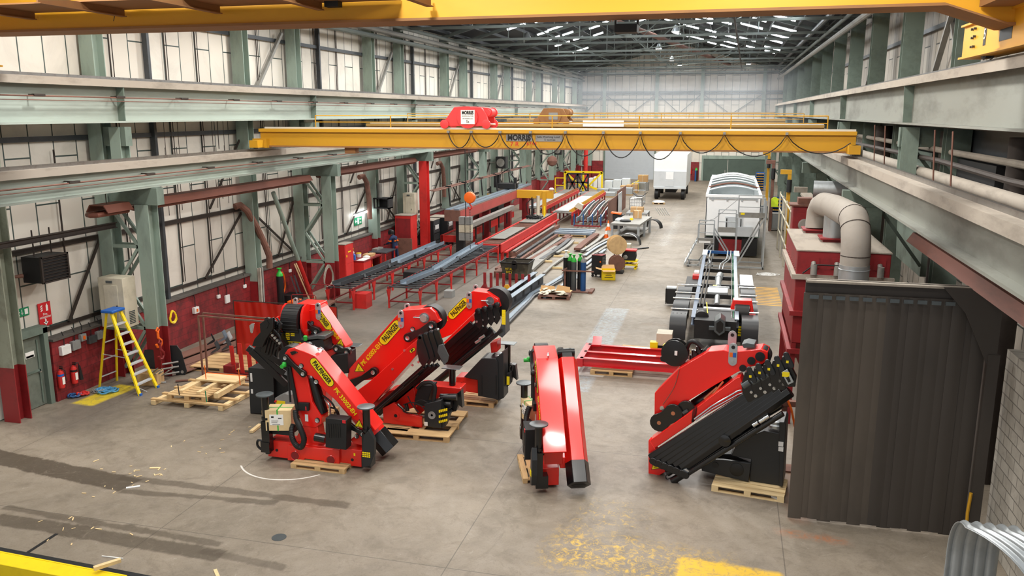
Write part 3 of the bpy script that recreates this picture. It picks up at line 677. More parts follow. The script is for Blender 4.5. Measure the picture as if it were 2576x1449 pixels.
# red hoist trolley
def hoist(label, p, m, plate, Y, sc=1.0):
    t = thing('hoist_trolley', label, 'hoist', (p.x, Y, zt+.11)); s_ = sc
    side = [(-.95*s_, .05), (-.85*s_, .22), (-.6*s_, .55), (-.5*s_, .68), (-.1*s_, .7), (.45*s_, .66), (.62*s_, .45), (.72*s_, .05)]
    MB().prism(side, -.12, .0).build('side_plate', m, t, bevel=.015)
    MB().prism(side, .75, .87).build('side_plate', m, t, bevel=.015)
    MB().lathe((-.02*s_, -.18, .34), [(.36, 0), (.36, .06)], 28, 'y').build('drum_cover', m, t)
    MB().tube((-.02*s_, -.1, .34), (-.02*s_, .8, .34), .33, n=24).build('rope_drum', m, t)
    MB().tube((.62*s_, .15, .5), (.62*s_, .65, .5), .14, n=16).tube((.62*s_,.65,.5),(.62*s_,.72,.5),.17,n=16).build('motor', m, t)
    MB().tube((.62*s_, -.02, .5), (.62*s_, .02, .5), .12, n=16).build('gear_case', m, t)
    for x in (-.84*s_, .62*s_):
        for y in (-.14, .82): MB().lathe((x, y, .12), [(.1, -.04), (.15, -.03), (.15, .03), (.1, .04)], 18, 'y').build('wheel', m, t)
    MB().tube((.62*s_, .0, .12), (.9*s_, .0, .12), .03, n=8).build('axle', alu, t)
    if plate:
        o = MB().box(-.24, .24, -.205, -.18, .12, .58).build('name_plate', lwht, t)
        text('MORRIS', lblk, o, (0, -.21, .49), (1,0,0), (0,0,1), .11, width=.4, bold=.008)
        text('ROPEMASTER', gry, o, (0, -.21, .38), (1,0,0), (0,0,1), .05, width=.4)
        text('SAFE WORKING LOAD', gry, o, (0, -.21, .3), (1,0,0), (0,0,1), .03, width=.36)
        text('5t', lblk, o, (0, -.21, .2), (1,0,0), (0,0,1), .09)
    else: MB().box(-.2, .2, -.205, -.18, .2, .5).build('name_plate', gry, t)
    return t
ph = onY(1178, 325, Y0); redh = paint('hoist_red', '#df3a3c', .5, 0, .15, '#8c2224', 2)
hoist('red wire rope hoist trolley with white plate on top of the yellow bridge crane', ph, redh, True, Y0+.15)
# second bridge crane, further down the hall
Y2 = 36.5; yelf = paint('hazed_crane_yellow', '#b08d4c', .6, 0, .4, '#7d6236', .7)  # duller yellow puts haze and dimness into the far cranes' colour
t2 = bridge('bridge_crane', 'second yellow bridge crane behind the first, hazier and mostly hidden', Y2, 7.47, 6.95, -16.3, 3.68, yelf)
o = MB().box(onY(1468,320,Y2).x, onY(1570,320,Y2).x, -.2, -.14, 7.42, 7.68).build('sign_board', wht, t2)
p2 = onY(1392, 300, Y2); hoist('small yellow-brown hoist trolley on the second bridge crane', p2, yeld, False, Y2+.15, .9)
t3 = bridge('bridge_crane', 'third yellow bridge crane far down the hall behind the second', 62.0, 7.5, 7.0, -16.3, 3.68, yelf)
# orange hook block hanging over the tables
hk = thing('hook_block', 'orange-red round hook block on a chain above the roller bed', 'hook', onY(1182, 497, 36.6))
MB().lathe((0,0,0), [(.09,-.15),(.24,-.12),(.27,-.05),(.27,.05),(.24,.12),(.09,.15)], 24, 'y').build('sheave_cover', orange, hk)
MB().path([(0,0,-.2),(0,0,-.32),(.07,0,-.38),(.1,0,-.46),(.03,0,-.53),(-.07,0,-.5),(-.09,0,-.43)], .035, 8).build('hook', brred, hk)
MB().tube((.03,0,.2),(.03,0,6.95-hk.location.z),.01,n=5).tube((-.03,0,.2),(-.03,0,6.95-hk.location.z),.01,n=5).build('wire_rope', steeld, hk)
ch = MB()
for i in range(34):
    z = -.5-i*.055; ch.bar((0, 0, z), (0, 0, z-.05), .035 if i % 2 else .012, .012 if i % 2 else .035)
ch.build('chain', steeld, hk)
hk2 = thing('pendant_control', 'bank of grey pendant boxes hanging at the end of the roller bed', 'control box', onY(1172, 575, 37.2))
for x in (-.3, .02):
    for z in (-.38, 0, .38): MB().box(x, x+.28, -.15, .15, z-.17, z+.18).build('box', gry if z else cream, hk2)
MB().tube((0,0,.5),(0,0,6.9-hk2.location.z),.02,n=6).build('cable', rub, hk2)
sk = onX(1586-.0, 406, -9.5) if False else onY(1389, 405, 62)
t = thing('hook_block', 'rust-grey ball weight hanging below the far crane on the left side', 'hook', sk)
MB().lathe((0,0,0), [(.05,.4),(.3,.28),(.4,0),(.3,-.28),(.05,-.4)], 18).build('ball', rust, t); MB().tube((0,0,.35),(0,0,7-sk.z),.03,n=5).build('wire_rope', steeld, t)
# ================================================================ FOLDED LORRY-MOUNTED CRANES
def cap_poly(p, q, r, n=9, r2=None):
    """outline of a capsule from p to q in a plane"""
    r2 = r if r2 is None else r2; a = math.atan2(q[1]-p[1], q[0]-p[0]); o = []
    for i in range(n+1):
        t = a+math.pi/2+math.pi*i/n; o.append((p[0]+r*math.cos(t), p[1]+r*math.sin(t)))
    for i in range(n+1):
        t = a-math.pi/2+math.pi*i/n; o.append((q[0]+r2*math.cos(t), q[1]+r2*math.sin(t)))
    return o
def link_poly(p, q, r, waist=.55, n=10):
    """dog-bone link outline"""
    p = Vector(p); q = Vector(q); d = (q-p).normalized(); nn = Vector((-d.y, d.x)); o = []
    a = math.atan2(d.y, d.x)
    for i in range(n+1):
        t = a+math.pi*.35+math.pi*1.3*i/n; o.append((p.x+r*math.cos(t), p.y+r*math.sin(t)))
    m = (p+q)/2; o.append(tuple(m-nn*r*waist))
    for i in range(n+1):
        t = a-math.pi*.65+math.pi*1.3*i/n; o.append((q.x+r*math.cos(t), q.y+r*math.sin(t)))
    o.append(tuple(m+nn*r*waist)); return o
class Rig:
    """frame of one machine: points sighted on its side planes become local (u, z)"""
    def __init__(s, V, P, a): s.V, s.P, s.a = V, Vector(P), a
    def p(s, x, y, w=0.0): v = onPlane(*s.V(x, y), s.P, s.a, w); return (v.x, v.z)
    def poly(s, pts, w=0.0): return [s.p(x, y, w) for x, y in pts]
    def v(s, x, y, w=0.0): u, z = s.p(x, y, w); return (u, w, z)
def plate(t, R_, pts, w0, th, m, name, bevel=.008):
    return MB().prism(R_.poly(pts, w0), w0, w0+th).build(name, m, t, bevel=min(bevel, .012), smooth=12)
def pin(t, R_, x, y, w, r=.06, th=.03, m=None, ring=True, name='pivot_pin'):
    u, z = R_.p(x, y, w); o = MB().tube((u, w-th, z), (u, w, z), r, n=20).build(name, m or blkm, t)
    if ring: MB().lathe((u, w-th-.004, z), [(r*.72, 0), (r*.86, -.004), (r*.86, .004), (r*.72, .004)], 20, 'y').build('pin_ring', chrome, o)
    return o
def logo(t, R_, a, b, w, half, body='PALFINGER', cap=True, tcol=None, h=None):
    """yellow capsule with black lettering running from a to b (sighted points)"""
    p = Vector(R_.p(*a, w)); q = Vector(R_.p(*b, w)); d = (q-p).normalized(); pad = half*.75
    up = Vector((-d.y, d.x)); mid = (p+q)/2; L = (q-p).length
    if cap:
        o = MB().prism(cap_poly(p, q, half+.012), w-.006, w-.002).build('nameplate_rim', lblk, t)
        o = MB().prism(cap_poly(p, q, half), w-.012, w-.006).build('nameplate', lyel, t)
        text(body, lblk, o, (mid.x, w-.016, mid.y), (d.x, 0, d.y), (up.x, 0, up.y), half*1.25, width=L*1.04, bold=.004)
    else:
        text(body, tcol or lyel, t, (mid.x, w-.008, mid.y), (d.x, 0, d.y), (up.x, 0, up.y), h or half*1.3, name='model_lettering', width=L, bold=.003)
def warn(t, R_, x, y, w, s=.14, rot=0):
    u, z = R_.p(x, y, w); tri = lambda k: [(u+k*math.cos(rot+math.pi/2+i*2*math.pi/3), z+k*math.sin(rot+math.pi/2+i*2*math.pi/3)) for i in range(3)]
    o = MB().prism(tri(s), w-.006, w-.002).build('warning_sign_rim', lblk, t)
    MB().prism(tri(s*.84), w-.01, w-.006).build('warning_sign', lyel, o)
    MB().bar((u-.02, w-.012, z-.03), (u+.02, w-.012, z+.05), .02, .004).bar((u-.04,w-.012,z-.035),(u+.04,w-.012,z-.035),.015,.004).build('warning_symbol', lblk, o)
def leg_disc(t, x, y, ztop, zbot, sleeve=True, square=False, zs=None, r=.2):
    if square: MB().box(x-.24, x+.24, y-.17, y+.17, ztop-.02, ztop).build('foot_plate', dish, t, bevel=.02)
    else: MB().lathe((x, y, ztop), [(.05, -.1), (.09, -.06), (r, -.03), (r, -.005), (r*.9, 0)], 26).build('foot_plate', dish, t)
    zs = zs or ztop-.62
    MB().tube((x, y, ztop-.05), (x, y, zs), .085, n=18).tube((x, y, zs+.05), (x, y, zs), .11, n=18).build('outrigger_jack', blk, t)
    if sleeve: MB().tube((x, y, zs), (x, y, zbot), .07, n=12).box(x-.1, x+.1, y-.08, y+.08, zbot+.25, zs-.05).build('jack_sleeve', blk, t)
def hose(t, pts, r=.02, m=None, name='hydraulic_hose', n=8, rib=0):
    # smooth the run
    P_ = [Vector(p) for p in pts]; out = []
    for i in range(len(P_)-1):
        a = P_[max(i-1,0)]; b = P_[i]; c = P_[i+1]; d = P_[min(i+2, len(P_)-1)]
        k = 6 if not rib else 10
        for j in range(k):
            s = j/k; out.append(.5*((2*b)+(c-a)*s+(2*a-5*b+4*c-d)*s*s+(3*b-a-3*c+d)*s**3))
    out.append(P_[-1])
    return MB().path(out, r, n, rib).build(name, m or rub, t)
# ---------------------------------------------------------------- A : PK 33002
A0 = Vector((-9.0, 16.45, 0))
def crane_small(label, loc, rz):
    r = Rig(V1, A0, 0)
    t = thing('loader_crane', label, 'crane', A0, 0)
    plate(t, r, [(225,1108),(935,1188),(935,1315),(225,1232)], 0, .42, palb, 'base_beam', .02)
    o = plate(t, r, [(372,1148),(765,1185),(765,1310),(652,1296),(648,1268),(500,1250),(497,1275),(372,1262)], -.07, .56, palb, 'centre_section', .015)
    for x, y in ((430,1228),(702,1262)):
        u, z = r.p(x, y, -.07); MB().lathe((u, -.075, z), [(.1,0),(.115,-.012),(.13,0)], 24, 'y').build('cutout_rim', palb, o); MB().tube((u,-.073,z),(u,-.078,z),.098,n=24).build('cutout', redcol, o)
    for x, y in ((292,1185),(865,1258)): pin(t, r, x, y, 0, .035, .01, blkm, False, 'beam_hole')
    for x, y in ((246,1142),(882,1218)): u, z = r.p(x,y,0); MB().box(u-.02,u+.02,-.008,-.002,z-.03,z+.03).build('decal', lyel, t)
    plate(t, r, [(395,1120),(440,1085),(485,1000),(600,1000),(612,1080),(660,1160),(420,1150)], .08, .3, palb, 'pedestal', .02)
    plate(t, r, [(385,545),(500,560),(520,620),(560,820),(632,935),(630,985),(585,1015),(490,1002),(440,870)], .07, .34, pal, 'column', .015)
    plate(t, r, [(372,548),(392,545),(458,885),(435,890)], .02, .42, blkm, 'column_edge_guard', .004)
    MB().tube(r.v(560,630,.24), r.v(640,900,.24), .13, n=24).build('lift_cylinder', blk, t)
    MB().tube(r.v(545,590,.24), r.v(560,640,.24), .075, n=18).build('cylinder_rod', chrome, t)
    # main boom
    mb = plate(t, r, [(362,500),(352,450),(375,418),(425,408),(578,468),(762,690),(1040,1035),(1015,1050),(1000,1035),(948,990),(870,950),(740,810),(640,720),(560,625),(505,610),(420,540)], .03, .5, pal, 'main_boom', .02)
    MB().lathe((r.p(420,450,.3)[0], .08, r.p(420,450,.3)[1]-.03), [(.2,0),(.26,0),(.26,.3),(.2,.3)], 28, 'y').build('hose_guide', rub, t)
    plate(t, r, [(850,1105),(925,1050),(945,1060),(945,1150),(870,1135)], .1, .4, palb, 'boom_tip_bracket', .01)
    for pts in (((355,485),(490,605),.085),((845,1002),(945,1062),.08)):
        (a, b, rr) = pts; o = MB().prism(link_poly(r.p(*a,-.02), r.p(*b,-.02), rr), -.04, .03).build('toggle_link', blk, t, bevel=.008)
        for q in (a, b): pin(o, r, q[0], q[1], -.04, .05, .015)
    plate(t, r, [(390,440),(425,432),(448,445),(405,465)], .0, .03, blk, 'cover_plate', .003)
    for x, y in ((478,543),(592,665)): pin(t, r, x, y, .03, .055, .02)
    pin(t, r, 600, 957, .07, .06, .02); pin(t, r, 900, 1078, .1, .055, .02)
    logo(t, r, (575,515), (695,670), .03, .09)
    logo(t, r, (733,718), (890,915), .03, .09, 'PK 33002-EH', False, h=.1)
    warn(t, r, 916, 990, .03, .13, -.1)
    # outer boom folded behind, six-sided
    ua, za = r.p(520, 440, .62); ub, zb2 = r.p(1085, 1085, .62)
    da = Vector((ub-ua, 0, zb2-za)).normalized()
    A_ = Vector((ua, .80, za-.1)); B_ = Vector((ub-.06, .80, zb2-.14))
    MB().hexbar(A_, B_-da*.12, .4, .5, up=(0,1,0)).build('outer_boom', pal, t, bevel=.01)
    MB().hexbar(B_-da*.2, B_+da*.3, .42, .52, up=(0,1,0)).build('boom_tip', blk, t, bevel=.01)
    MB().hexbar(B_+da*.301, B_+da*.303, .2, .34, up=(0,1,0)).build('tip_opening', lblk, t); MB().hexbar(B_+da*.302, B_+da*.304, .12, .26, up=(0,1,0)).build('tip_core', slate, t)
    MB().hexbar(A_-da*.12, A_+da*.02, .34, .4, up=(0,1,0)).tube(A_-da*.12-Vector((0,.12,0)), A_-da*.3-Vector((0,.12,0)), .08, n=14).tube(A_-da*.12+Vector((0,.1,0)), A_-da*.28+Vector((0,.1,0)), .07, n=14).tube(A_-da*.2-Vector((0,.2,0)), A_-da*.2+Vector((0,.2,0)), .1, n=14).build('boom_head', blk, t)
    MB().box(B_.x-.5, B_.x-.2, .45, .75, B_.z+.0, B_.z+.25).build('boom_bracket', palb, t, bevel=.01)
    # legs
    leg_disc(t, -1.09, -.1, 1.66, .2, zs=1.05); leg_disc(t, 1.41, -.05, 1.57, .15, zs=.98)
    plate(t, r, [(948,1080),(990,1030),(1030,1110),(1030,1220),(1000,1305),(940,1320),(935,1240)], -.22, .12, slate, 'jack_cover', .01)
    o = MB().box(1.33,1.5,-.235,-.225,.35,.5); 
    lb = MB()
    for i in range(4):
        for j in range(3): lb.box(1.36+i*.05, 1.395+i*.05, -.232, -.222, .42+j*.045, .45+j*.045)
    lb.build('load_labels', lyel, t)
    hose(t, [r.v(200,1120,-.12), r.v(150,1110,-.15), r.v(145,1150,-.15), r.v(180,1180,-.12), r.v(215,1160,-.1)], .028, rub)
    MB().box(-1.22,-1.0,-.2,.1,.25,.5).build('jack_valve', blk, t); MB().box(1.28,1.5,-.12,.15,.12,.4).build('jack_valve', blk, t)
    # control box, oil tubes, hose loop
    o = plate(t, r, [(660,940),(820,958),(818,1185),(660,1165)], -.3, .28, blkm, 'control_box', .015)
    g = MB()
    for i in range(6):
        u0, z0 = r.p(680+i*17, 985, -.3); u1, z1 = r.p(692+i*17, 1090, -.3); g.box(u0, u1, -.31, -.3, z1, z0)
    g.build('grille', blk, o)
    u, z = r.p(808, 965, -.3); MB().box(u-.06, u+.02, -.31, -.29, z-.05, z+.02).build('corner_mark', lred, o)
    MB().tube(r.v(585,1085,.0), r.v(665,1100,.0), .1, n=18).build('oil_filter', blk, t)
    hose(t, [r.v(432,880,-.05), r.v(440,950,-.12), r.v(470,1020,-.16), r.v(498,1100,-.16), r.v(478,1160,-.16), r.v(440,1150,-.16), r.v(408,1090,-.15), r.v(405,1030,-.1), r.v(418,990,-.02)], .062, rub, 'corrugated_hose', 12, .1)
    MB().tube(r.v(395,820,.02), r.v(372,560,.02), .025, n=8).build('hose_run', rub, t)
    o = plate(t, r, [(452,825),(532,830),(532,888),(452,885)], .0, .07, blkm, 'sensor_box', .006)
    u, z = r.p(517,870,.0); MB().box(u-.03,u+.0,-.006,-.001,z-.04,z+.05).build('red_label', lred, o)
    u, z = r.p(518,938,.07); MB().box(u-.04,u+.04,.062,.068,z-.09,z+.08).build('type_label', wht, t)
    pin(t, r, 348, 540, -.05, .045, .12, grn, False, 'green_beacon')
    bb = MB(); u, z = r.p(348,535,-.05); bb.lathe((u,-.05,z-.05), [(.045,0),(.05,.09),(.03,.11)], 14); bb.build('beacon_cap', grn, t)
    for a, b in (((640,770),(760,930)),((655,800),(700,930)),((700,860),(770,940))): hose(t, [r.v(*a,.2), r.v((a[0]+b[0])/2+12,(a[1]+b[1])/2-20,.1), r.v(*b,.2)], .022, chrome if a[0]==655 else rub)
    o = MB().path([r.v(612,430,.3), r.v(600,412,.3), r.v(625,405,.3), r.v(645,420,.3), r.v(635,436,.3)], .02, 8).build('shackle', chrome, t)
    t.location = loc; t.rotation_euler = (0,0,rz)
    return t
ca = crane_small('red folded loader crane marked PK 33002 EH standing nearest on the left', A0, 0)
dC = Vector((.84, -2.37, 0)).normalized(); aC = math.atan2(dC.y, dC.x)
oC = Vector((-4.39, 18.69, 0)) + dC*1.09
cc = dup(ca, oC, aC, 'red folded loader crane seen end-on, alone in the middle of the open floor')
# crate and pallets below them
def crate(label, M_, parent=None):
    t = thing('wooden_crate', label, 'crate', (0,0,0)); 
    MB().box(-.3, .3, -.22, .22, 0, .5).build('crate_body', woodl, t, bevel=.006)
    MB().box(-.303, .303, -.03, .0, .502, .506).box(-.03+.0, .0, -.224, .224, -.002, .506).build('strap', grn, t)
    o = MB().box(-.2, .12, -.226, -.221, .14, .4).build('shipping_label', lwht, t)
    MB().box(-.16,-.1,-.229,-.226,.32,.36).box(-.0,.08,-.229,-.226,.3,.32).box(-.16,.0,-.229,-.226,.24,.25).box(-.16,-.02,-.229,-.226,.2,.21).box(-.14,.04,-.229,-.226,.16,.17).build('print', lblk, o)
    return t
def on_rig(T, local): return Matrix.Translation(T.location) @ Matrix.Rotation(T.rotation_euler.z, 4, 'Z') @ Vector(local)
k1 = crate('osb crate with white shipping label riding on the left end of the nearest red crane', None)
uu, zz_ = Rig(V1, A0, 0).p(310, 1030, .0); loc1 = (uu, .1, zz_+.02); k1.location = on_rig(ca, loc1); k1.rotation_euler = (0,0,.25)
k2 = dup(k1, on_rig(cc, loc1), aC+.25, 'osb crate riding on the back end of the middle red crane')
MB().box(uu-.35, uu+.3, -.05, .35, zz_-.1, zz_+.02).build('carrier_tray', blkm, ca)
o = ca.children[-1].copy(); COL.objects.link(o); o.parent = cc
pallet(on_rig(ca, (.28, .04, 0)), 0, 1.35, .75, 'small timber pallet under the nearest red crane', H=.115)
pallet(on_rig(cc, (.28, .04, 0)), aC, 1.35, .75, 'small timber pallet under the middle end-on red crane', H=.115)

# ---------------------------------------------------------------- D : PK 62002
D0 = Vector((-8.0, 18.9, 0)); r = Rig(V2, D0, 0)
t = thing('loader_crane', 'red folded loader crane marked PK 62002 EH behind the nearest one', 'crane', D0)
plate(t, r, [(540,222),(60,760),(50,840),(62,870),(300,850),(850,345),(900,320),(880,300),(850,240),(800,200)], .35, .5, pal, 'main_boom', .02)
u, z = r.p(800, 300, .5); MB().lathe((u, .5, z-.02), [(.28,0),(.36,0),(.36,.32),(.28,.32)], 30, 'y').build('hose_guide', rub, t)
u, z = r.p(755, 285, .35); MB().lathe((u, .33, z), [(.1,0),(.13,-.03),(.13,.02)], 22, 'y').tube((u,.24,z),(u,.33,z),.09,n=20).tube((u-.28,.3,z),(u-.05,.3,z),.02,n=8).build('pivot_pin', chrome, t)
for (a, b, rr) in (((600,472),(815,362),.12),((82,895),(285,785),.12)):
    o = MB().prism(link_poly(r.p(*a,.2), r.p(*b,.2), rr), .2, .32).build('toggle_link', blk, t, bevel=.008)
    for q in (a, b): pin(o, r, q[0], q[1], .2, .065, .02)
pin(t, r, 645, 390, .35, .06, .02)
MB().tube(r.v(590,500,.45), r.v(320,800,.45), .1, n=20).build('lift_cylinder', blk, t)
MB().tube(r.v(470,600,.5), r.v(350,740,.5), .13, n=20).build('cylinder_barrel', blk, t)
# lifting eyes
def eye(t, r, x, y, w, R2=.085, lab=True, th=.03):
    u, z = r.p(x, y, w); o = MB().prism(cap_poly((u, z+.12), (u, z-.2), R2*.9), w-th, w).build('lifting_eye', galv, t)
    MB().tube((u, w-th-.006, z+.12), (u, w-th, z+.12), R2*.4, n=16).build('eye_hole', blkm, o)
    if lab: MB().box(u-.07, u+.0, w-th-.006, w-th, z-.1, z-.0).build('eye_label', orange, o); MB().box(u+.0, u+.07, w-th-.006, w-th, z-.1, z-.0).build('eye_label', blu2, o)
    MB().tube((u, w-th-.012, z-.2), (u, w-th, z-.2), .03, n=12).build('eye_bolt', chrome, o)
def r_scale(r): return 400
eye(t, r, 540, 285, .35); eye(t, r, 598, 220, .85, lab=False)
logo(t, r, (385,490), (505,352), .35, .12)
logo(t, r, (185,715), (352,525), .35, .12, 'PK 62002-EH', False, h=.12)
warn(t, r, 158, 750, .35, .17, .1)
# fly boom in front with its black extension heads
fb = plate(t, r, [(240,880),(690,480),(670,640),(620,700),(260,1100),(90,1060),(60,1010)], -.1, .42, pal, 'outer_boom', .03)
for x, y in ((462,755),(645,718),(465,875),(570,585)): pin(t, r, x, y, -.1, .03, .02, chrome, False, 'bolt_head')
logo(t, r, (632,592),(655,575), -.1, .035, 'P')
# extension pack: four nested black sections beside the outer boom
for k_ in range(4):
    off = .0
    a = r.v(285+k_*6, 1150+k_*14, .1); b = r.v(770+k_*26, 715+k_*8, .1)
    MB().bar((a[0], .02+.11*k_, a[2]), (b[0], .02+.11*k_, b[2]), .1, .12).build('extension_arm', blk, t, bevel=.01)
MB().tube(r.v(300,1150,-.08), r.v(700,800,-.08), .045, n=12).tube(r.v(560,905,-.12), r.v(740,745,-.12), .03, n=10).build('extension_cylinder', blk, t)
for k_ in range(4):
    x0_ = 680+k_*48; y0_ = 500-k_*18
    o = plate(t, r, [(x0_,y0_+20),(x0_+18,y0_-50),(x0_+50,y0_-45),(x0_+70,y0_+20),(x0_+95,y0_+90),(x0_+115,y0_+165),(x0_+60,y0_+240),(x0_+20,y0_+180),(x0_+5,y0_+90)], -.24+.04*k_, .11, blk, 'extension_head', .008)
    u, z = r.p(x0_+35, y0_-35, -.2+.05*k_); MB().lathe((u, -.22+.05*k_, z), [(.04,-.02),(.075,-.01),(.075,.1),(.04,.12)], 14, 'y').build('head_roller', blk, o)
    pin(o, r, x0_+20, y0_+190, -.2+.05*k_, .03, .02, chrome, False, 'bolt_head'); pin(o, r, x0_+65, y0_+130, -.2+.05*k_, .03, .02, chrome, False, 'bolt_head')
plate(t, r, [(880,540),(920,530),(972,640),(960,690),(930,720),(870,600)], -.28, .06, dish, 'end_cover', .006)
# base
plate(t, r, [(370,1110),(470,1060),(560,1130),(590,1165),(730,1190),(730,1290),(380,1245)], .0, .08, palb, 'base_side', .01)
plate(t, r, [(590,1000),(700,900),(1085,930),(1085,1010),(900,1000),(700,1180)], .5, .45, palb, 'base_beam', .02)
pin(t, r, 490, 1180, .0, .1, .02, palb, False, 'base_boss'); pin(t, r, 490, 1180, -.02, .045, .005, blkm, False, 'base_bore')
plate(t, r, [(250,1110),(420,960),(650,900),(690,1100),(500,1150)], .3, .5, palb, 'column', .02)
o = plate(t, r, [(750,1075),(905,1040),(905,1295),(840,1290),(752,1270)], -.15, .3, slate, 'control_box', .01)
u, z = r.p(820, 1175, -.15); MB().lathe((u, -.155, z), [(.03,0),(.1,-.01),(.1,0)], 22, 'y').build('round_gauge', gry, o)
u, z = r.p(768, 1250, -.15); MB().box(u-.05,u+.04,-.156,-.15,z-.06,z+.04).build('type_label', wht, o)
b = MB().prism(r.poly([(905,1075),(935,1140),(975,1165),(930,1290),(905,1295)], -.1), -.1, .2); b.build('lever_housing', slate, o)
lb = MB()
for i in range(5):
    for j in range(3):
        u, z = r.p(890+i*16, 1140+j*48-i*4, -.16); lb.box(u-.018,u+.018,-.17,-.15,z-.03,z+.03)
lb.build('load_labels', lyel, o)
plate(t, r, [(660,1040),(700,910),(830,905),(800,990),(770,1100),(665,1080)], .1, .35, blkm, 'oil_tank', .02)
hose(t, [r.v(690,930,.0), r.v(740,885,-.05), r.v(820,880,-.08), r.v(850,930,-.08), r.v(832,1060,-.08)], .05, rub)
for pts in ([(670,1100),(665,1060),(720,1035),(780,1060)],[(560,1080),(640,1060),(720,1090),(760,1130)],[(600,1000),(640,1080),(700,1150)],[(580,1100),(560,1140),(640,1160)]):
    hose(t, [r.v(x, y, -.05) for x, y in pts], .015, rub)
MB().tube(r.v(510,1075,.0), r.v(575,1135,-.05), .03, n=10).tube(r.v(585,1075,-.05), r.v(600,1135,-.05), .05, n=12).build('slew_cylinder', blk, t)
MB().tube(r.v(900,1010,.1), r.v(1050,1010,.1), .09, n=16).tube(r.v(915,1070,.1), r.v(1000,1075,.1), .1, n=16).build('valve_cylinder', blk, t)
leg_disc(t, onY(*V2(1005,735), 19.6).x-D0.x, .7, onY(*V2(1005,735), 19.6).z, .45, True, True, .82)
leg_disc(t, onY(*V2(95,530), 20.2).x-D0.x, 1.3, onY(*V2(95,530), 20.2).z, .9, False, True, 1.2)
plate(t, r, [(1040,985),(1085,950),(1098,1110),(1060,1080),(1040,1140),(990,1150),(985,1090)], .25, .2, blk, 'jack_mount', .01)
pallet((D0.x+.75, D0.y+.45, 0), .05, 1.7, 1.9, 'wide timber pallet under the PK 62002 crane', n=3, gap=.35)
pallet((D0.x-.1, D0.y+.05, .0), .0, 1.2, .75, 'small timber pallet under the red base of the PK 62002 crane').location.z = .0

# ---------------------------------------------------------------- E : the one behind, seen to its tank
E0 = Vector((-7.0, 21.3, 0)); r = Rig(V2, E0, 0)
t = thing('loader_crane', 'red folded loader crane furthest back of the left three, with anthracite tank', 'crane', E0)
plate(t, r, [(1190,45),(1150,80),(890,345),(860,440),(880,490),(1000,440),(1250,200),(1340,210),(1440,190),(1420,120),(1330,60)], .2, .5, pal, 'main_boom', .02)
u, z = r.p(1395, 150, .35); MB().lathe((u, .38, z), [(.3,0),(.4,0),(.4,.34),(.3,.34)], 30, 'y').build('hose_guide', rub, t)
plate(t, r, [(860,440),(890,345),(650,600),(250,1000),(330,1050)], .22, .42, pal, 'boom_lower_part', .02)
u, z = r.p(1352, 133, .2); MB().lathe((u, .19, z), [(.1,0),(.12,-.03),(.12,.02)], 22, 'y').tube((u-.25,.16,z),(u-.05,.16,z),.02,n=8).build('pivot_pin', chrome, t)
pin(t, r, 1403, 200, .15, .12, .05)
eye(t, r, 1162, 115, .2); eye(t, r, 1220, 45, .7, lab=False)
logo(t, r, (1005,262), (1125,142), .2, .11)
logo(t, r, (890,365), (958,298), .2, .11, '02-SH', False, h=.12)
plate(t, r, [(920,520),(1190,260),(1210,310),(1130,390),(960,530)], -.05, .3, pal, 'outer_boom', .02)
for k_ in range(5):
    a = r.v(880+k_*16, 620+k_*34, .0); b = r.v(1200+k_*38, 330+k_*18, .0)
    MB().bar((a[0], -.1+.07*k_, a[2]), (b[0], -.1+.07*k_, b[2]), .1, .17).build('extension_arm', blk, t, bevel=.01)
for k_ in range(4):
    x0_ = 1225+k_*52; y0_ = 262-k_*14
    o = plate(t, r, [(x0_-20,y0_),(x0_,y0_-50),(x0_+35,y0_-48),(x0_+45,y0_+10),(x0_+60,y0_+80),(x0_+30,y0_+130),(x0_-10,y0_+90)], -.2+.05*k_, .08, blk, 'extension_head', .008)
    u, z = r.p(x0_+15, y0_-35, -.2); MB().lathe((u, -.22+.05*k_, z), [(.04,-.02),(.08,-.01),(.08,.1),(.04,.12)], 14, 'y').build('head_roller', blk, o)
    pin(o, r, x0_+5, y0_+60, -.2+.05*k_, .03, .02, chrome, False, 'bolt_head')
MB().tube(r.v(830,900,-.1), r.v(1400,430,-.1), .1, n=16).tube(r.v(1050,720,-.2), r.v(1460,400,-.2), .05, n=12).build('extension_cylinder', blk, t)
for x, y in ((1240,500),(1275,465)): u, z = r.p(x,y,-.25); MB().tube((u-.06,-.27,z-.05),(u+.08,-.27,z+.05),.045,n=12).build('fitting', chrome, t)
plate(t, r, [(1440,380),(1480,250),(1490,440),(1460,470),(1400,430)], -.1, .5, dish, 'end_cover', .01)
lb = MB()
for i in range(7): u, z = r.p(1475, 225+i*19, -.11); lb.box(u-.05,u+.05,-.12,-.105,z-.03,z+.025)
lb.build('warning_labels', lyel, t)
o = plate(t, r, [(1110,830),(1270,660),(1300,655),(1400,660),(1420,690),(1425,1035),(1240,1000),(1238,855)], -.25, .6, slate, 'oil_tank', .02)
for x in (1272,1405): u, z = r.p(x, 900, -.25); MB().box(u-.02,u+.02,-.265,-.25,z-.28,z+.28).build('tank_rib', blkm, o)
u, z = r.p(1425, 640, -.1); MB().lathe((u, -.02, z-.02), [(.12,0),(.12,.05),(.1,.07),(.1,.1),(.04,.12)], 20).build('filler_cap', galv, o)
plate(t, r, [(1405,650),(1470,600),(1475,1020),(1425,1040),(1405,1035)], -.2, .5, slate, 'tank_end', .01)
plate(t, r, [(1040,830),(1110,830),(1238,855),(1240,978),(1035,945)], -.1, .5, palb, 'base_side', .01)
pin(t, r, 1090, 890, -.1, .1, .02, palb, False, 'base_boss'); pin(t, r, 1090, 890, -.12, .045, .005, blkm, False, 'base_bore')
plate(t, r, [(1350,520),(1415,500),(1415,600),(1360,610)], .1, .4, palb, 'column', .02)
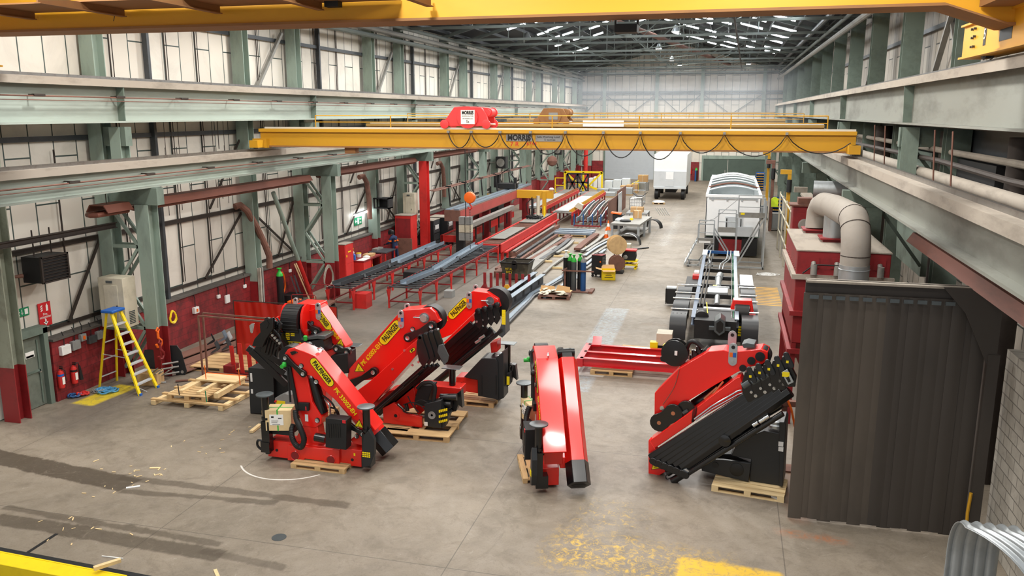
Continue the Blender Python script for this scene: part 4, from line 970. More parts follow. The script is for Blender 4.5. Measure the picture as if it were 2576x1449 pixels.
p = onY(*V2(1510,515), 22.0); leg_disc(t, p.x-E0.x, .7, p.z, .8, True, True, .95)
o = plate(t, r, [(1500,800),(1530,790),(1530,900),(1500,920)], .0, .3, blkm, 'lever_box', .01); u, z = r.p(1515,860,0); MB().box(u-.04,u+.04,-.01,-.002,z-.12,z+.12).build('label', lyel, o)
plate(t, r, [(1540,710),(1580,720),(1595,860),(1560,830),(1540,880),(1525,800)], .3, .2, blk, 'jack_mount', .01)
hose(t, [r.v(1520,780,.2), r.v(1530,720,.1), r.v(1555,730,.1), r.v(1550,770,.1)], .025, rub); 
pallet((E0.x+.2, E0.y+.2, 0), .0, 1.7, .8, 'timber pallet under the rearmost red crane of the left three')

# ---------------------------------------------------------------- B : PK 76002 turned towards the camera
B0 = Vector((-10.6, 19.2, 0)); r = Rig(V1, B0, 0)
t = thing('loader_crane', 'red folded crane marked PK 76002 EH with black tower cover, behind the nearest one', 'crane', B0)
plate(t, r, [(480,150),(505,130),(560,120),(600,95),(620,110),(815,400),(812,420),(795,425),(720,380),(650,290),(560,245),(510,230)], .25, .45, pal, 'main_boom', .02)
plate(t, r, [(370,110),(450,70),(598,80),(610,110),(505,160),(490,260),(350,240),(350,150)], .3, .55, pal, 'boom_knuckle', .03)
u, z = r.p(420, 190, .0)
gd = MB().lathe((u, .12, z-.05), [(.0,-.23),(.42,-.23),(.42,.23),(.0,.23)], 36, 'x'); gd.build('hose_guide', rub, t)
ribs = MB()
for i in range(14): 
    aa = R(95+i*13); ribs.tube((u-.235, .12+.42*math.cos(aa), z-.05+.42*math.sin(aa)), (u+.235, .12+.42*math.cos(aa), z-.05+.42*math.sin(aa)), .008, n=5)
ribs.build('guide_ribs', slate, t)
for x, s_ in ((u-.3, 1), (u+.27, 1)): MB().prism([(.12+.3*math.cos(k_*.52), z-.05+.44*math.sin(k_*.52)) for k_ in range(12)], x, x+.06, 'x').build('knuckle_cheek', pal, t)
MB().tube((u-.5,.1,z-.12),(u-.2,.1,z-.12),.08,n=16).tube((u-.52,.1,z-.12),(u-.47,.1,z-.12),.15,n=20).build('knuckle_pin', palb, t)
o = plate(t, r, [(345,262),(468,268),(478,335),(520,360),(640,340),(655,400),(640,450),(560,480),(355,470)], -.2, .5, slate, 'tower_cover', .015)
lb = MB()
for i, j in ((0,0),(0,1),(1,0),(1,1),(2,0)):
    uu, zz_ = r.p(375+j*37, 279+i*28, -.2); lb.box(uu-.055, uu+.055, -.21, -.203, zz_-.04, zz_+.04)
lb.build('warning_labels', lyel, o)
for i, j, s_ in ((0,0,'KTL'),(1,0,'RRC'),(1,1,'AOS'),(2,0,'HPSC')):
    uu, zz_ = r.p(375+j*37, 279+i*28, -.21); text(s_, lblk, o, (uu, -.214, zz_), (1,0,0), (0,0,1), .035)
logo(t, r, (382,370), (470,377), -.2, .045)
plate(t, r, [(468,345),(600,312),(655,318),(660,345),(600,340),(480,352)], -.25, .6, dish, 'cover_top', .01)
bb = MB(); uu, zz_ = r.p(511,335,-.25); bb.lathe((uu,-.27,zz_-.05), [(.05,0),(.055,.11),(.03,.13)], 14); bb.build('green_beacon', grn, t)
for (a, b, rr) in (((500,225),(588,285),.11),((745,415),(820,440),.11)):
    o = MB().prism(link_poly(r.p(*a,.1), r.p(*b,.1), rr), .1, .22).build('toggle_link', blk, t, bevel=.008)
    for q in (a, b): pin(o, r, q[0], q[1], .1, .055, .02)
pin(t, r, 561, 217, .25, .05, .02); MB().tube(r.v(560,290,.4), r.v(720,400,.4), .12, n=18).build('lift_cylinder', blk, t)
logo(t, r, (618,160), (678,240), .25, .1); logo(t, r, (690,255), (762,342), .25, .08, 'PK 76002-EH', False, h=.1)
warn(t, r, 775, 370, .25, .13, -.2); eye(t, r, 607, 118, .25, .08); eye(t, r, 437, 75, .7, .07, False)
plate(t, r, [(700,470),(830,450),(835,600),(760,610),(735,560),(700,540)], .0, .5, blkm, 'control_box', .02)
plate(t, r, [(640,420),(740,440),(720,560),(640,540)], .2, .4, palb, 'column', .02)
# extension bundle pointing out of the picture
a0 = Vector(r.v(205,235,-.55)); a1 = Vector(r.v(330,560,.1))
MB().hexbar(a0, a0+Vector((.55,.7,-1.1)), .3, .4, up=(0,1,.3)).build('extension_boom', blk, t, bevel=.015)
o = plate(t, r, [(205,195),(260,180),(265,260),(205,345),(180,405),(100,395),(120,340),(165,290),(160,225)], -.72, .1, blk, 'extension_head', .02)
MB().prism(r.poly([(175,220),(215,195),(232,225),(215,262),(180,275),(162,255)], -.73), -.735, -.722).build('boom_opening', lblk, o)
for k_ in range(5):
    a = r.v(250+k_*18, 200+k_*22, -.5+.05*k_); b = r.v(190+k_*22, 440+k_*14, -.5+.05*k_); MB().bar(a, b, .12, .14).build('extension_arm', blk, t, bevel=.015)
    pin(t, r, 245+k_*18, 290+k_*20, -.62, .035, .05, chrome, False, 'bolt_head')
    MB().lathe(r.v(215+k_*22, 205+k_*10, -.55), [(.05,0),(.09,.02),(.09,.1),(.05,.12)], 14, 'y').build('head_roller', blk, t)
for a, b in (((70,405),(350,600)),((95,430),(365,690)),((130,400),(380,560))): MB().bar(r.v(*a,-.55), r.v(*b,-.2), .12, .16).build('extension_slide', blk, t, bevel=.01)
plate(t, r, [(80,240),(95,225),(115,225),(110,255),(100,300),(88,290)], -.75, .05, chrome, 'end_hook', .01)
for pts in ([(240,250),(300,300),(320,370),(280,420)],[(290,180),(320,230),(300,290)],[(260,330),(320,360),(340,420)]): hose(t, [r.v(x, y, -.6) for x, y in pts], .025, rub)
# side cabinet on the floor
o = plate(t, r, [(73,560),(262,572),(275,912),(90,905)], -.15, .02, slate, 'tank_front', .004)
c = MB().prism(r.poly([(73,560),(262,572),(275,912),(90,905)], -.13), -.13, .35); c.build('tank', slate, t, bevel=.015)
uu, zz_ = r.p(190,552,-.1); MB().lathe((uu,.1,zz_-.05), [(.12,0),(.12,.05),(.05,.07)], 18).build('filler_cap', galv, t)
for x, y, h_ in ((98,632,.12),(103,738,.06)): uu, zz_ = r.p(x,y,-.15); MB().box(uu-.03,uu+.03,-.158,-.15,zz_-h_,zz_+h_).build('type_label', wht, t)
plate(t, r, [(262,575),(370,620),(390,860),(330,890),(275,912)], .0, .3, blkm, 'tank_side', .01)
o = plate(t, r, [(275,790),(350,755),(395,770),(398,870),(280,870)], -.6, .3, gry, 'switch_box', .01)
uu, zz_ = r.p(322,838,-.6); MB().box(uu-.13,uu+.13,-.608,-.6,zz_-.13,zz_+.1).build('switch_panel', lyel, o)
uu, zz_ = r.p(285,812,-.6); MB().tube((uu,-.65,zz_),(uu,-.6,zz_),.03,n=10).build('red_knob', lred, o)
pallet((B0.x-.3, B0.y+.2, 0), .0, 1.9, .8, 'timber pallet half hidden under the PK 76002 crane')
plate(t, r, [(330,890),(640,900),(640,1010),(330,1000)], .2, .4, palb, 'base_beam', .02)
plate(t, r, [(470,470),(660,470),(680,640),(640,900),(470,880)], .1, .5, palb, 'tower', .02)

# ---------------------------------------------------------------- F : the big one on the right
aF = math.atan2(17.32-17.53, 1.11+.37); F0 = Vector((.4, 17.75, 0)); r = Rig(V4, F0, aF)
t = thing('loader_crane', 'largest red folded loader crane with a pack of long black extensions, on the right', 'crane', F0, aF)
plate(t, r, [(128,680),(290,515),(495,395),(600,385),(660,400),(860,378),(905,400),(905,455),(870,480),(790,500),(700,535),(430,690),(300,770),(125,915)], .1, .5, pal, 'main_boom', .03)
u, z = r.p(905, 415, .3); MB().lathe((u-.12, .18, z-.05), [(.14,0),(.2,0),(.2,.34),(.14,.34)], 26, 'y').build('hose_guide', rub, t)
plate(t, r, [(725,345),(760,335),(815,345),(820,368),(740,372)], .15, .4, dish, 'wear_plate', .01)
for x, y, rr in ((853,428,.1),(793,457,.085),(735,508,.075)): pin(t, r, x, y, .1, rr, .03, blkm, False)
eye(t, r, 668, 400, .1, .1); eye(t, r, 662, 315, .6, .1, False)
hose(t, [r.v(298,515,.05), r.v(262,640,.03), r.v(185,760,.02)], .008, rust, 'safety_cord'); pin(t, r, 180, 782, .1, .05, .03, chrome, False, 'cord_tag')
o = MB().prism(link_poly(r.p(158,885,-.06), r.p(255,820,-.06), .21, .8), -.06, .0).build('toggle_link', blk, t, bevel=.01)
pin(o, r, 158, 885, -.06, .045, .01, copper, False); pin(o, r, 255, 820, -.06, .045, .01, copper, False)
o = MB().prism(cap_poly(r.p(340,800,.0), r.p(345,795,.0), .2), .0, .08).build('toggle_disc', blk, t, bevel=.01)
MB().bar(r.v(322,815,-.02), r.v(355,798,-.02), .08, .05).build('disc_plate', dish, o)
MB().tube(r.v(400,760,.35), r.v(660,590,.35), .12, n=20).tube(r.v(500,760,.2), r.v(640,600,.2), .05, n=12).build('lift_cylinder', blk, t)
MB().tube(r.v(470,720,.15), r.v(560,640,.15), .03, n=8).tube(r.v(520,700,.12), r.v(600,600,.12), .025, n=8).build('steel_pipes', copper, t)
# red outer boom, lower
plate(t, r, [(90,1010),(430,770),(690,575),(715,570),(750,655),(720,690),(410,870),(130,1060),(105,1120),(250,1150),(110,1278),(85,1260)], -.12, .4, pal, 'outer_boom', .02)
plate(t, r, [(85,1010),(90,1000),(150,1090),(270,1165),(240,1200),(105,1278),(85,1262)], -.13, .2, pal, 'boom_foot', .01)
warn(t, r, 135, 1182, -.13, .14, .3)
MB().path([r.v(725,660,-.2), r.v(700,665,-.22), r.v(520,770,-.22), r.v(400,860,-.22)], .018, 8).path([r.v(730,680,-.2), r.v(700,690,-.22), r.v(520,790,-.22), r.v(410,870,-.22)], .015, 8).build('steel_pipes', chrome, t)
hp = MB()
for i in range(4): hp.path([r.v(418-i*8, 770+i*3, -.14), r.v(412-i*8, 830+i*3, -.15), r.v(395-i*4, 880, -.14)], .008, 5)
hp.build('pipe_bundle', rub, t)
# the pack of extensions: long parallel black hexagonal sections, each in front of the next
for k_ in range(6):
    a = (105+k_*42, 1128+k_*13); b = (788+k_*55, 690-k_*4)
    w_ = -.22-.0*k_
    MB().hexbar(r.v(*a, w_-.03*k_), r.v(*b, w_-.03*k_), .22, .2, up=(0,1,0)).build('extension_arm', blk, t, bevel=.012)
    ce = MB().prism(cap_poly(r.p(a[0]+10, a[1]+20, w_-.12), r.p(a[0]+35, a[1]+35, w_-.12), .08), w_-.14-.03*k_, w_+.05-.03*k_); ce.build('arm_end_cap', blk, t, bevel=.01)
for k_ in range(5):
    x0_ = 728+k_*64; y0_ = 612-k_*26
    o = plate(t, r, [(x0_-5,y0_+10),(x0_+20,y0_-75),(x0_+55,y0_-85),(x0_+85,y0_-10),(x0_+120,y0_+60),(x0_+110,y0_+130),(x0_+40,y0_+130),(x0_+5,y0_+70)], -.36-.01*k_, .12, blk, 'extension_head', .01)
    MB().prism(cap_poly(r.p(x0_+48, y0_-95, -.4), r.p(x0_+85, y0_-20, -.4), .055), -.42-.01*k_, -.36-.01*k_).build('head_cover', slate, o, bevel=.01)
    u, z = r.p(x0_+58, y0_-45, -.42); MB().box(u-.025,u+.025,-.435-.01*k_,-.425-.01*k_,z-.02,z+.03).build('head_label', lyel, o)
    MB().tube(r.v(x0_+10,y0_+20,-.3), r.v(x0_+55,y0_-10,-.3), .09, n=16).build('head_ring', dish, o)
    pin(o, r, x0_+95, y0_+85, -.36, .035, .03, chrome, False, 'bolt_head'); pin(o, r, x0_+65, y0_+60, -.36, .03, .03, chrome, False, 'bolt_head')
o = plate(t, r, [(1000,540),(1040,515),(1085,605),(1045,625)], -.5, .03, galv, 'end_plate', .004); u, z = r.p(1030,552,-.5); MB().box(u-.07,u+.07,-.507,-.5,z-.05,z+.05).build('end_label', lyel, o)
MB().prism(r.poly([(1030,575),(1050,565),(1065,600),(1048,608)], -.505), -.508, -.502).build('end_slot', lblk, o)
MB().tube(r.v(215,1230,-.3), r.v(1000,760,-.3), .08, n=16).tube(r.v(250,1285,-.35), r.v(860,905,-.35), .085, n=16).tube(r.v(360,1230,-.42), r.v(1010,820,-.42), .06, n=14).build('extension_cylinder', blk, t)
for x, y in ((205,1250),(235,1300)): hose(t, [r.v(x+15,y-15,-.35), r.v(x,y,-.38), r.v(x+10,y+22,-.36), r.v(x+60,y,-.35)], .014, rub)
for x, y in ((820,895),(865,870),(895,850)): MB().tube(r.v(x-15,y+8,-.45), r.v(x+20,y-12,-.45), .045, n=12).build('fitting', chrome, t)
MB().lathe(r.v(612,1003,-.45), [(.05,-.08),(.13,-.06),(.13,.06),(.05,.08)], 20, 'y').build('roller_bracket', blk, t)
MB().lathe(r.v(342,1228,-.45), [(.09,-.02),(.1,0),(.09,.02)], 14, 'y').build('clamp_ring', chrome, t)
# tank and base frame
o = plate(t, r, [(655,1110),(700,1010),(880,940),(990,960),(1000,1320),(780,1285),(790,1135)], .0, .55, slate, 'oil_tank', .02)
plate(t, r, [(985,880),(1020,880),(1030,900),(1008,1325),(985,1320)], -.1, .7, slate, 'tank_end', .01)
u, z = r.p(960, 905, .1); MB().lathe((u, .2, z-.06), [(.16,0),(.16,.06),(.12,.08),(.12,.14),(.05,.16)], 22).build('filler_cap', galv, o)
for yy_ in (1030,1065): u, z = r.p(996,yy_,-.1); MB().box(u-.05,u+.05,-.11,-.1,z-.05,z+.05).build('type_label', wht, o)
o = plate(t, r, [(460,1135),(600,1140),(790,1165),(772,1292),(640,1262),(450,1215)], -.08, .08, slate, 'base_side', .01)
u, z = r.p(692,1207,-.08); MB().lathe((u,-.09,z), [(.12,-.01),(.15,0),(.12,.01)], 24, 'y').tube((u,-.09,z),(u,-.095,z),.12,n=24).build('lifting_hole', lblk, o)
u, z = r.p(545,1175,-.08); MB().tube((u,-.09,z),(u,-.095,z),.07,n=20).build('lifting_hole', lblk, o)
plate(t, r, [(440,1100),(650,1100),(790,1160),(770,1280),(440,1200)], .3, .4, blkm, 'base_beam', .02)
# valve block and hose reel at the boom back
reel = thing('hose_reel', 'black cable reel on an angled bracket behind the largest red crane', 'reel', F0, aF)
o = MB().lathe(r.v(270,400,.45), [(.05,-.12),(.3,-.1),(.3,-.08),(.2,-.07),(.2,.07),(.3,.08),(.3,.1),(.05,.12)], 32, 'y').build('reel_drum', blk, reel)
MB().lathe(r.v(270,400,.45), [(.21,-.06),(.24,-.05),(.24,.05),(.21,.06)], 28, 'y').build('cable_windings', cream, reel)
u, z = r.p(275,405,.32); MB().box(u-.03,u+.03,.3,.32,z-.05,z+.05).build('hub_label', lwht, reel)
plate(reel, r, [(165,435),(180,425),(360,490),(470,380),(490,395),(355,510),(170,460)], .4, .4, blkm, 'mounting_plate', .005)
for x, y in ((385,440),(410,420),(440,400),(400,405),(430,380)): MB().lathe(r.v(x,y,.5), [(.03,-.08),(.06,-.07),(.06,.07),(.03,.08)], 10, 'z').build('valve_cap', blk, reel)
hose(reel, [r.v(345,380,.5), r.v(370,330,.45), r.v(410,330,.45), r.v(455,370,.45)], .05, rub, 'corrugated_hose', 12, .08)
plate(reel, r, [(185,350),(230,345),(230,390),(180,388)], .7, .2, lyel, 'yellow_tag', .004)
pallet(on_rig(t, (.42, -.05, 0)), aF, 1.5, .9, 'timber pallet under the largest red crane on the right', mat=woodl)
# ================================================================ LEFT WALL AND ITS WORK BAYS
def heater(label, ya, yb, x=-17.15, z=5.3):
    t = thing('radiant_heater', label, 'heater', (x, ya, z)); L = yb-ya
    MB().prism([(-.38,-.06),(-.24,.16),(.24,.16),(.38,-.06),(.35,-.06),(.22,.13),(-.22,.13),(-.35,-.06)], 0, L).build('reflector', brown, t)
    MB().tube((-.15,0,-.1),(-.15,L,-.1),.07).tube((.17,0,-.1),(.17,L,-.1),.07).build('burner_tubes', brown, t)
    MB().path([(-.15,0,-.1),(-.15,-.2,-.1),(.01,-.3,-.1),(.17,-.2,-.1),(.17,0,-.1)], .07, 8).build('return_bend', brown, t)
    for i in range(int(L/2.2)+1):
        y = .4+i*2.2
        if y < L: MB().bar((-.29, y, -.06),(.29, y, -.06),.03,.03).tube((0,y,.1),(-.0,y,.55),.012,n=5).build('hanger', pipeb, t)
    return t
heater('brown radiant tube heater hung by the nearest laced column of the left wall', 19.8, 20.85)
heater('long brown radiant tube heater between the two nearest laced columns of the left wall', 21.6, 31.9)
heater('long brown radiant tube heater between the second laced column and the red one', 33.5, 44.2, z=5.4)
heater('long brown radiant tube heater beyond the red column, half hidden by the bridge crane', 45.3, 56.0, z=5.5)
t = thing('unit_heater', 'dark louvred box heater hung high by the door on the left wall', 'heater', (-17.75, 17.95, 3.55))
MB().box(-.35,.25,0,.95,0,.7).build('casing', blkm, t, bevel=.01)
l = MB()
for i in range(8): l.bar((.27,.04,.06+i*.082),(.27,.91,.06+i*.082),.05,.015)
l.build('louvres', pipeb, t)
MB().box(.24,.3,-.01,.04,-.01,.71).box(.24,.3,.91,.96,-.01,.71).box(.24,.3,0,.95,.67,.71).box(.24,.3,0,.95,-.01,.03).build('front_frame', pipeb, t)
MB().tube((-.1,.2,.7),(-.1,.2,1.4),.02,n=6).tube((-.1,.8,.7),(-.1,.8,1.4),.02,n=6).build('drop_rods', pipeb, t)
MB().path([(-.3,-.05,.2),(-.4,-.3,.2),(-.4,-.3,-.2)],.06,8).build('gas_pipe', rust, t)
solo('steel_joist', MB().ibeam((-17.5, 14, 4.75), (-17.5, 20.9, 4.75), .14, .16, .02), pipeb, 'rusty steel joist running above the dark louvred heater', 'beam')
pipe('thin gas pipe running down beside the louvred heater', [(-18.2, 19.6, 7), (-18.2, 19.6, 3.8), (-18.1, 19.5, 3.6), (-18.1, 18.9, 3.5)], .025, pipeb)
# signs
def sign(label, y0, y1, z0, z1, m, name='wall_sign'):
    t = thing(name, label, 'sign', (XL+.03, y0, z0)); MB().box(0,.015,0,y1-y0,0,z1-z0).build('sign_board', m, t); return t
t = sign('green emergency exit sign with running figure and arrow above the door', 17.76, 18.22, 2.6, 2.83, sgn)
MB().box(.015,.02,.31,.42,.04,.19).build('door_symbol', lwht, t)
MB().bar((.018,.22,.19),(.018,.22,.06),.004,.02).add([(.02,.18,.1),(.02,.26,.1),(.02,.22,.04)],[(0,1,2)]).build('arrow', lwht, t)
MB().bar((.018,.1,.17),(.018,.09,.1),.004,.03).bar((.018,.09,.1),(.018,.14,.05),.004,.018).bar((.018,.09,.1),(.018,.04,.05),.004,.018).bar((.018,.1,.15),(.018,.15,.12),.004,.016).bar((.018,.1,.15),(.018,.05,.13),.004,.016).lathe((.018,.115,.195),[(.014,-.002),(.014,.002)],10,'x').build('running_figure', lwht, t)
t = sign('red fire extinguisher sign with white symbols beside the door', 18.53, 18.97, 2.15, 2.82, lred)
text('Fire', lwht, t, (.018,.22,.34), (0,1,0), (0,0,1), .075, width=.14); text('extinguisher', lwht, t, (.018,.22,.26), (0,1,0), (0,0,1), .075, width=.4)
MB().bar((.018,.22,.2),(.018,.22,.09),.004,.05).add([(.02,.13,.12),(.02,.31,.12),(.02,.22,.03)],[(0,1,2)]).build('arrow', lwht, t)
MB().box(.015,.02,.27,.34,.42,.58).box(.015,.02,.29,.32,.58,.62).build('extinguisher_symbol', lwht, t)
MB().bar((.018,.08,.44),(.018,.15,.48),.004,.03).bar((.018,.08,.5),(.018,.15,.54),.004,.03).bar((.018,.08,.56),(.018,.15,.6),.004,.03).build('flame_symbol', lwht, t)
# fire extinguishers on the dado
for y, z, lab, horn in ((18.66,.38,'red fire extinguisher with blue band nearest the door',False),(19.15,.36,'red fire extinguisher with black discharge horn, second from the door',True)):
    t = thing('fire_extinguisher', lab, 'fire extinguisher', (-17.93, y, z))
    MB().lathe((0,0,0),[(.07,0),(.085,.02),(.085,.44),(.06,.5),(.03,.52),(.03,.56)],20).build('cylinder', brred, t)
    MB().box(-.02,.09,-.015,.015,.56,.6).box(-.02,.1,-.01,.01,.62,.64).build('handle', blkm, t)
    MB().lathe((0,0,0),[(.087,.36),(.087,.42)],20).build('band', blkm if horn else blu2, t)
    MB().box(.08,.09,-.045,.045,.12,.33).build('instruction_label', lwht, t)
    if horn: MB().path([(.03,0,.58),(.08,.1,.6),(.09,.12,.5)],.015,6).tube((.09,.13,.5),(.09,.16,.08),.03,.06,n=12).build('discharge_horn', blkm, t)
    else: MB().path([(.03,0,.58),(.1,.07,.5),(.09,.08,.2)],.012,6).build('hose', blkm, t)
# switch boxes with their cables
def swbox(label, x, y, z, w_, h_, m, d=.12, sw=None, drop=.4):
    t = thing('switch_box', label, 'switch box', (x, y, z)); MB().box(0,d,-w_/2,w_/2,-h_/2,h_/2).build('casing', m, t, bevel=.008)
    MB().path([(d*.4,0,h_/2),(d*.4,.02,h_/2+drop*.6),(.0,.0,h_/2+drop)],.014,6).build('cable', rub, t)
    if sw: MB().box(d,d+.02,-.04,.04,-.05,.05).build('switch', sw, t)
    return t
swbox('white double switch box on the dado right of the fire extinguisher sign', -18.02, 18.95, 1.42, .34, .26, wht)
swbox('grey-green switch box between the white box and the orange-topped one', -18.02, 19.35, 1.45, .3, .26, gry)
swbox('small box with orange isolator on the dado by the ladder', -18.02, 19.65, 1.6, .2, .2, gry, sw=orange)
swbox('first of two dark grey switch boxes on the dado behind the ladder', -18.02, 20.0, 1.45, .3, .22, dish)
swbox('second of two dark grey switch boxes on the dado behind the ladder', -18.02, 20.35, 1.5, .3, .24, gry)
p = onX(490,780,-18.0); swbox('white isolator box with orange switch on the red dado wall', -18.02, p.y, p.z, .26, .22, wht, sw=orange, drop=.5)
for i, (x, y, lab) in enumerate(((549,746,'small white socket nearest the ladder on the red dado wall'),(571,752,'cream switch box beside the red curtain on the dado wall'),(615,720,'small white socket by the pale joists on the dado wall'),(729,681,'small white socket beside the green gas cylinder'),(757,676,'grey switch box right of the green gas cylinder'))):
    p = onX(x, y, -18.0); swbox(lab, -18.02, p.y, p.z, .16 if i != 1 else .26, .13 if i != 1 else .3, wht if i != 4 else gry, .07)
# coiled leads hung on the wall
def coil(label, p, R_, n, m, x=.06, r=.012, name='coiled_hose', cat='hose', oval=1.5):
    b = MB(); random.seed(hash(label) % 1000 if False else len(label))
    for i in range(n):
        rr = R_*(1-.06*random.random()); dy = random.uniform(-.04,.04); dz = random.uniform(-.1,.05)*R_*2; pts = []
        for k_ in range(25):
            a = 2*math.pi*k_/24; pts.append((x+random.uniform(-.01,.01)+.02*i/n, dy+rr*math.sin(a)*(1-.25*math.cos(a)), dz-rr*oval+rr*oval*math.cos(a)))
        b.path(pts, r, 6)
    o = tag(b.build(name, m), label, cat); o.location = p; return o
p = onX(430,792,-18.0); coil('yellow extension lead coiled round a lamp on the red dado wall', (-17.98, p.y, p.z+.15), .16, 7, yel2, name='coiled_lead', cat='cable', oval=1.3)
p = onX(705,690,-18.0); coil('orange lead coiled on the dado wall beside the green cylinder', (-17.98, p.y, p.z+.1), .2, 6, orange, name='coiled_lead', cat='cable', oval=2.2)
p = onX(826,668,-16.35); coil('grey hose coiled in loops on the second laced column', (-16.43, p.y, p.z), .42, 9, dust, r=.014, oval=1.15)
# cream electrical cabinets
def cabinet(label, x0, x1, y, z0, z1, d):
    t = thing('electrical_cabinet', label, 'cabinet', (x0, y, z0)); W, H = x1-x0, z1-z0
    MB().box(0,W,0,d,0,H).build('cabinet_body', cream, t, bevel=.01)
    o = MB().box(W*.22,W*.78,-.02,0,H*.08,H*.86).build('door', cream, t, bevel=.006)
    MB().box(W*.35,W*.6,-.03,-.02,H*.9,H*.95).build('nameplate', dish, t); MB().box(W*.7,W*.74,-.04,-.02,H*.4,H*.46).build('door_handle', blkm, o)
    v = MB()
    for i in range(8): v.box(W,W+.01,d*.3,d*.75,.1+i*.05,.125+i*.05)
    v.build('vents', dish, t)
    MB().box(.1,W-.05,.05,d-.05,-.08,0).build('plinth', dgreen, t)
    return t
cabinet('tall cream electrical cabinet on the nearest laced column behind the ladder', -17.85, -17.0, 20.35, 1.75, 3.25, .55)
cabinet('tall cream electrical cabinet beside the red column', -17.6, -16.9, 43.9, 2.0, 3.6, .5)
# step ladder
t = thing('step_ladder', 'yellow fibreglass step ladder with blue top standing by the left wall', 'ladder', (0,0,0))
ff = [Vector((-16.14,19.59,0)), Vector((-16.12,20.33,0))]; bf = [Vector((-17.78,19.9,0)), Vector((-17.74,20.6,0))]
tp = onX(283,784,-17.05); tf = [Vector((-17.0,19.78,2.38)), Vector((-17.0,20.14,2.38))]; tb_ = [Vector((-17.15,19.78,2.38)), Vector((-17.15,20.14,2.38))]
for a, b_ in zip(ff, tf): o = MB().bar(a, b_, .05, .09, up=(0,1,0)).build('front_rail', yel2, t); MB().box(a.x-.06,a.x+.06,a.y-.04,a.y+.04,0,.06).build('foot_pad', blu2, o)
for a, b_ in zip(bf, tb_): MB().bar(a, b_, .04, .06, up=(0,1,0)).build('rear_rail', yel2, t)
MB().box(-17.28,-16.88,19.68,20.22,2.36,2.44).build('top_cap', blu2, t, bevel=.02)
for i in range(7):
    s_ = (i+1)/8.3; a = ff[0].lerp(tf[0], s_); b_ = ff[1].lerp(tf[1], s_); MB().box(a.x-.09,a.x+.03,a.y,b_.y,a.z-.02,a.z+.02).build('tread', alu, t)
for i in (1,2.6,4.2,5.6):
    s_ = i/7; a = bf[0].lerp(tb_[0], s_); b_ = bf[1].lerp(tb_[1], s_); MB().bar(a, b_, .03).build('rear_brace', alu, t)
MB().bar(ff[0].lerp(tf[0],.1), (ff[0].x,19.9,.02), .02).bar(ff[0].lerp(tf[0],.45), bf[0].lerp(tb_[0],.45), .02).bar(ff[1].lerp(tf[1],.45), bf[1].lerp(tb_[1],.45), .02).build('spreader', alu, t)
# rope and shackles
random.seed(5)
def heap(label, name, cat, c, R_, m, n=6, r=.02, h=.06):
    b = MB(); c = Vector(c)
    for i in range(n):
        a0 = random.uniform(0, 6.3); pts = []; cx, cy = random.uniform(-.3,.3)*R_*2, random.uniform(-.2,.2)*R_*2; r1 = R_*random.uniform(.5,.9); r2 = R_*random.uniform(.3,.7)
        for k_ in range(13): a = a0+k_*.5; pts.append(c+Vector((cx+r1*math.cos(a), cy+r2*math.sin(a), r+random.uniform(0,h))))
        b.path(pts, r, 6)
    return solo(name, b, m, label, cat)
heap('light blue lifting rope heaped on the worn yellow floor patch', 'lifting_rope', 'rope', onZ(262,985), .3, skyb, 9, .022)
heap('steel chain heaped inside the light blue rope', 'lifting_chain', 'chain', onZ(245,985), .22, steel, 5, .015)
heap('dark blue loop with red hook lying left of the rope heap', 'lifting_sling', 'sling', onZ(190,998), .22, blue, 3, .025)
heap('red chain shackle lying left of the rope heap', 'shackle', 'shackle', onZ(207,995), .14, brred, 3, .03)
# black side plates and hooks by the column
for i, (x, y, ang) in enumerate(((-16.75,20.95,.3),(-16.35,21.55,.25))):
    t = thing('side_plate', ('nearer' if i == 0 else 'further')+' black steel side plate leaning by the column foot', 'steel plate', (x, y, 0), ang)
    MB().prism([(0,.0),(.28,.0),(.34,.12),(.22,.75),(.1,.95),(-.15,.95),(-.2,.8)], -.015, .015).build('plate', slate, t); 
    MB().tube((.2,-.02,.1),(.2,.02,.1),.05,n=14).build('bore', chrome, t)
for z in (.12,.3,.45): solo('spacer_rod', MB().tube((-16.75+.15,21.0,z),(-16.2,21.5,z),.03), steel, 'grey spacer rod between the two black side plates', 'rod', 'spacer rods between the black side plates')
def hook(label, p, m, s=1.0):
    t = thing('lifting_hook', label, 'hook', p)
    MB().path([(0,0,.22*s),(0,0,.1*s),(.02*s,.07*s,.02*s),(.0,.1*s,-.06*s),(0,.04*s,-.13*s),(0,-.05*s,-.11*s),(0,-.08*s,-.04*s)], .03*s, 8).build('hook', m, t)
    MB().path([(0,0,.22*s),(0,.05*s,.28*s),(0,0,.34*s),(0,-.05*s,.28*s),(0,0,.22*s)], .02*s, 6).build('eye', m, t); return t
p = onX(399,860,-16.3); hook('orange lifting hook hanging on the red foot of the nearest laced column', (-16.3,p.y,p.z), orange, 1.3)
p = onX(404,882,-16.25); hook('dark red hook hanging below the orange one', (-16.25,p.y,p.z-.1), redcol, 1.3)
t = thing('tool_crate', 'open osb crate of rods standing behind the ladder foot', 'crate', (-16.55, 20.62, 0), .2)
MB().box(-.3,.3,-.25,-.23,0,.38).box(-.3,.3,.23,.25,0,.38).box(-.3,-.28,-.25,.25,0,.38).box(.28,.3,-.25,.25,0,.38).box(-.3,.3,-.25,.25,0,.02).build('crate_body', wood, t)
b = MB(); random.seed(2)
for i in range(9): x, y = random.uniform(-.2,.3), random.uniform(-.2,.2); b.tube((x-.2,y,.06),(x+.3,y+random.uniform(-.2,.2),.42),.015,n=6)
b.build('rods', steel, t)
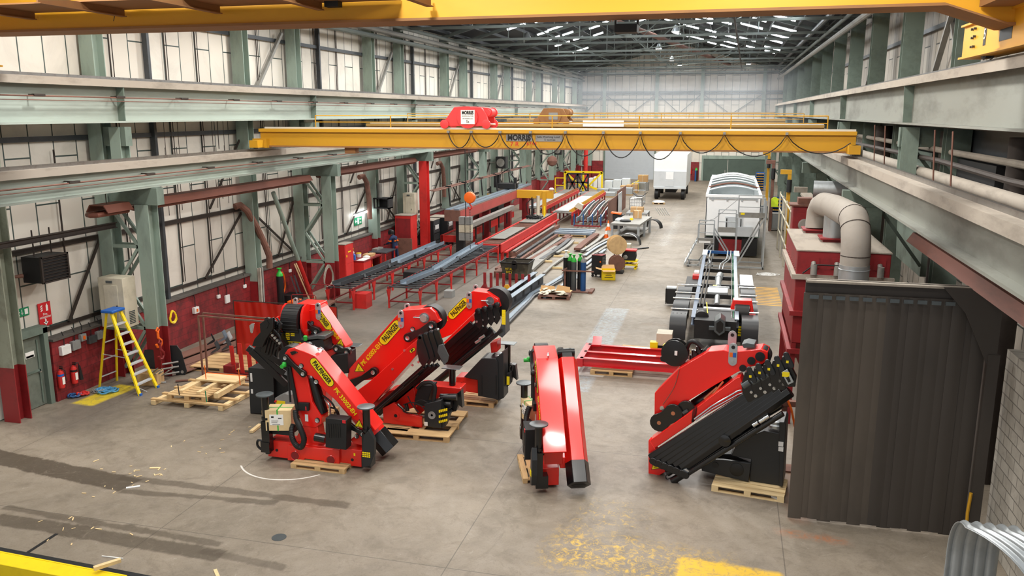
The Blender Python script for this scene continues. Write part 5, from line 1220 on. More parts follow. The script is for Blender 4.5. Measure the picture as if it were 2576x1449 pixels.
for i, (px, py) in enumerate([(375,958),(385,965),(365,962),(392,955)]):
    p = onZ(px, py); solo('steel_rod', MB().tube(p+Vector((-.35,-.2+.05*i,.03)), p+Vector((.35,.15,.03)), .025, n=8), chrome, 'bright steel rod lying on the floor behind the ladder', 'rod', 'bright rods on the floor behind the ladder')
# flue pipe and leaning prop
pipe('rust-brown bent flue pipe coming down beside a single column of the left wall', [(-18.1,28.1,4.5),(-18.0,28.3,4.55),(-17.9,28.6,4.3),(-17.75,28.9,3.7),(-17.65,29.3,2.9),(-17.6,29.5,2.4),(-17.62,29.5,1.9)], .13, rust, 'pipe', 'flue_pipe')
for i, y in enumerate((40.3, 52.2)): pipe(['dark bent flue pipe beside the worker bay','dark bent flue pipe beyond the red column'][i], [(-18.1,y-1.0,4.8),(-18.0,y-.7,4.85),(-17.9,y-.5,4.5),(-17.9,y-.3,3.6),(-17.9,y-.3,2.6)], .13, rust, 'pipe', 'flue_pipe')
t = thing('leaning_prop', 'long tubular prop, green above and red below, leaning before the left wall', 'prop', (0,0,0))
a = Vector((-17.5,29.9,4.9)); b_ = Vector((-17.3,32.3,.1)); m_ = a.lerp(b_,.62)
MB().tube(a, m_, .09, n=14).build('upper_tube', green, t); MB().tube(m_, b_, .09, n=14).build('lower_tube', brred, t)
# tall gas cylinder and welding set
def cylinder(label, p, h, body, top, group=None, r=.115):
    t = thing('gas_cylinder', label, 'gas cylinder', p, 0, group)
    MB().lathe((0,0,0),[(r*.9,0),(r,.03),(r,h-.3)],20).build('cylinder_body', body, t)
    MB().lathe((0,0,0),[(r,h-.3),(r*.92,h-.22),(r*.6,h-.14),(r*.35,h-.1)],20).build('shoulder', top, t)
    MB().lathe((0,0,0),[(r*.35,h-.1),(r*.4,h-.02),(r*.75,h-.0),(r*.75,h+.03),(r*.3,h+.03)],14).build('valve_guard', top, t); return t
p = onZ(678,762); cylinder('tall black gas cylinder with bright green top behind the red curtain', (-17.6,30.2,0), 1.75, blkm, grn, r=.14)
t = thing('welding_set', 'orange and grey welding set on the floor below the green-topped cylinder', 'welder', (-17.1, 30.1, 0))
MB().box(-.0,.35,-.3,.3,.1,.5).build('case', orange, t, bevel=.02); MB().box(.35,.6,-.28,.28,.1,.48).build('front_panel', dish, t, bevel=.02); MB().path([(0,0,.5),(.1,0,.62),(.3,0,.62),(.4,0,.5)],.02,6).build('handle', rub, t)
for i, (y, m, lab) in enumerate(((28.6,dust,'pale steel joist leaning upright against the red column foot'),(28.75,steel,'second pale joist leaning beside the first'))):
    solo('steel_joist', MB().ibeam((-17.55,y,0),(-17.6,y+.1,2.05),.09,.12,.015,up=(1,0,0)), m, lab, 'beam')
for i in range(3): solo('timber_batten', MB().bar((-17.3,32.1+.22*i,0),(-17.85,31.9+.15*i,1.65),.06,.04), woodl, 'pale timber batten leaning on the dado beside the leaning prop', 'batten', 'leaning battens by the prop')
for i in range(2): solo('steel_channel', MB().bar((-17.3,31.3+.25*i,0),(-17.6,31.1+.3*i,1.25),.18,.05), steeld, 'dark steel channel offcut leaning against the dado by the prop', 'channel', 'leaning channel offcuts by the prop')
solo('storage_box', MB().box(-17.9,-17.3,30.75,31.5,0,.5), blkm, 'black storage box on the floor behind the red curtain', 'box')
# platform trolley
t = thing('platform_trolley', 'red-brown platform trolley with tubular handles behind the red curtain', 'trolley', (-15.9, 29.8, 0), .1)
MB().box(-.6,.6,-1.0,1.0,.36,.42).build('platform', rust, t)
for y in (-1.0,1.0): MB().path([(-.5,y,.42),(-.5,y,1.0),(-.45,y,1.05),(.45,y,1.05),(.5,y,1.0),(.5,y,.42)],.02,8).build('handle', redcol, t)
for x in (-.5,.5):
    for y in (-.8,.8): MB().lathe((x,y,.16),[(.1,-.04),(.16,-.04),(.16,.04),(.1,.04)],16,'x').box(x-.06,x+.06,y-.04,y+.04,.2,.36).build('castor', rub, t)
# red welding curtain and frame
t = thing('welding_screen', 'translucent dark red welding curtain on a thin frame', 'screen', (-15.5, 23.6, 0))
W = 3.7; ns = 60; b = MB(); vs_ = []; fs_ = []
zt0 = 1.95
for i in range(ns+1):
    u = W*i/ns; sag = .1*math.sin(math.pi*((u*1.1) % 1.0)) if False else .03*math.sin(u*5)
    for j in range(13):
        z = .05+(zt0-.05)*j/12; vs_.append((u, .03*math.sin(u*9+z*1.5)*(1-.4*z/2)+.012*math.sin(u*23+z*3), z-(sag if j == 12 else 0)*.6))
for i in range(ns):
    for j in range(12): a = i*13+j; fs_.append((a, a+13, a+14, a+1))
b.add(vs_, fs_).build('curtain', redpvc, t)
MB().tube((0,0,zt0+.03),(W,0,zt0+.03),.015,n=8).tube((0,0,0),(0,0,zt0+.03),.015,n=8).tube((W,0,0),(W,0,zt0+.03),.015,n=8).build('frame', pipeb, t)
t = thing('rack_frame', 'empty rusty rectangular frame of thin steel tube standing in front of the red curtain', 'frame', (0,0,0))
for i, (y, x0) in enumerate(((21.3,-15.22),(21.65,-15.3))):
    MB().bar((x0,y,0),(x0,y,2.02),.045).bar((x0,y,2.02),(x0+3.6,y-.2,2.02),.045).bar((x0,y,.15),(x0+2.6,y-.15,.15),.04).build('tube_frame', rust, t)
MB().bar((-15.22,21.3,.04),(-15.9,20.9,.04),.08,.04).bar((-15.3,21.65,.04),(-15.3,21.2,.04),.08,.04).build('foot', rust, t)
t = thing('spike_rack', 'red rack of upright flats in front of the red curtain', 'rack', (-14.9, 22.1, 0))
MB().box(0,2.1,-.05,.05,0,.06).box(0,.3,-.2,.2,0,.3).build('base', redcol, t)
for i in range(7): MB().bar((.25+i*.29,.0,.05),(.2+i*.29,.0,.9+.1*(i in (1,2))),.13,.03).build('upright', brred, t)
t = thing('spike_rack', 'low red rack of eight upright flats beside the dark metal skip', 'rack', (-10.75, 36.55, 0), .03)
MB().box(0,2.3,-.05,.05,0,.05).build('base', redcol, t)
for i in range(8): MB().bar((.06+i*.3,.0,.03),(.06+i*.3,.0,.75),.13,.04).build('upright', redcol, t)
MB().prism([(-.15,.0),(.18,.0),(.08,.3)],-.1,.1).build('end_gusset', redcol, t)
# pallets and steel plates along the wall
pallet((-15.15, 22.9, 0), .05, 2.2, 1.6, 'timber pallet of steel offcuts behind the spike rack')
for i, (x0, y0, x1, y1) in enumerate(((-17.9,22.0,-16.6,29.5),(-17.2,21.9,-16.1,28.0),(-16.7,21.7,-15.6,26.5))):
    o = MB().bar((x0+.4,y0,.08+.0*i),(x1+.2,y1,.12),.5,.03).build('floor_plate', rust, None); tag(o, ['long rusty plate lying closest to the dado wall','long rusty plate lying in the middle beside the dado wall','long rusty plate lying nearest the rack frame'][i], 'steel plate')
def bundle(label, c, rz, n, m):
    t = thing('bracket_bundle', label, 'brackets', c, rz)
    for i in range(n): MB().prism([(0,0),(.26,0),(.3,.05),(.3,.3),(.27,.3),(.25,.08),(.0,.03)], i*.035, i*.035+.01).rot(-.4,'y',(0,0,0)).build('bracket', m, t)
    return t
for i, (px, py, m, lab) in enumerate(((540,888,steeld,'left bundle of folded dark brackets on the pallet'),(568,880,steeld,'right bundle of folded dark brackets on the pallet'),(560,868,steelb,'pale blue-grey bundle of folded brackets on the pallet'),(572,872,alu,'brightest bundle of folded brackets beside the red curtain'))):
    p = onZ(px, py, .2); bundle(lab, (p.x-.15, p.y, .16+.12*(i > 1)), .3, 8, m)
p = onZ(528,866,.2); bundle('small dark folded bracket lying alone on the long plate', (p.x-.1,p.y,.16), .5, 3, slate)
# timber pallets and beams in the foreground left
t = thing('timber_skid', 'large open timber base of heavy beams lying left of the cranes', 'pallet', (-14.1, 20.05, 0), .02)
for x in (-1.15, -.1, .95): MB().bar((x,-1.05,.07),(x+.12,.95,.07),.14,.12).build('bearer', woodl, t)
for y in (-.95,-.45,.1,.8): MB().bar((-1.25,y,.15),(1.2,y-.02,.15),.12,.05).build('cross_board', wood, t)
o1 = pallet((-14.25, 19.5, .18), .05, 1.2, .8, 'euro pallet lying on the front of the large open timber base')
t = thing('pallet', 'fresh pine pallet with orange end resting on the timber base', 'pallet', (-13.9, 20.2, .2), .02)
MB().box(-.75,.55,-.05,.55,.2,.25).build('deck_boards', woodl, t); MB().box(-.75,.55,.52,.56,.18,.26).build('orange_edge', orange, t)
for x in (-.7,-.15,.4): MB().bar((x+.05,-.9,.12),(x+.05,.5,.12),.12,.14).build('bearer', woodl, t)
for i, (px, py, h_, m) in enumerate(((519,958,.62,orange),(604,967,.6,orange),(451,992,.4,pipeb),(520,1010,.4,sgn))):
    p = onZ(px, py, .4); solo('threaded_rod', MB().tube((p.x,p.y,.38),(p.x-.02,p.y,.4+h_*.75),.014,n=6), m, ['orange threaded rod standing at the back left corner of the pine pallet','orange threaded rod standing at the right corner of the pine pallet','dark threaded rod standing on the front pallet','green-topped threaded rod standing at the front pallet corner'][i], 'rod')
solo('timber_offcut', MB().bar(onZ(632,1090)+Vector((0,0,.04)), onZ(655,1072)+Vector((0,0,.04)), .1, .06), woodl, 'short timber offcut on the floor left of the nearest crane', 'timber')
# ---- worker bay
t = thing('locker', 'narrow red locker with dusty top beside the second laced column', 'locker', (-17.75,35.7,0))
MB().box(0,.45,0,.9,0,1.9).build('locker_body', brred, t, bevel=.01); MB().box(-.02,.47,-.02,.92,1.9,1.93).build('top', dust, t); o = MB().box(.45,.465,.03,.87,.05,.95).box(.45,.465,.03,.87,.98,1.86).build('door', brred, t); MB().box(.465,.48,.1,.16,1.3,1.4).box(.465,.47,.3,.6,1.5,1.56).build('sticker', lyel, o)
solo('work_coat', MB().prism([(-.12,0),(.12,.0),(.16,.6),(.12,1.15),(.05,1.3),(-.05,1.3),(-.12,1.1),(-.15,.5)],-.18,.18), navy, 'navy work coat hanging beside the red locker', 'coat').location = (-17.95,35.3,.45)
t = thing('workbench', 'red workbench with cardboard and bottles beside the red locker', 'bench', (-17.85,37.0,0))
MB().box(0,.9,0,2.2,.86,.92).build('bench_top', redcol, t); MB().box(.02,.88,.02,.9,0,.86).build('drawer_unit', brred, t, bevel=.01)
for y in (1.0,2.14): MB().box(.82,.88,y,y+.06,0,.86).box(.02,.08,y,y+.06,0,.86).build('leg', brred, t)
MB().box(.05,.85,.95,2.15,.15,.2).build('lower_shelf', brred, t)
def sbox(label, p, s_, m, name='cardboard_box', cat='box', rz=0):
    t = thing(name, label, cat, p, rz); MB().box(-s_[0]/2,s_[0]/2,-s_[1]/2,s_[1]/2,0,s_[2]).build('carton', m, t)
    MB().box(-.02,.02,-s_[1]/2-.001,s_[1]/2+.001,.0,s_[2]+.002).build('tape', cream, t); return t
sbox('flat cardboard box on the red workbench', (-17.35,38.5,.92), (.45,.5,.12), card)
sbox('second flat cardboard box on the far end of the red workbench', (-17.4,38.95,.92), (.3,.3,.08), card)
solo('paper_sheet', MB().box(-17.4,-17.0,37.1,37.9,.925,.93), lwht, 'white paper sheet on the near end of the red workbench', 'paper')
solo('rag', MB().lathe((-17.3,38.1,.92),[(.2,0),(.18,.05),(.08,.1)],9), wht, 'crumpled white rag on the red workbench', 'rag')
t = thing('spray_bottle', 'bright blue bottle with white cap at the near end of the red workbench', 'bottle', (-17.6,37.25,.92)); MB().lathe((0,0,0),[(.1,0),(.11,.03),(.11,.25),(.04,.32)],14).build('bottle_body', blu2, t); MB().lathe((0,0,.32),[(.035,0),(.045,.06),(.02,.1)],12).build('cap', wht, t)
t = thing('spray_bottle', 'smaller orange-topped bottle behind the blue bottle on the workbench', 'bottle', (-17.75,37.55,.92)); MB().lathe((0,0,0),[(.05,0),(.05,.25),(.02,.3)],12).build('bottle_body', skyb, t); MB().lathe((0,0,.3),[(.03,0),(.03,.1)],10).build('cap', orange, t)
t = thing('paint_tub', 'white tub with yellow lid at the back of the red workbench', 'tub', (-17.72,38.1,.92)); MB().lathe((0,0,0),[(.12,0),(.13,.18)],16).build('tub_body', wht, t); MB().lathe((0,0,.18),[(.135,0),(.135,.03)],16).build('lid', yel2, t)
sbox('yellow carton on the lower shelf of the red workbench', (-17.35,38.3,.2), (.35,.5,.3), yel2)
solo('waste_sack', MB().lathe((-16.75,37.2,0),[(.28,0),(.32,.15),(.28,.38),(.1,.45)],11), wht, 'white sack on the floor in front of the red workbench', 'sack')
t = thing('vice_stand', 'dark steel work table with red legs where the welder stands', 'bench', (-17.8,39.4,0))
MB().box(0,1.0,0,1.35,.92,.97).build('bench_top', steeld, t)
for x in (.04,.9):
    for y in (.04,1.25): MB().box(x,x+.06,y,y+.06,0,.92).build('leg', brred, t)
MB().box(0,.3,.5,1.3,.97,1.05).build('clamped_part', steel, t)
t = thing('locker', 'tall red locker behind the worker', 'locker', (-17.7,42.9,0)); MB().box(0,.95,0,.9,0,2.45).build('locker_body', brred, t, bevel=.01); MB().box(-.02,.97,-.02,.92,2.45,2.48).build('top', dust, t); MB().box(.05,.9,-.015,0,.1,2.3).build('door', redcol, t)
solo('ply_board', MB().box(-17.45,-16.6,42.55,42.6,0,1.25), rust, 'brown-grey board leaning on the tall red locker', 'board')
t = thing('extractor_hood', 'black square extractor mouth on a single column of the left wall', 'extractor', (-17.85,40.7,3.1)); MB().box(0,.85,-.3,.3,0,.06).box(0,.85,-.3,.3,.5,.56).box(0,.06,-.3,.3,0,.56).box(.79,.85,-.3,.3,0,.56).box(.06,.79,.2,.3,.06,.5).build('hood', blkm, t); MB().tube((.2,.1,.56),(.2,.1,1.3),.15).build('duct', steel, t)
t = thing('tube_light', 'lit fluorescent tube lamp low on the left wall above the exit sign', 'lamp', (-18.1, 38.6, 2.95)); MB().bar((0,0,0.05),(0,1.9,.1),.12,.06).build('housing', galv, t); MB().bar((.03,0,0),(.03,1.9,.05),.09,.07).build('tube', lamp, t)
t = sign('green fire exit sign with arrow below the lit wall tube', 39.0, 39.9, 2.35, 2.75, sgn)
MB().bar((.018,.18,.2),(.018,.3,.2),.004,.05).add([(.02,.06,.2),(.02,.18,.09),(.02,.18,.31)],[(0,1,2)]).build('arrow', lwht, t); MB().box(.016,.02,.36,.54,.04,.36).build('door_symbol', lwht, t)
text('Fire', lwht, t, (.018,.72,.28), (0,1,0), (0,0,1), .11, width=.2); text('exit', lwht, t, (.018,.72,.12), (0,1,0), (0,0,1), .11, width=.2)
text('BB F', yel2, None, (-18.01,37.9,1.25), (0,1,0), (0,0,1), .2, name='painted_mark'); tag(bpy.data.objects['painted_mark'], 'faded yellow painted lettering on the dado above the red workbench', 'lettering')
for i, (x, y) in enumerate(((-17.3,46.9),(-17.0,48.6))):
    t = thing('steel_cupboard', ['nearer','further'][i]+' dark grey steel cupboard with pigeonholes beyond the red column', 'cupboard', (x,y,0)); MB().box(-.6,.6,-.6,.6,0,1.75).build('cupboard_body', slate, t, bevel=.01); MB().box(-.62,.62,-.62,.62,1.75,1.78).build('top', dust, t)
    d = MB()
    for j in range(4): d.box(.6,.62,-.5,.5,.15+j*.42,.5+j*.42)
    d.build('drawer_fronts', dish, t); MB().box(.62,.64,-.3,.3,1.2,1.45).build('label_card', wht, t)
t = thing('generator', 'dark machine with round motor standing under the cream cabinet', 'machine', (-17.1,44.1,0)); MB().box(-.4,.3,-.3,.3,.1,.6).build('frame', redcol, t); MB().lathe((0,-.2,.85),[(.1,-.3),(.25,-.28),(.25,.28),(.1,.3)],18,'x').build('motor', blkm, t); MB().tube((-.3,-.3,0),(-.35,-.35,1.5),.03).build('lever', yel2, t)
# ---- the person, one continuous skinned body
def person(loc, rz):
    t = thing('person', 'person in navy overalls with orange stripes bending over a bench, seen from behind', 'person', loc, rz)
    J = [((0,0,.96),.17),((0,-.02,1.16),.16),((0,-.05,1.35),.18),((0,-.09,1.49),.13),((0,-.13,1.57),.07),((0,-.16,1.63),.075)]
    e = [(0,1),(1,2),(2,3),(3,4),(4,5)]
    def add(p, r, par): J.append((p, r)); e.append((par, len(J)-1)); return len(J)-1
    for s in (-1,1):
        h = add((s*.1,0,.86),.1,0); k_ = add((s*.13,-.03 if s>0 else .05,.48),.07,h); a = add((s*.14,.04 if s>0 else .1,.1),.05,k_); add((s*.15,-.08 if s>0 else 0,.04),.045,a)
        sh = add((s*.21,-.08,1.47),.085,3); el = add((s*.3,-.2,1.2),.065,sh); wr = add((s*.2,-.44,1.12),.048,el)
    me = bpy.data.meshes.new('body'); me.from_pydata([j[0] for j in J], e, []); me.materials.append(navy)
    o = bpy.data.objects.new('body', me); COL.objects.link(o); o.parent = t
    sk = o.modifiers.new('skin','SKIN'); me.skin_vertices.new() if not me.skin_vertices else None
    for i, (p_, r_) in enumerate(J): me.skin_vertices[0].data[i].radius = (r_, r_*.85 if i < 4 else r_)
    me.skin_vertices[0].data[0].use_root = True
    o.modifiers.new('sub','SUBSURF').levels = 2; o.modifiers['sub'].render_levels = 2
    hd = MB().lathe((0,-.2,1.6),[(.03,-.0),(.07,.03),(.09,.08),(.1,.14),(.095,.2),(.07,.25),(.02,.275)],18).build('head', skin, t)
    MB().lathe((0,-.2,1.66),[(.11,.0),(.125,.08),(.12,.16),(.07,.22)],16).build('welding_helmet', blkm, t)
    MB().prism([(-.37,1.64),(-.3,1.62),(-.25,1.76),(-.27,1.9),(-.31,1.9),(-.37,1.76)],-.11,.11,'x').build('helmet_visor', blkm, t)
    MB().tube((0,-.29,1.7),(0,-.31,1.69),.02,n=8).build('nose', skin, hd)
    for s in (-1,1):
        st = MB().lathe((s*.26,-.145,1.32),[(.095,-.03),(.095,.03)],12).build('sleeve_stripe', orange, t)
        w_ = Vector((s*.2,-.44,1.12)); g = MB()
        g.bar(w_, w_+Vector((0,-.09,-.01)), .08, .035)
        for f in range(4): b0 = w_+Vector(((f-1.5)*.022,-.085,-.01)); g.path([b0, b0+Vector((0,-.04,-.01)), b0+Vector((0,-.055,-.045)), b0+Vector((0,-.035,-.07))], .0095, 6)
        th = w_+Vector((-s*.04,-.03,0)); g.path([th, th+Vector((-s*.03,-.03,-.01)), th+Vector((-s*.035,-.06,-.03))], .011, 6)
        g.build('hand', blkm, t)
    MB().box(-.17,.17,.08,.12,1.3,1.35).build('back_stripe', orange, t)
    MB().box(.02,.2,.13,.23,.92,1.06).build('belt_pouch', redcol, t, bevel=.02)
    MB().path([(.15,.06,1.5),(0,.14,1.3),(-.15,.16,1.05)],.015,6).build('strap', blkm, t)
    return t
person((-17.05,41.25,0), R(-105))
# chimney like vertical service pipes on the wall
for i, y in enumerate((22.3,24.9,26.6,30.6,35.4,37.6,42.4,46.5,49.8,54,58,66)):
    solo('service_pipe', MB().tube((-18.28,y,2.2),(-18.28,y,12.2),.02,n=6).tube((-18.28,y+.12,2.2),(-18.28,y+.12,12.2),.014,n=6), pipeb, 'pair of thin dark vertical conduits on the pale left wall panels', 'conduit', 'vertical conduits on the left wall')
# hanging tool balancers between the rails
for i, (x, y) in enumerate(((428,303),(546,303),(435,440),(556,430),(700,300))):
    p = onX(x, y, -17.7); t = thing('hanging_bracket', 'dark trapeze bracket with rods, %s of those hanging between the left rails' % ORD[i], 'bracket', p)
    MB().bar((0,-.42,0),(0,.42,0),.05).bar((-.6,0,0),(0,0,0),.03).build('crossbar', pipeb, t); MB().tube((0,-.35,0),(0,-.35,-1.3),.01,n=5).tube((0,.35,0),(0,.35,-1.2),.01,n=5).tube((0,0,0),(0,0,-1.0),.015,n=5).build('rods', pipeb, t)
    MB().tube((0,-.3,0),(0,-.3,.9),.01,n=5).tube((0,.3,0),(0,.3,.9),.01,n=5).build('suspension', pipeb, t)
solo('conduit_run', MB().path([(-18.1,14,6.4),(-18.1,30,6.35),(-18.1,60,6.3)],.05,6), pipeb, 'long horizontal conduit on the left wall between the two rails', 'conduit')
# ================================================================ MIDDLE OF THE HALL
# two roller tables with red legs
def roller_table(label, xa, ya, xb, yb, w, n, h=.92):
    a = math.atan2(yb-ya, xb-xa); L = math.hypot(xb-xa, yb-ya)
    t = thing('roller_table', label, 'roller table', (xa, ya, 0), a)
    for s in (-1,1): MB().bar((0,s*w/2,h-.05),(L,s*w/2,h-.05),.05,.1).build('side_rail', redcol, t)
    rl = MB(); k_ = int(L/.38)
    for i in range(k_): rl.tube((.1+i*.38,-w/2+.03,h),(.1+i*.38,w/2-.03,h),.035,n=8)
    rl.build('rollers', steeld, t)
    for i in range(n):
        x = .1+(L-.2)*i/(n-1)
        for s in (-1,1):
            MB().box(x-.04,x+.04,s*w/2-.03,s*w/2+.03,0,h-.1).prism([(x-.2,h-.1),(x+.2,h-.1),(x+.05,h-.5),(x-.05,h-.5)],s*w/2-.02,s*w/2+.02).build('leg', brred, t)
        MB().bar((x,-w/2,.3),(x,w/2,.3),.05).build('stretcher', redcol, t)
    MB().bar((.1,w/2,.3),(L-.1,w/2,.3),.04).build('long_stretcher', redcol, t)
    return t
T1 = roller_table('left roller table with red legs carrying long dark steel frames', -15.3, 30.9, -15.15, 43.3, 1.15, 7)
T2 = roller_table('right roller table with red legs in front of the red machine bed', -12.75, 31.6, -12.6, 43.4, 1.4, 7)
def channel_frame(label, pts, w, m, z=.97):
    b = MB()
    for a, c in zip(pts[:-1], pts[1:]):
        a = Vector((*a, z)); c = Vector((*c, z)); b.bar(a+Vector((0,0,.01)), c+Vector((0,0,.01)), w, .02)
        d = (c-a).normalized(); n_ = Vector((-d.y,d.x,0))*w/2
        for s in (-1,1): b.bar(a+n_*s+Vector((0,0,.09)), c+n_*s+Vector((0,0,.09)), .015, .16)
    return solo('steel_channel', b, m, label, 'steel channel')
channel_frame('long dark steel channel on the near half of the left roller table', [(-15.5,31.1),(-15.3,33.2),(-15.2,36.5)], .42, steeld)
channel_frame('long blue-grey steel channel on the far half of the left roller table', [(-15.15,36.7),(-15.1,42.9)], .5, steelb)
channel_frame('swan-neck steel chassis channel on the right roller table', [(-12.9,32.0),(-12.65,34.2),(-12.55,35.2)], .3, steelb)
channel_frame('long blue-grey steel channel on the far part of the right roller table', [(-12.6,35.3),(-12.75,39.0),(-12.9,43.0)], .45, steelb)
for i, (x, y) in enumerate(((-15.3,33.0),(-15.2,35.5),(-15.0,38.5),(-15.1,40.5),(-12.5,35.3),(-12.7,38.4),(-12.3,41))):
    solo('steel_bracket', MB().prism([(0,0),(.25,0),(.2,.12),(.05,.12)],-.1,.1).move((x,y,1.0)), steeld, 'small dark steel bracket lying on a long channel on the roller tables', 'bracket', 'small brackets on the roller tables')
solo('storage_bin', MB().box(-14.6,-13.9,36.2,37.3,0,.65), blkm, 'black bin under the left roller table', 'bin')
solo('pedestal', MB().box(-14.9,-14.3,31.3,31.9,0,.62), brred, 'red box pedestal under the near end of the left roller table', 'stand')
solo('foot_switch', MB().box(-11.9,-11.5,34.2,34.6,0,.3), gry, 'small grey box on the floor beside the right roller table', 'box')
# long red machine bed
def bed(label, xa, ya, yb, w, h, hb):
    t = thing('machine_bed', label, 'machine', (xa, ya, 0)); L = yb-ya
    for s in (0,1): MB().box(s*w-.06,s*w+.06,0,L,hb,h).build('side_beam', brred, t)
    MB().box(0,w,0,.08,hb,h).build('end_plate', brred, t)
    c = MB(); n = int(L/.45)
    for i in range(n): c.box(.06,w-.06,.3+i*.45,.3+i*.45+.16,h-.12,h-.04)
    c.build('cross_slats', rust, t)
    for i in range(int(L/2.6)+1):
        for s in (0,1): MB().box(s*w-.07,s*w+.07,.3+i*2.6,.45+i*2.6,0,hb).build('leg', brred, t)
    return t
B1 = bed('long bright red machine bed with slatted top in the middle of the hall', -13.2, 43.6, 59.0, 1.35, .95, .5)
solo('steel_sheet', MB().box(-13.0,-12.1,45.5,50.5,.96,.99), steel, 'grey steel sheet lying on the near part of the red machine bed', 'sheet')
solo('steel_sheet', MB().box(-13.1,-12.0,53,58,.96,.99), steel, 'grey steel sheet lying on the far part of the red machine bed', 'sheet')
solo('shelf_rail', MB().box(-11.75,-11.6,44.0,59,.42,.5).box(-11.7,-11.6,44.3,44.4,0,.42).box(-11.7,-11.6,51,51.1,0,.42).box(-11.7,-11.6,58,58.1,0,.42), brred, 'low red shelf rail along the outer side of the machine bed', 'rail')
B2 = bed('second red slatted bed further left behind the gantry beam', -16.15, 46.2, 59.0, 1.1, .95, .55)
# overhead girder of the profiling machine, with its rail and carriage
t = thing('gantry_girder', 'long red-brown box girder with blue rail above the machine beds', 'girder', (-14.6, 43.6, 0))
MB().box(-.45,.45,0,17.5,2.15,2.75).build('box_beam', rust, t); MB().box(.45,.47,.05,17.5,2.2,2.7).build('red_side', paint('faded_red','#a8443f',.6,0,.4,'#6a3430',1), t)
MB().box(.1,.4,0,17.5,2.75,2.83).box(-.4,-.1,0,17.5,2.75,2.8).build('guide_rail', steelb, t); MB().box(-.45,.45,-.02,0,2.15,2.75).build('end_plate', rust, t)
for y in (1.2,6.5,11.8,17): MB().box(-.2,.25,y,y+.4,0,2.15).build('leg', redcol if y > 3 else blkm, t)
MB().box(.7,1.0,.5,10,1.75,2.0).build('cable_tray', steel, t)
MB().tube((-.9,-1,3.9),(-.9,22,3.9),.03,n=6).tube((-.7,-1,3.85),(-.7,22,3.85),.03,n=6).bar((-.8,-1,3.87),(-.8,22,3.87),.08,.03).build('supply_rails', rust, t)
for y in (1.5,4.5,8,11.5,15,18.5): MB().bar((-.6,y,2.8),(-.7,y,3.9),.07).bar((-1.0,y,3.92),(-.55,y,3.92),.06).build('rail_post', blkm, t)
for y in (2,3.5,5,7,9): MB().bar((.75,y,0.9),(.75,y,1.8),.07).build('hanger_post', blkm, t)
t = thing('gantry_carriage', 'yellow and black cutting carriage straddling the machine bed', 'machine', (-13.2, 56.6, 0))
MB().box(-2.3,-1.0,-.5,.5,2.85,3.2).build('drive_housing', blkm, t, bevel=.02)
MB().box(-1.0,1.6,-.2,.2,2.2,2.75).build('cross_arm', yel2 if False else yel, t, bevel=.02)
MB().box(.9,1.15,-.3,-.1,1.1,2.7).build('tool_column', yel, t); MB().tube((.6,-.25,.98),(.6,-.25,2.4),.12,n=14).build('torch_head', cream, t)
MB().tube((1.05,-.3,.95),(1.05,-.3,1.7),.06,n=10).build('torch', yel2, t); MB().tube((.2,-.3,1.0),(.2,-.3,2.2),.08,n=10).build('hose_column', blkm, t)
MB().box(-2.6,-2.2,-.2,.2,2.9,3.9).box(-1.2,-1.0,-.1,.1,2.7,3.6).build('mast', blkm, t); MB().path([(-2.2,0,3.8),(-1.6,.1,4.2),(-1.2,0,3.6)],.04,6).path([(.2,-.3,2.3),(-.2,-.5,1.8),(-.1,-.5,1.2),(.3,-.5,.98)],.03,6).build('cables', rub, t)
MB().lathe((1.5,-.1,2.8),[(.1,0),(.2,.05),(.1,.15)],12).build('white_cap', wht, t)
heap('tangle of black swarf lying on the red machine bed under the carriage', 'swarf_pile', 'swarf', (-12.5,54.8,.96), .45, blkm, 10, .025, .25)
t = thing('control_machine', 'soot-black profiling machine behind the girder with copper bowls', 'machine', (-16.9, 60.3, 0)); MB().box(-.7,.7,-1.2,1.4,0,1.6).build('cabinet', blkm, t, bevel=.02); MB().lathe((.3,-1.3,1.9),[(.05,-.1),(.2,0),(.22,.1),(.05,.2)],14).lathe((.3,-1.3,1.5),[(.05,-.1),(.18,0),(.2,.1),(.05,.2)],14).build('copper_bowls', copper, t); MB().box(-.4,1.2,-.6,-.3,1.7,2.1).build('yellow_arm', yel, t); MB().tube((-.3,.2,1.6),(-.3,.2,2.6),.06).tube((.2,.4,1.6),(.2,.4,2.4),.05).build('posts', blkm, t)
# roller conveyors behind
def conveyor(label, x, y0, y1, w, m_top):
    t = thing('roller_conveyor', label, 'conveyor', (x, y0, 0)); L = y1-y0
    for s in (0,1): MB().box(s*w-.05,s*w+.05,0,L,.65,.92).build('side_beam', brred, t)
    r = MB(); n = int(L/.45)
    for i in range(n): r.tube((.05,.2+i*.45,.88),(w-.05,.2+i*.45,.88),.07,n=8)
    r.build('rollers', steel, t)
    for i in range(int(L/1.5)+1):
        for s in (0,1): MB().box(s*w-.05,s*w+.05,i*1.5,i*1.5+.1,0,.65).build('leg', redcol, t)
    g = MB()
    for i in range(n): g.prism([(w-.3,.92),(w+.02,.92),(w-.06,1.1),(w-.22,1.1)], .2+i*.45, .3+i*.45)
    g.build('guides', m_top, t); MB().box(.15,w-.35,.5,L*.7,.95,.98).build('resting_sheet', alu, t)
    return t
conveyor('long red roller conveyor with orange guides to the right of the cutting carriage', -12.3, 59.6, 76.5, 1.5, yel)
conveyor('long red roller conveyor with brass guides behind the cutting carriage', -14.9, 62, 78, 1.4, copper)
t = thing('operator_console', 'cream tilted control panel on a post at the near end of the conveyor', 'control box', (-10.6,61.2,0)); MB().box(-.05,.05,-.05,.05,0,1.1).build('post', brred, t); MB().prism([(-.3,1.05),(.3,1.05),(.2,1.45),(-.2,1.45)],-.25,.25).rot(.5,'y',(0,0,1.1)).build('panel', cream, t)
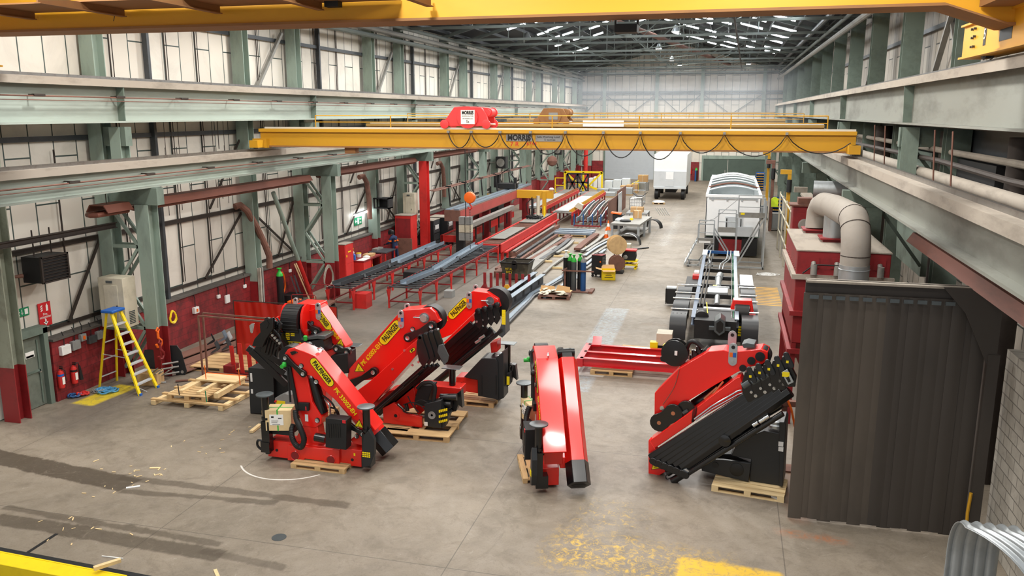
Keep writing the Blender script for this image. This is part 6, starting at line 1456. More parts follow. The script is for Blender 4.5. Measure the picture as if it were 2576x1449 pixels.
# bars and sections lying in rows on the floor
random.seed(11)
def barset(ps, z, w_, h_, m, label, group):
    p, q = [onZ(*c, z) for c in ps]
    n = 6; pts = [p.lerp(q, i/n) for i in range(n+1)]; d = (q-p).normalized(); s = Vector((-d.y,d.x,0))*random.uniform(-.12,.12)
    b = MB()
    for i in range(n): b.bar(pts[i]+s*math.sin(math.pi*i/n)+Vector((0,0,h_/2)), pts[i+1]+s*math.sin(math.pi*(i+1)/n)+Vector((0,0,h_/2)), w_, h_)
    return solo('steel_section', b, m, label, 'steel section', group)
rows = [((1250,679),(1299,646),.22,.1,rust,0),((1262,683),(1308,648),.2,.08,steel,0),((1290,646),(1400,574),.46,.26,rust,.06),((1293,633),(1393,570),.16,.06,steel,.36),
 ((1304,650),(1402,583),.2,.16,steeld,.06),((1309,657),(1405,591),.16,.14,rust,.06),((1311,663),(1411,600),.2,.08,steel,.08),((1332,656),(1436,596),.26,.08,rust,.08),((1322,672),(1400,622),.22,.1,steel,.08),
 ((1331,684),(1392,635),.4,.14,steel,.08),((1362,657),(1432,606),.24,.16,steeld,.08),((1352,662),(1420,614),.14,.1,steel,.08),((1400,638),(1441,607),.22,.08,steel,.08),((1368,690),(1424,646),.14,.08,steel,.08),
 ((1452,630),(1500,592),.4,.14,rust,.08),((1464,633),(1519,592),.2,.1,steel,.08),((1477,634),(1540,598),.18,.08,steel,.08),((1472,644),(1535,606),.16,.06,steelb,.06),((1474,655),(1532,616),.16,.06,steel,.06),((1474,667),(1524,628),.16,.06,steelb,.06),((1474,677),(1512,643),.14,.06,steel,.06),
 ((1330,668),(1372,636),.12,.08,rust,.08),((1420,600),(1452,580),.3,.1,rust,.08)]
for a, c, w_, h_, m, z in rows:
    kind = {'rusty_steel':'rust-brown','bare_grey_steel':'pale grey','dark_mill_steel':'dark grey','blue_grey_steel':'blue-grey'}[m.name]
    barset((a, c), z, w_, h_, m, 'long %s steel section among the lengths laid on timber bearers on the floor' % kind, kind+' sections laid in rows on the floor')
for i, (x, y) in enumerate(((1298,655),(1325,637),(1345,620),(1360,611),(1388,592),(1300,632),(1325,640),(1373,660),(1418,637),(1408,647),(1425,615),(1398,677),(1478,624),(1441,613))):
    p = onZ(x, y); solo('timber_bearer', MB().bar(p+Vector((-.35,0,.06)), p+Vector((.35,.05,.06)), .12, .1), woodl, 'pale timber bearer between the steel lengths on the floor', 'timber', 'timber bearers under the steel lengths')
# long bent plates towards the camera
for i, (ps, w_, m, lab) in enumerate(((((1271,813),(1326,758),(1338,743),(1386,717),(1424,693),(1444,680)),.2,steelb,'long cranked blue-grey steel bar lying beside the i-beams'),(((1274,822),(1332,762),(1343,749),(1388,723),(1426,700)),.1,steeld,'thin dark cranked bar lying beside the blue-grey one'),(((1370,752),(1400,733),(1432,708)),.12,steelb,'short steel bar under the cardboard pallet beside the cranked one'))):
    b = MB(); q = [onZ(*c) for c in ps]
    for a, c in zip(q[:-1], q[1:]): b.bar(a+Vector((0,0,.06)), c+Vector((0,0,.06)), w_, .1)
    solo('steel_bar', b, m, lab, 'steel bar')
for i, (a, c, lab) in enumerate((((1258,780),(1366,703),'long dark i-beam with cut-outs lying beside the red spike rack'),((1280,745),(1347,697),'second i-beam with blue-grey top lying just left of the long one'))):
    p, q = onZ(*a, .25), onZ(*c, .25); p.z = q.z = .27
    t = thing('steel_beam', lab, 'beam', (0,0,0)); MB().ibeam(p, q, .24, .46, .03).build('beam', steeld, t)
    MB().bar(p+Vector((0,0,.236)), q+Vector((0,0,.236)), .25, .01).build('top_face', steelb, t); d = (q-p).normalized(); n_ = Vector((d.y,-d.x,0))*.02
    b = MB()
    for k_ in range(5): c_ = p.lerp(q, .12+k_*.19)+n_; b.bar(c_-d*.12, c_+d*.12, .01, .2)
    b.build('cut_outs', blkm, t)
t = thing('beam_clamp', 'yellow plate clamp standing at the near end of the i-beams', 'clamp', onZ(1276,742)); MB().prism([(-.2,0),(.2,0),(.22,.15),(.05,.48),(-.1,.46),(-.22,.2)],-.05,.05).build('clamp_plate', yel, t); MB().tube((-.06,-.08,.3),(-.06,.08,.3),.03).tube((.08,-.08,.2),(.08,.08,.2),.03).build('clamp_pins', blkm, t)
# metal skip
t = thing('metal_skip', 'dark steel skip with yellow painted lettering beside the red spike rack', 'skip', (-9.8, 39.2, 0))
MB().add([(-.55,-.4,.05),(.55,-.4,.05),(.55,.4,.05),(-.55,.4,.05),(-.72,-.6,.88),(.72,-.6,.88),(.72,.6,.88),(-.72,.6,.88)],[(0,3,2,1),(0,1,5,4),(1,2,6,5),(2,3,7,6),(3,0,4,7)]).build('skip_body', paint('skip_steel','#4a4840',.6,.3,.7,'#8d8874',1.5), t)
MB().bar((-.72,-.6,.88),(.72,-.6,.88),.05).bar((-.72,.6,.88),(.72,.6,.88),.05).bar((-.72,-.6,.88),(-.72,.6,.88),.05).bar((.72,-.6,.88),(.72,.6,.88),.05).build('rim', blkm, t)
MB().lathe((0,-.62,.9),[(.03,-.02),(.12,-.02),(.12,.02),(.03,.02)],16,'y').box(-.12,.12,-.64,-.6,.6,.85).build('lifting_lug', blkm, t)
MB().box(-.6,.6,-.45,.45,.5,.6).build('scrap', rust, t)
text('METAL', yel2, t, (-.28,-.575,.56), (1,0,0), (0,-.23,1), .13, width=.36); text('BITS', yel2, t, (-.28,-.53,.4), (1,0,0), (0,-.23,1), .12, width=.28)
solo('timber_block', MB().box(-11.0,-10.6,39.2,40.2,0,.3), rust, 'stack of dark timber blocks left of the metal skip', 'timber')
# gas bottles on their stand
bz = onZ(1452,735)
t = thing('bottle_stand', 'rusty steel bottle stand with cross bar', 'stand', (bz.x, bz.y+.15, 0)); MB().bar((-.62,-.35,.05),(-.62,.45,.05),.2,.1).bar((.62,-.35,.05),(.62,.45,.05),.2,.1).box(-.6,.6,-.32,.42,.02,.05).build('base', rust, t); MB().bar((-.6,0,.05),(-.6,0,1.05),.07).build('post', rust, t); MB().bar((-.72,-.16,.98),(.75,-.16,.98),.05,.06).bar((-.6,.4,.98),(-.6,-.16,.98),.05,.06).build('retaining_bar', rust, t)
for dx, dy, bo, to, lab, h_ in ((-.2,.02,dish,grn,'grey gas bottle with bright green shoulder at the front of the rusty stand',1.62),(.24,.0,blue,gry,'blue gas bottle at the front right of the rusty stand',1.62),(-.42,.28,slate,grn,'grey gas bottle with green shoulder at the back left of the rusty stand',1.62),(.04,.3,slate,grn,'grey gas bottle with green shoulder at the back middle of the rusty stand',1.62),(-.68,.62,blkm,wht,'black gas bottle with white shoulder behind the rusty stand',1.75)):
    cylinder(lab, (bz.x+dx, bz.y+.15+dy, .05 if dx > -.6 else 0), h_, bo, to, r=.125)
hose(t, [(-.6,.0,.9),(-.75,.1,.8),(-.72,.1,.5),(-.6,.0,.4)], .012, rub, 'hose')
pallet((-7.15, 35.5, 0), .1, 1.4, 1.1, 'small dark pallet of crumpled cardboard in front of the gas bottles', mat=rust)
b = MB(); random.seed(8)
for i in range(16):
    x, y = random.uniform(-.6,.6), random.uniform(-.5,.4); a = random.uniform(0,3); s_ = random.uniform(.12,.3); z = .16+random.uniform(0,.1)
    b.add([(x-s_*math.cos(a),y-s_*math.sin(a),z),(x+s_*math.sin(a),y-s_*math.cos(a),z+random.uniform(0,.12)),(x+s_*math.cos(a),y+s_*math.sin(a),z+random.uniform(0,.1)),(x-s_*math.sin(a),y+s_*math.cos(a),z)],[(0,1,2,3)])
o = b.build('packing_scrap', cream); o.location = (-7.15,35.5,0); tag(o, 'loose heap of cream packing scraps on the small dark pallet', 'scrap', kind='stuff')
for i, (x, y, rz) in enumerate(((-7.55,35.9,.3),(-6.9,36.0,-.2))):
    t = thing('cardboard_flap', ['left','right'][i]+' folded cardboard sheet at the back of the small dark pallet', 'cardboard', (x,y,.15), rz); MB().prism([(-.35,0),(.35,0),(.3,.25),(-.3,.3)],0,.02).rot(-.5,'x').build('panel', card, t); MB().prism([(-.35,0),(.35,0),(.35,.3),(-.35,.3)],0,.02).rot(-1.4,'x').build('flap', woodl, t)
solo('plastic_sheet', MB().add([(-7.9,39.6,.02),(-6.9,39.8,.02),(-6.8,41.2,.02),(-7.6,40.4,.04)],[(0,1,2,3)]), plastsheet, 'clear plastic sheet lying left of the gas bottles', 'sheet')
# tool cabinet, yellow box, spools, pump on jack
t = thing('tool_cabinet', 'tall black roller tool cabinet with drawers behind the yellow carton', 'tool cabinet', (-6.0,40.7,0), -.25)
MB().box(-.28,.28,-.25,.25,.14,1.1).build('cabinet_body', blkm, t, bevel=.015)
for i in range(6): o = MB().box(.28,.3,-.22,.22,.2+i*.14,.32+i*.14).build('drawer', dish, t)
for x in (-.22,.22):
    for y in (-.2,.2): MB().lathe((x,y,.07),[(.04,-.02),(.07,-.02),(.07,.02),(.04,.02)],12,'y').build('castor', rub, t)
MB().box(-.28,.28,-.25,.25,1.1,1.12).build('top_mat', redcol, t); MB().tube((.2,-.26,.8),(.2,-.27,.8),.04).build('badge', orange, t)
for i in range(5): solo('hand_tool', MB().tube((-6.2+.08*i,40.5+.06*i,1.16),(-6.1+.1*i,40.85,1.18),.018,n=6), chrome if i % 2 else blkm, 'hand tool lying on top of the black tool cabinet', 'tool', 'tools on the black tool cabinet')
t = thing('open_carton', 'bright yellow cardboard box with open flaps on the floor by the tool cabinet', 'box', (-5.42,40.1,0), .2)
MB().box(-.33,.33,-.26,-.25,0,.5).box(-.33,.33,.25,.26,0,.5).box(-.33,-.32,-.26,.26,0,.5).box(.32,.33,-.26,.26,0,.5).box(-.33,.33,-.26,.26,0,.02).build('box_walls', yel2, t)
for a, c, d, e in (((-.33,-.26,.5),(.33,-.26,.5),(.28,-.42,.46),(-.28,-.42,.46)),((-.33,.26,.5),(.33,.26,.5),(.3,.42,.66),(-.3,.42,.66)),((-.33,-.26,.5),(-.33,.26,.5),(-.62,.2,.58),(-.62,-.25,.58)),((.33,-.26,.5),(.33,.26,.5),(.4,.26,.3),(.4,-.26,.3))): MB().add([a,c,d,e],[(0,1,2,3)]).build('flap', card, t)
MB().box(-.2,.2,-.267,-.26,.14,.17).box(-.15,.15,-.267,-.26,.22,.25).box(-.1,.1,-.267,-.26,.3,.32).build('printing', lblk, t)
def spool(label, p, r_, w_, m, ax='x'):
    t = thing('cable_spool', label, 'spool', p, .35); MB().lathe((0,0,0),[(.05,-w_/2),(r_,-w_/2),(r_,-w_/2+.03),(r_*.75,-w_/2+.04),(r_*.75,w_/2-.04),(r_,w_/2-.03),(r_,w_/2),(.05,w_/2)],26,ax).build('reel', m, t); MB().lathe((0,0,0),[(.06,w_/2),(.09,w_/2+.02),(.03,w_/2+.03)],14,ax).build('hub', rust, t); return t
spool('lower rust-brown wire spool on a low stand beside the tool cabinet', (-5.25,41.9,.52), .4, .35, rust, 'y')
solo('spool_stand', MB().box(-5.6,-4.9,41.6,42.3,0,.1), blkm, 'low black wheeled base under the rust-brown spool', 'stand')
spool('large pale plywood wire spool resting above the rust-brown one', (-5.4,42.9,1.3), .48, .55, wood, 'y')
solo('spool_support', MB().bar((-5.7,42.9,0),(-5.4,42.9,1.25),.05).bar((-5.1,42.9,0),(-5.4,42.9,1.25),.05).bar((-5.7,43.2,.05),(-5.1,43.2,.05),.05), blkm, 'black frame holding the pale plywood spool', 'frame')
t = thing('scissor_lift_table', 'yellow scissor lift table carrying a black pump', 'lift table', (-4.75,43.3,0)); MB().box(-.42,.42,-.3,.3,.2,.27).build('base_frame', yel2, t); MB().box(-.42,.42,-.3,.3,.4,.46).build('platform', yel2, t); MB().bar((-.35,-.25,.25),(.35,-.25,.42),.04).bar((.35,-.25,.25),(-.35,-.25,.42),.04).build('scissor_arms', blkm, t)
for x in (-.33,.33):
    for y in (-.25,.25): MB().lathe((x,y,.08),[(.04,-.03),(.08,-.03),(.08,.03),(.04,.03)],12,'y').box(x-.03,x+.03,y-.03,y+.03,.1,.2).build('castor', yel2, t)
t = thing('hydraulic_pump', 'black pump body with red lid on the yellow lift table', 'pump', (-4.75,43.3,.46)); MB().prism([(-.35,.0),(.3,.0),(.35,.2),(.3,.5),(-.3,.5),(-.4,.25)],-.25,.25).build('pump_body', blkm, t, bevel=.03); MB().box(-.36,.36,-.28,.28,.5,.56).build('lid', brred, t); MB().lathe((-.2,-.26,.18),[(.04,-.03),(.12,0),(.04,.03)],14,'y').build('port', steel, t)
# work table with the wheel arch underneath, cones and what lies about
t = thing('work_table', 'grey steel work table with a lower shelf, covered in boxes', 'table', (-6.0,55.2,0), -.08)
MB().box(-.95,.95,-2.2,2.2,.95,1.08).build('table_top', steel, t)
for x in (-.85,.85):
    for y in (-2.1,0,2.1): MB().box(x-.07,x+.07,y-.07,y+.07,0,.95).build('leg', galv, t)
MB().box(-.85,.85,-2.1,2.1,.28,.34).build('lower_shelf', steel, t)
def arch(label, p, r_, w_, m, rz=0, rim=True):
    t = thing('wheel_arch', label, 'wheel arch', p, rz); n = 18; o_ = [(r_*math.cos(math.pi*i/n), r_*math.sin(math.pi*i/n)) for i in range(n+1)]; i_ = [((r_-.05)*math.cos(math.pi*i/n), (r_-.05)*math.sin(math.pi*i/n)) for i in range(n,-1,-1)]
    MB().prism(o_+i_, 0, w_).build('mudguard', m, t)
    if rim: MB().path([((r_-.02)*math.cos(math.pi*i/n), -.01, (r_-.02)*math.sin(math.pi*i/n)) for i in range(n+1)], .022, 6).build('bright_rim', chrome, t)
    return t
arch('black mudguard with bright rim standing in front of the grey work table', (-5.75,51.3,0), .72, .5, blkm, -.12)
arch('black mudguard standing behind the work table on the right', (-5.0,59.5,0), .6, .5, blkm, -.3, False)
sbox('open brown cardboard box on the grey work table', (-5.75,56.3,1.08), (.5,.5,.5), card, rz=.3); sbox('larger cardboard box behind the grey work table', (-6.2,60.5,1.0), (.9,.7,.35), card)
solo('tool_case', MB().lathe((-6.3,54.2,1.08),[(.35,0),(.38,.06),(.3,.12)],14), blkm, 'flat black tool case on the grey work table', 'case')
solo('plastic_bag', MB().lathe((-6.7,54.5,1.08),[(.3,0),(.32,.1),(.15,.2)],9), plastsheet, 'clear plastic bag on the near corner of the work table', 'bag')
solo('yellow_tool', MB().box(-6.1,-5.9,55.0,55.2,1.08,1.2), yel2, 'small yellow tool on the grey work table', 'tool')
solo('packing_table', MB().box(-6.9,-5.4,59.6,61.6,.9,1.0).box(-6.9,-6.8,59.6,59.7,0,.9).box(-5.5,-5.4,59.6,59.7,0,.9).box(-6.9,-6.8,61.5,61.6,0,.9).box(-5.5,-5.4,61.5,61.6,0,.9), gry, 'second grey table behind the first with bins on it', 'table')
t = thing('wheelie_bin', 'black wheelie bin with orange lid beside the rust-brown sheets', 'bin', (-7.3,58.6,0)); MB().prism([(-.3,0),(.3,0),(.4,1.0),(-.4,1.0)],-.3,.3).build('bin_body', blkm, t); MB().prism([(-.5,1.1),(.2,1.02),(.2,1.1),(-.5,1.18)],-.35,.35).build('lid', orange, t); MB().box(.1,.2,-.31,-.3,.6,.75).build('sticker', orange, t)
def cone(label, p):
    t = thing('traffic_cone', label, 'traffic cone', p); MB().box(-.2,.2,-.2,.2,0,.04).build('base', orange, t); MB().lathe((0,0,.04),[(.15,0),(.11,.2)],16).lathe((0,0,.04),[(.065,.42),(.03,.62)],16).build('cone_body', orange, t); MB().lathe((0,0,.04),[(.11,.2),(.065,.42)],16).build('reflective_band', lwht, t)
cone('nearer orange and white traffic cone left of the grey work table', onZ(1525,598)); cone('further orange and white traffic cone beside the rust-brown sheets', onZ(1530,578))
for i in range(5):
    solo('ladder_rack', MB().tube((-4.9+.16*i,60.2,1.35),(-4.45+.16*i,59.2,.95),.02,n=6), chrome, 'bright bar of the bent rack at the right end of the second table', 'bar', 'bright bars by the second table')
solo('trim_strip', MB().bar(onZ(1595,628)+Vector((0,0,.04)), onZ(1630,624)+Vector((0,0,.04)), .2, .05), slate, 'dark flat strip lying on the floor right of the mudguard', 'strip')
sbox('low pale box on the floor beneath the bright-rimmed mudguard', (-5.9,50.2,0), (.9,.6,.25), cream)
# channels on pallet, upright racks, rusty sheets, IBC
pallet((-9.75,54.2,0), .02, 1.9, 1.1, 'timber pallet under the neat stack of blue-grey channels')
for i in range(4): solo('steel_channel', MB().box(-10.9,-8.4,53.7+i*.45,54.0+i*.45,.16+.05*(i%2),.3+.05*(i%2)), steelb, 'blue-grey folded channel stacked crossways on the pallet', 'steel channel', 'channels stacked crossways on the pallet')
t = thing('section_rack', 'low rack holding bent steel sections upright', 'rack', (-10.4,58.3,0)); 
for i in range(5): MB().bar((.0,i*2.5,.15),(1.9,i*2.5,.15),.1).build('cross_beam', redcol, t)
for i in range(5):
    for x in (0,.65,1.3,1.9): MB().box(x-.04,x+.04,i*2.5-.04,i*2.5+.04,.1,1.0).build('upright', redcol if i else blue, t)
for i in range(7):
    x = -10.3+i*.27; b = MB(); y = 58.6+.5*(i%3); pts = [(x,y,.55),(x,y+1.3,.5),(x+.05,y+2.6,.75),(x+.05,y+5,.95),(x+.05,y+8,1.0)]
    for a, c in zip(pts[:-1], pts[1:]): b.bar(a, c, .09, .32)
    solo('steel_section', b, (steelb, steel, rust)[i%3], 'cranked steel section standing on edge in the low rack', 'steel section', 'cranked sections in the low rack')
solo('steel_sheet', MB().box(-8.25,-8.19,59.9,66,0,1.75), rust, 'tall rust-brown sheet standing on edge nearest the cones', 'sheet')
solo('steel_sheet', MB().box(-8.45,-8.39,66.5,72,0,1.9), rust, 'tall rust-brown sheet standing on edge further back', 'sheet')
solo('steel_sheet', MB().box(-8.1,-8.05,64.5,66.5,0.2,1.9), alu, 'narrow bright sheet leaning on the tall rust-brown sheets', 'sheet')
def ibc(label, p):
    t = thing('ibc_tank', label, 'tank', p); MB().box(-.48,.48,-.58,.58,.2,1.12).build('tank', wht, t, bevel=.06); MB().box(-.5,.5,-.6,.6,0,.16).build('pallet_base', galv, t); b = MB()
    for i in range(6):
        for s in (-1,1): b.tube((-.5+i*.2,s*.6,.15),(-.5+i*.2,s*.6,1.18),.012,n=5); b.tube((s*.5,-.6+i*.24,.15),(s*.5,-.6+i*.24,1.18),.012,n=5)
    for z in (.3,.55,.8,1.05,1.18):
        for s in (-1,1): b.tube((-.5,s*.6,z),(.5,s*.6,z),.012,n=5).tube((s*.5,-.6,z),(s*.5,.6,z),.012,n=5)
    b.build('cage', chrome, t); return t
ibc('white caged liquid tank standing behind the work tables', (-7.2,69.4,0))
t = thing('bent_sheet', 'black curved panel balanced on the white caged tank', 'sheet', (-6.8,69.0,1.2)); MB().prism([(-.6,.35),(-.3,.1),(.1,.08),(.5,.4),(.5,.44),(.1,.12),(-.3,.14),(-.6,.39)],-.4,.4).build('panel', blkm, t)
t = thing('cage_trolley', 'tall wire cage trolley behind the white caged tank', 'trolley', (-7.6,75.5,0))
b = MB()
for x in (-.5,.5):
    for y in (-.4,.4): b.tube((x,y,0),(x,y,1.9),.02,n=6)
for z in (.2,.7,1.2,1.9):
    b.tube((-.5,-.4,z),(.5,-.4,z),.02,n=6).tube((-.5,.4,z),(.5,.4,z),.02,n=6).tube((-.5,-.4,z),(-.5,.4,z),.02,n=6).tube((.5,-.4,z),(.5,.4,z),.02,n=6)
b.build('cage', galv, t); MB().box(-.5,.5,-.4,.4,.2,.23).build('shelf', galv, t)
pl = pallet((-5.9,76,0), .1, 1.1, 1.2, 'pallet with crumpled foil sheets right of the wire cage trolley'); solo('foil_sheet', MB().lathe((-5.9,76,.15),[(.6,0),(.5,.1),(.2,.16)],9), alu, 'crumpled bright foil on the pallet right of the wire cage trolley', 'sheet')
# loose scraps on the floor
random.seed(21)
b = MB()
for i in range(46):
    x, y = random.choice([(285,1190),(380,1190),(545,1090),(540,1125),(270,1240),(180,1330)]); p = onZ(x+random.gauss(0,45), y+random.gauss(0,16)); s_ = random.uniform(.02,.07); a = random.uniform(0,3.1)
    b.bar(p+Vector((-s_*math.cos(a),-s_*math.sin(a),.008)), p+Vector((s_*math.cos(a),s_*math.sin(a),.008)), random.uniform(.01,.03), .008)
tag(b.build('wood_splinters', woodl), 'loose wood splinters scattered on the floor at the lower left', 'splinters', kind='stuff')
for i, (x, y, l_, a_, lab) in enumerate(((390,1178,.12,.3,'pale timber chip on the dark tyre track'),(335,1226,.14,.6,'white timber sliver below the dark tyre track'),(283,1403,.22,.05,'white plastic strip on the floor near the bottom left'),(545,1443,.14,-.8,'pale timber chip at the bottom edge of the floor'))):
    p = onZ(x, y); solo('timber_chip', MB().bar(p+Vector((-l_*math.cos(a_),-l_*math.sin(a_),.01)), p+Vector((l_*math.cos(a_),l_*math.sin(a_),.01)), .06 if i != 2 else .02, .015), woodl if i in (0,3) else wht, lab, 'chip')
p = onZ(1955,1258); solo('spray_can', MB().tube(p+Vector((-.1,.07,.04)), p+Vector((.1,-.07,.04)), .04, n=14), alu, 'dropped silver spray can on the floor below the right-hand crane', 'can')
p = onZ(702,1352); solo('drain_cover', MB().lathe((p.x,p.y,0),[(.14,0),(.14,.006)],20), dish, 'small round metal cover set in the foreground floor', 'cover')
# yellow beam at the lower left corner
t = thing('lifting_beam', 'yellow painted steel beam with grey edge lying at the lower left corner', 'beam', (0,0,0))
a, c = onZ(-60,1392,.3), onZ(300,1462,.3); a.z = c.z = .16; MB().bar(a, c, .32, .28).build('beam', yel2, t, bevel=.01)
n_ = Vector((-(c-a).normalized().y, (c-a).normalized().x, 0)); MB().bar(a+n_*.3-Vector((0,0,.04)), c+n_*.3-Vector((0,0,.04))+(c-a).normalized()*.6, .24, .18).build('grey_flange', slate, t)
MB().bar(a+n_*.17+Vector((0,0,.13)), c+n_*.17+Vector((0,0,.13)), .03, .03).build('lip', yel2, t)
p = onZ(272,1435,.3); solo('timber_offcut', MB().bar(p+Vector((-.15,-.15,.1)), p+Vector((.1,.2,.1)), .08, .06), woodl, 'timber offcut on the end of the yellow beam', 'timber')
solo('floor_slot', MB().bar(onZ(70,1390)+Vector((0,0,.004)), onZ(143,1343)+Vector((0,0,.004)), .07, .006), blkm, 'dark slot strip in the floor above the yellow beam', 'slot')
# ================================================================ RIGHT SIDE
# red frame in front of the big crane
t = thing('subframe', 'glossy dark red steel subframe lying on timbers in the middle of the floor', 'frame', (0,0,0)); rr_ = paint('glossy_deep_red', '#d01420', .22, 0, .05, '#8a0c12', 1, coat=.6)
z = .34
for y in (25.0, 25.75, 26.6): MB().ibeam((-4.2,y,z),(-.9,y,z),.16,.26,.025).build('long_beam', rr_, t)
MB().bar((-1.0,24.85,z),(-1.0,26.75,z),.2,.26).build('end_member', rr_, t)
MB().bar((-4.2,24.85,z),(-4.2,26.75,z),.2,.26).bar((-3.9,26.4,z+.15),(-4.0,27.3,z+.2),.3,.06).build('end_member', rr_, t)
for x, y, lab in ((-3.2,25.2,'timber pallet under the front of the red subframe'),(-1.9,26.5,'timber pallet under the back of the red subframe')): pallet((x,y,0), .02, 1.3, .8, lab)
solo('timber_plank', MB().bar((-3.2,27.6,.18),(-.9,27.4,.18),.3,.06).box(-3.0,-2.8,27.4,27.7,0,.16).box(-1.3,-1.1,27.3,27.6,0,.16), wood, 'pale plank on blocks behind the red subframe', 'plank')
# lorry chassis
t = thing('truck_chassis', 'bare lorry chassis with mudguards, drive shaft and dark frame rails', 'truck', (0,0,0))
for x in (-.95,.5): MB().ibeam((x+.05,28.5,1.0),(x+.05,43.2,1.0),.14,.3,.03).build('frame_rail', paint('chassis_blue_grey','#5a6a80',.4,.3,.4,'#39424f',2) if x < 0 else steelb, t)
for y in (29.5,31.2,33,35,36.8,38.6,41.4): MB().bar((-.9,y,.95),(.55,y,.95),.14,.16).build('cross_member', blkm, t)
MB().bar((-1.0,43.1,1.08),(.65,43.1,1.08),.1,.14).build('end_bar', blue, t)
MB().box(-1.02,-.78,41.6,43.2,1.14,1.18).box(.5,.76,41.6,43.2,1.14,1.18).build('end_caps', alu, t)
MB().tube((-.15,31.2,1.0),(-.15,32.6,1.02),.1,n=14).tube((-.15,34.6,1.0),(-.15,36.3,1.02),.12,n=14).tube((-.15,36.3,1.0),(-.1,37.2,1.0),.16,n=14).tube((-.15,33.9,1.0),(-.15,34.6,1.0),.07,n=12).build('drive_shaft', galv, t)
MB().box(-.55,.25,33.0,33.9,.95,1.12).build('gearbox', galv, t, bevel=.02); MB().box(-.5,.3,34.05,34.1,1.05,1.14).build('bright_bar', alu, t)
MB().box(-.85,.55,28.3,30.2,.45,1.1).build('rear_box', blkm, t); MB().box(-.6,.5,29.9,30.15,1.1,1.16).build('foil_cover', alu, t)
for x, y0_, y1_, n_ in ((-1.42,28.6,34.0,4),(1.0,28.6,34.0,4)):
    for i in range(n_):
        y = y0_+i*(y1_-y0_)/n_; W_ = .56; pts = []; L_ = (y1_-y0_)/n_
        zc = (1.06,1.16,1.1,1.14)[i]; dr = .75 if i == 0 else .3; out = [(y, zc-dr), (y+.02, zc-.3), (y+.1, zc-.14), (y+.25, zc-.04), (y+.45, zc), (y+L_-.3, zc), (y+L_-.12, zc-.05), (y+L_-.03, zc-.16)]; pr_ = out+[(a_+(.03 if n2 < 4 else 0), b_-.035) for n2, (a_, b_) in reversed(list(enumerate(out)))]
        MB().prism(pr_, x-W_/2, x+W_/2, 'x').build('mudguard', slate, t)
        MB().tube((x-W_/2-.05,y+L_-.08,zc+.03),(x+(W_/2+.35 if x<0 else W_/2+.03),y+L_-.08,zc+.03),.03,n=8).build('support_tube', chrome, t)
    for y in (29.6,31.4,33.2): MB().lathe((x,y,.5),[(.2,-.2),(.48,-.2),(.5,-.12),(.5,.12),(.48,.2),(.2,.2)],26,'x').build('wheel', rub, t)
bl = MB()
for j in range(2):
    for i in range(4): bl.tube((-1.62+i*.14,28.9+.28*j,.98+.1*j),(-1.62+i*.14,28.89+.28*j,1.0+.1*j),.018,n=8)
bl.build('bolt_heads', chrome, t)
MB().box(.72,1.26,34.7,37.0,.75,1.12).build('battery_box', alu, t, bevel=.02); MB().box(-1.5,-.95,34.7,36.9,.6,.95).build('air_tank_tray', blkm, t); MB().box(-1.45,-.7,34.6,34.7,1.0,1.05).box(.6,1.28,34.5,34.6,1.08,1.14).build('bright_step', chrome, t)
MB().box(-1.25,-.95,36.3,36.8,.95,1.12).build('red_cover', brred, t); MB().box(-1.2,-1.0,36.6,37.2,1.0,1.2).build('white_wrap', wht, t)
for k_, (x, y) in enumerate([(-.62,42.6),(.2,42.6),(.35,42.6)]): hose(t, [(x,y,1.25),(x-.05,y-1.5,1.1),(x-.3*(k_>0),y-3,1.1),(x-.35,y-4.2,1.05)], .03, galv, 'air_pipe')
for x in (.38,.44): hose(t, [(x,28.9,1.1),(x,33,1.1),(x,38,1.12),(x,42.5,1.15)], .015, sgn if x > .4 else chrome, 'air_line')
for x in (-.75,-.62): hose(t, [(x,30.3,1.1),(x+.02,34,1.14),(x+.05,38,1.14),(x+.08,41.5,1.1)], .03, rub, 'cable_loom')
MB().lathe((-.62,28.9,1.05),[(.12,-.12),(.24,-.1),(.24,.1),(.12,.12)],22,'y').build('hose_reel', rub, t)
MB().hexbar((.0,27.9,1.0),(.0,28.9,.95),.36,.62,up=(0,.2,1)).build('tow_boom_end', dish, t, bevel=.02); MB().hexbar((.0,27.88,1.0),(.0,27.9,1.0),.22,.44,up=(0,.2,1)).build('boom_opening', lblk, t)
MB().bar((-.35,28.1,.9),(.35,28.1,.9),.2,.1).build('side_lugs', dish, t)
MB().path([(-.5,30.2,1.3),(-.45,29.4,1.2),(-.4,28.6,1.0)],.02,6).build('yellow_strap', lyel, t); MB().box(-.35,-.2,34.1,34.3,1.05,1.14).build('yellow_tag', lyel, t)
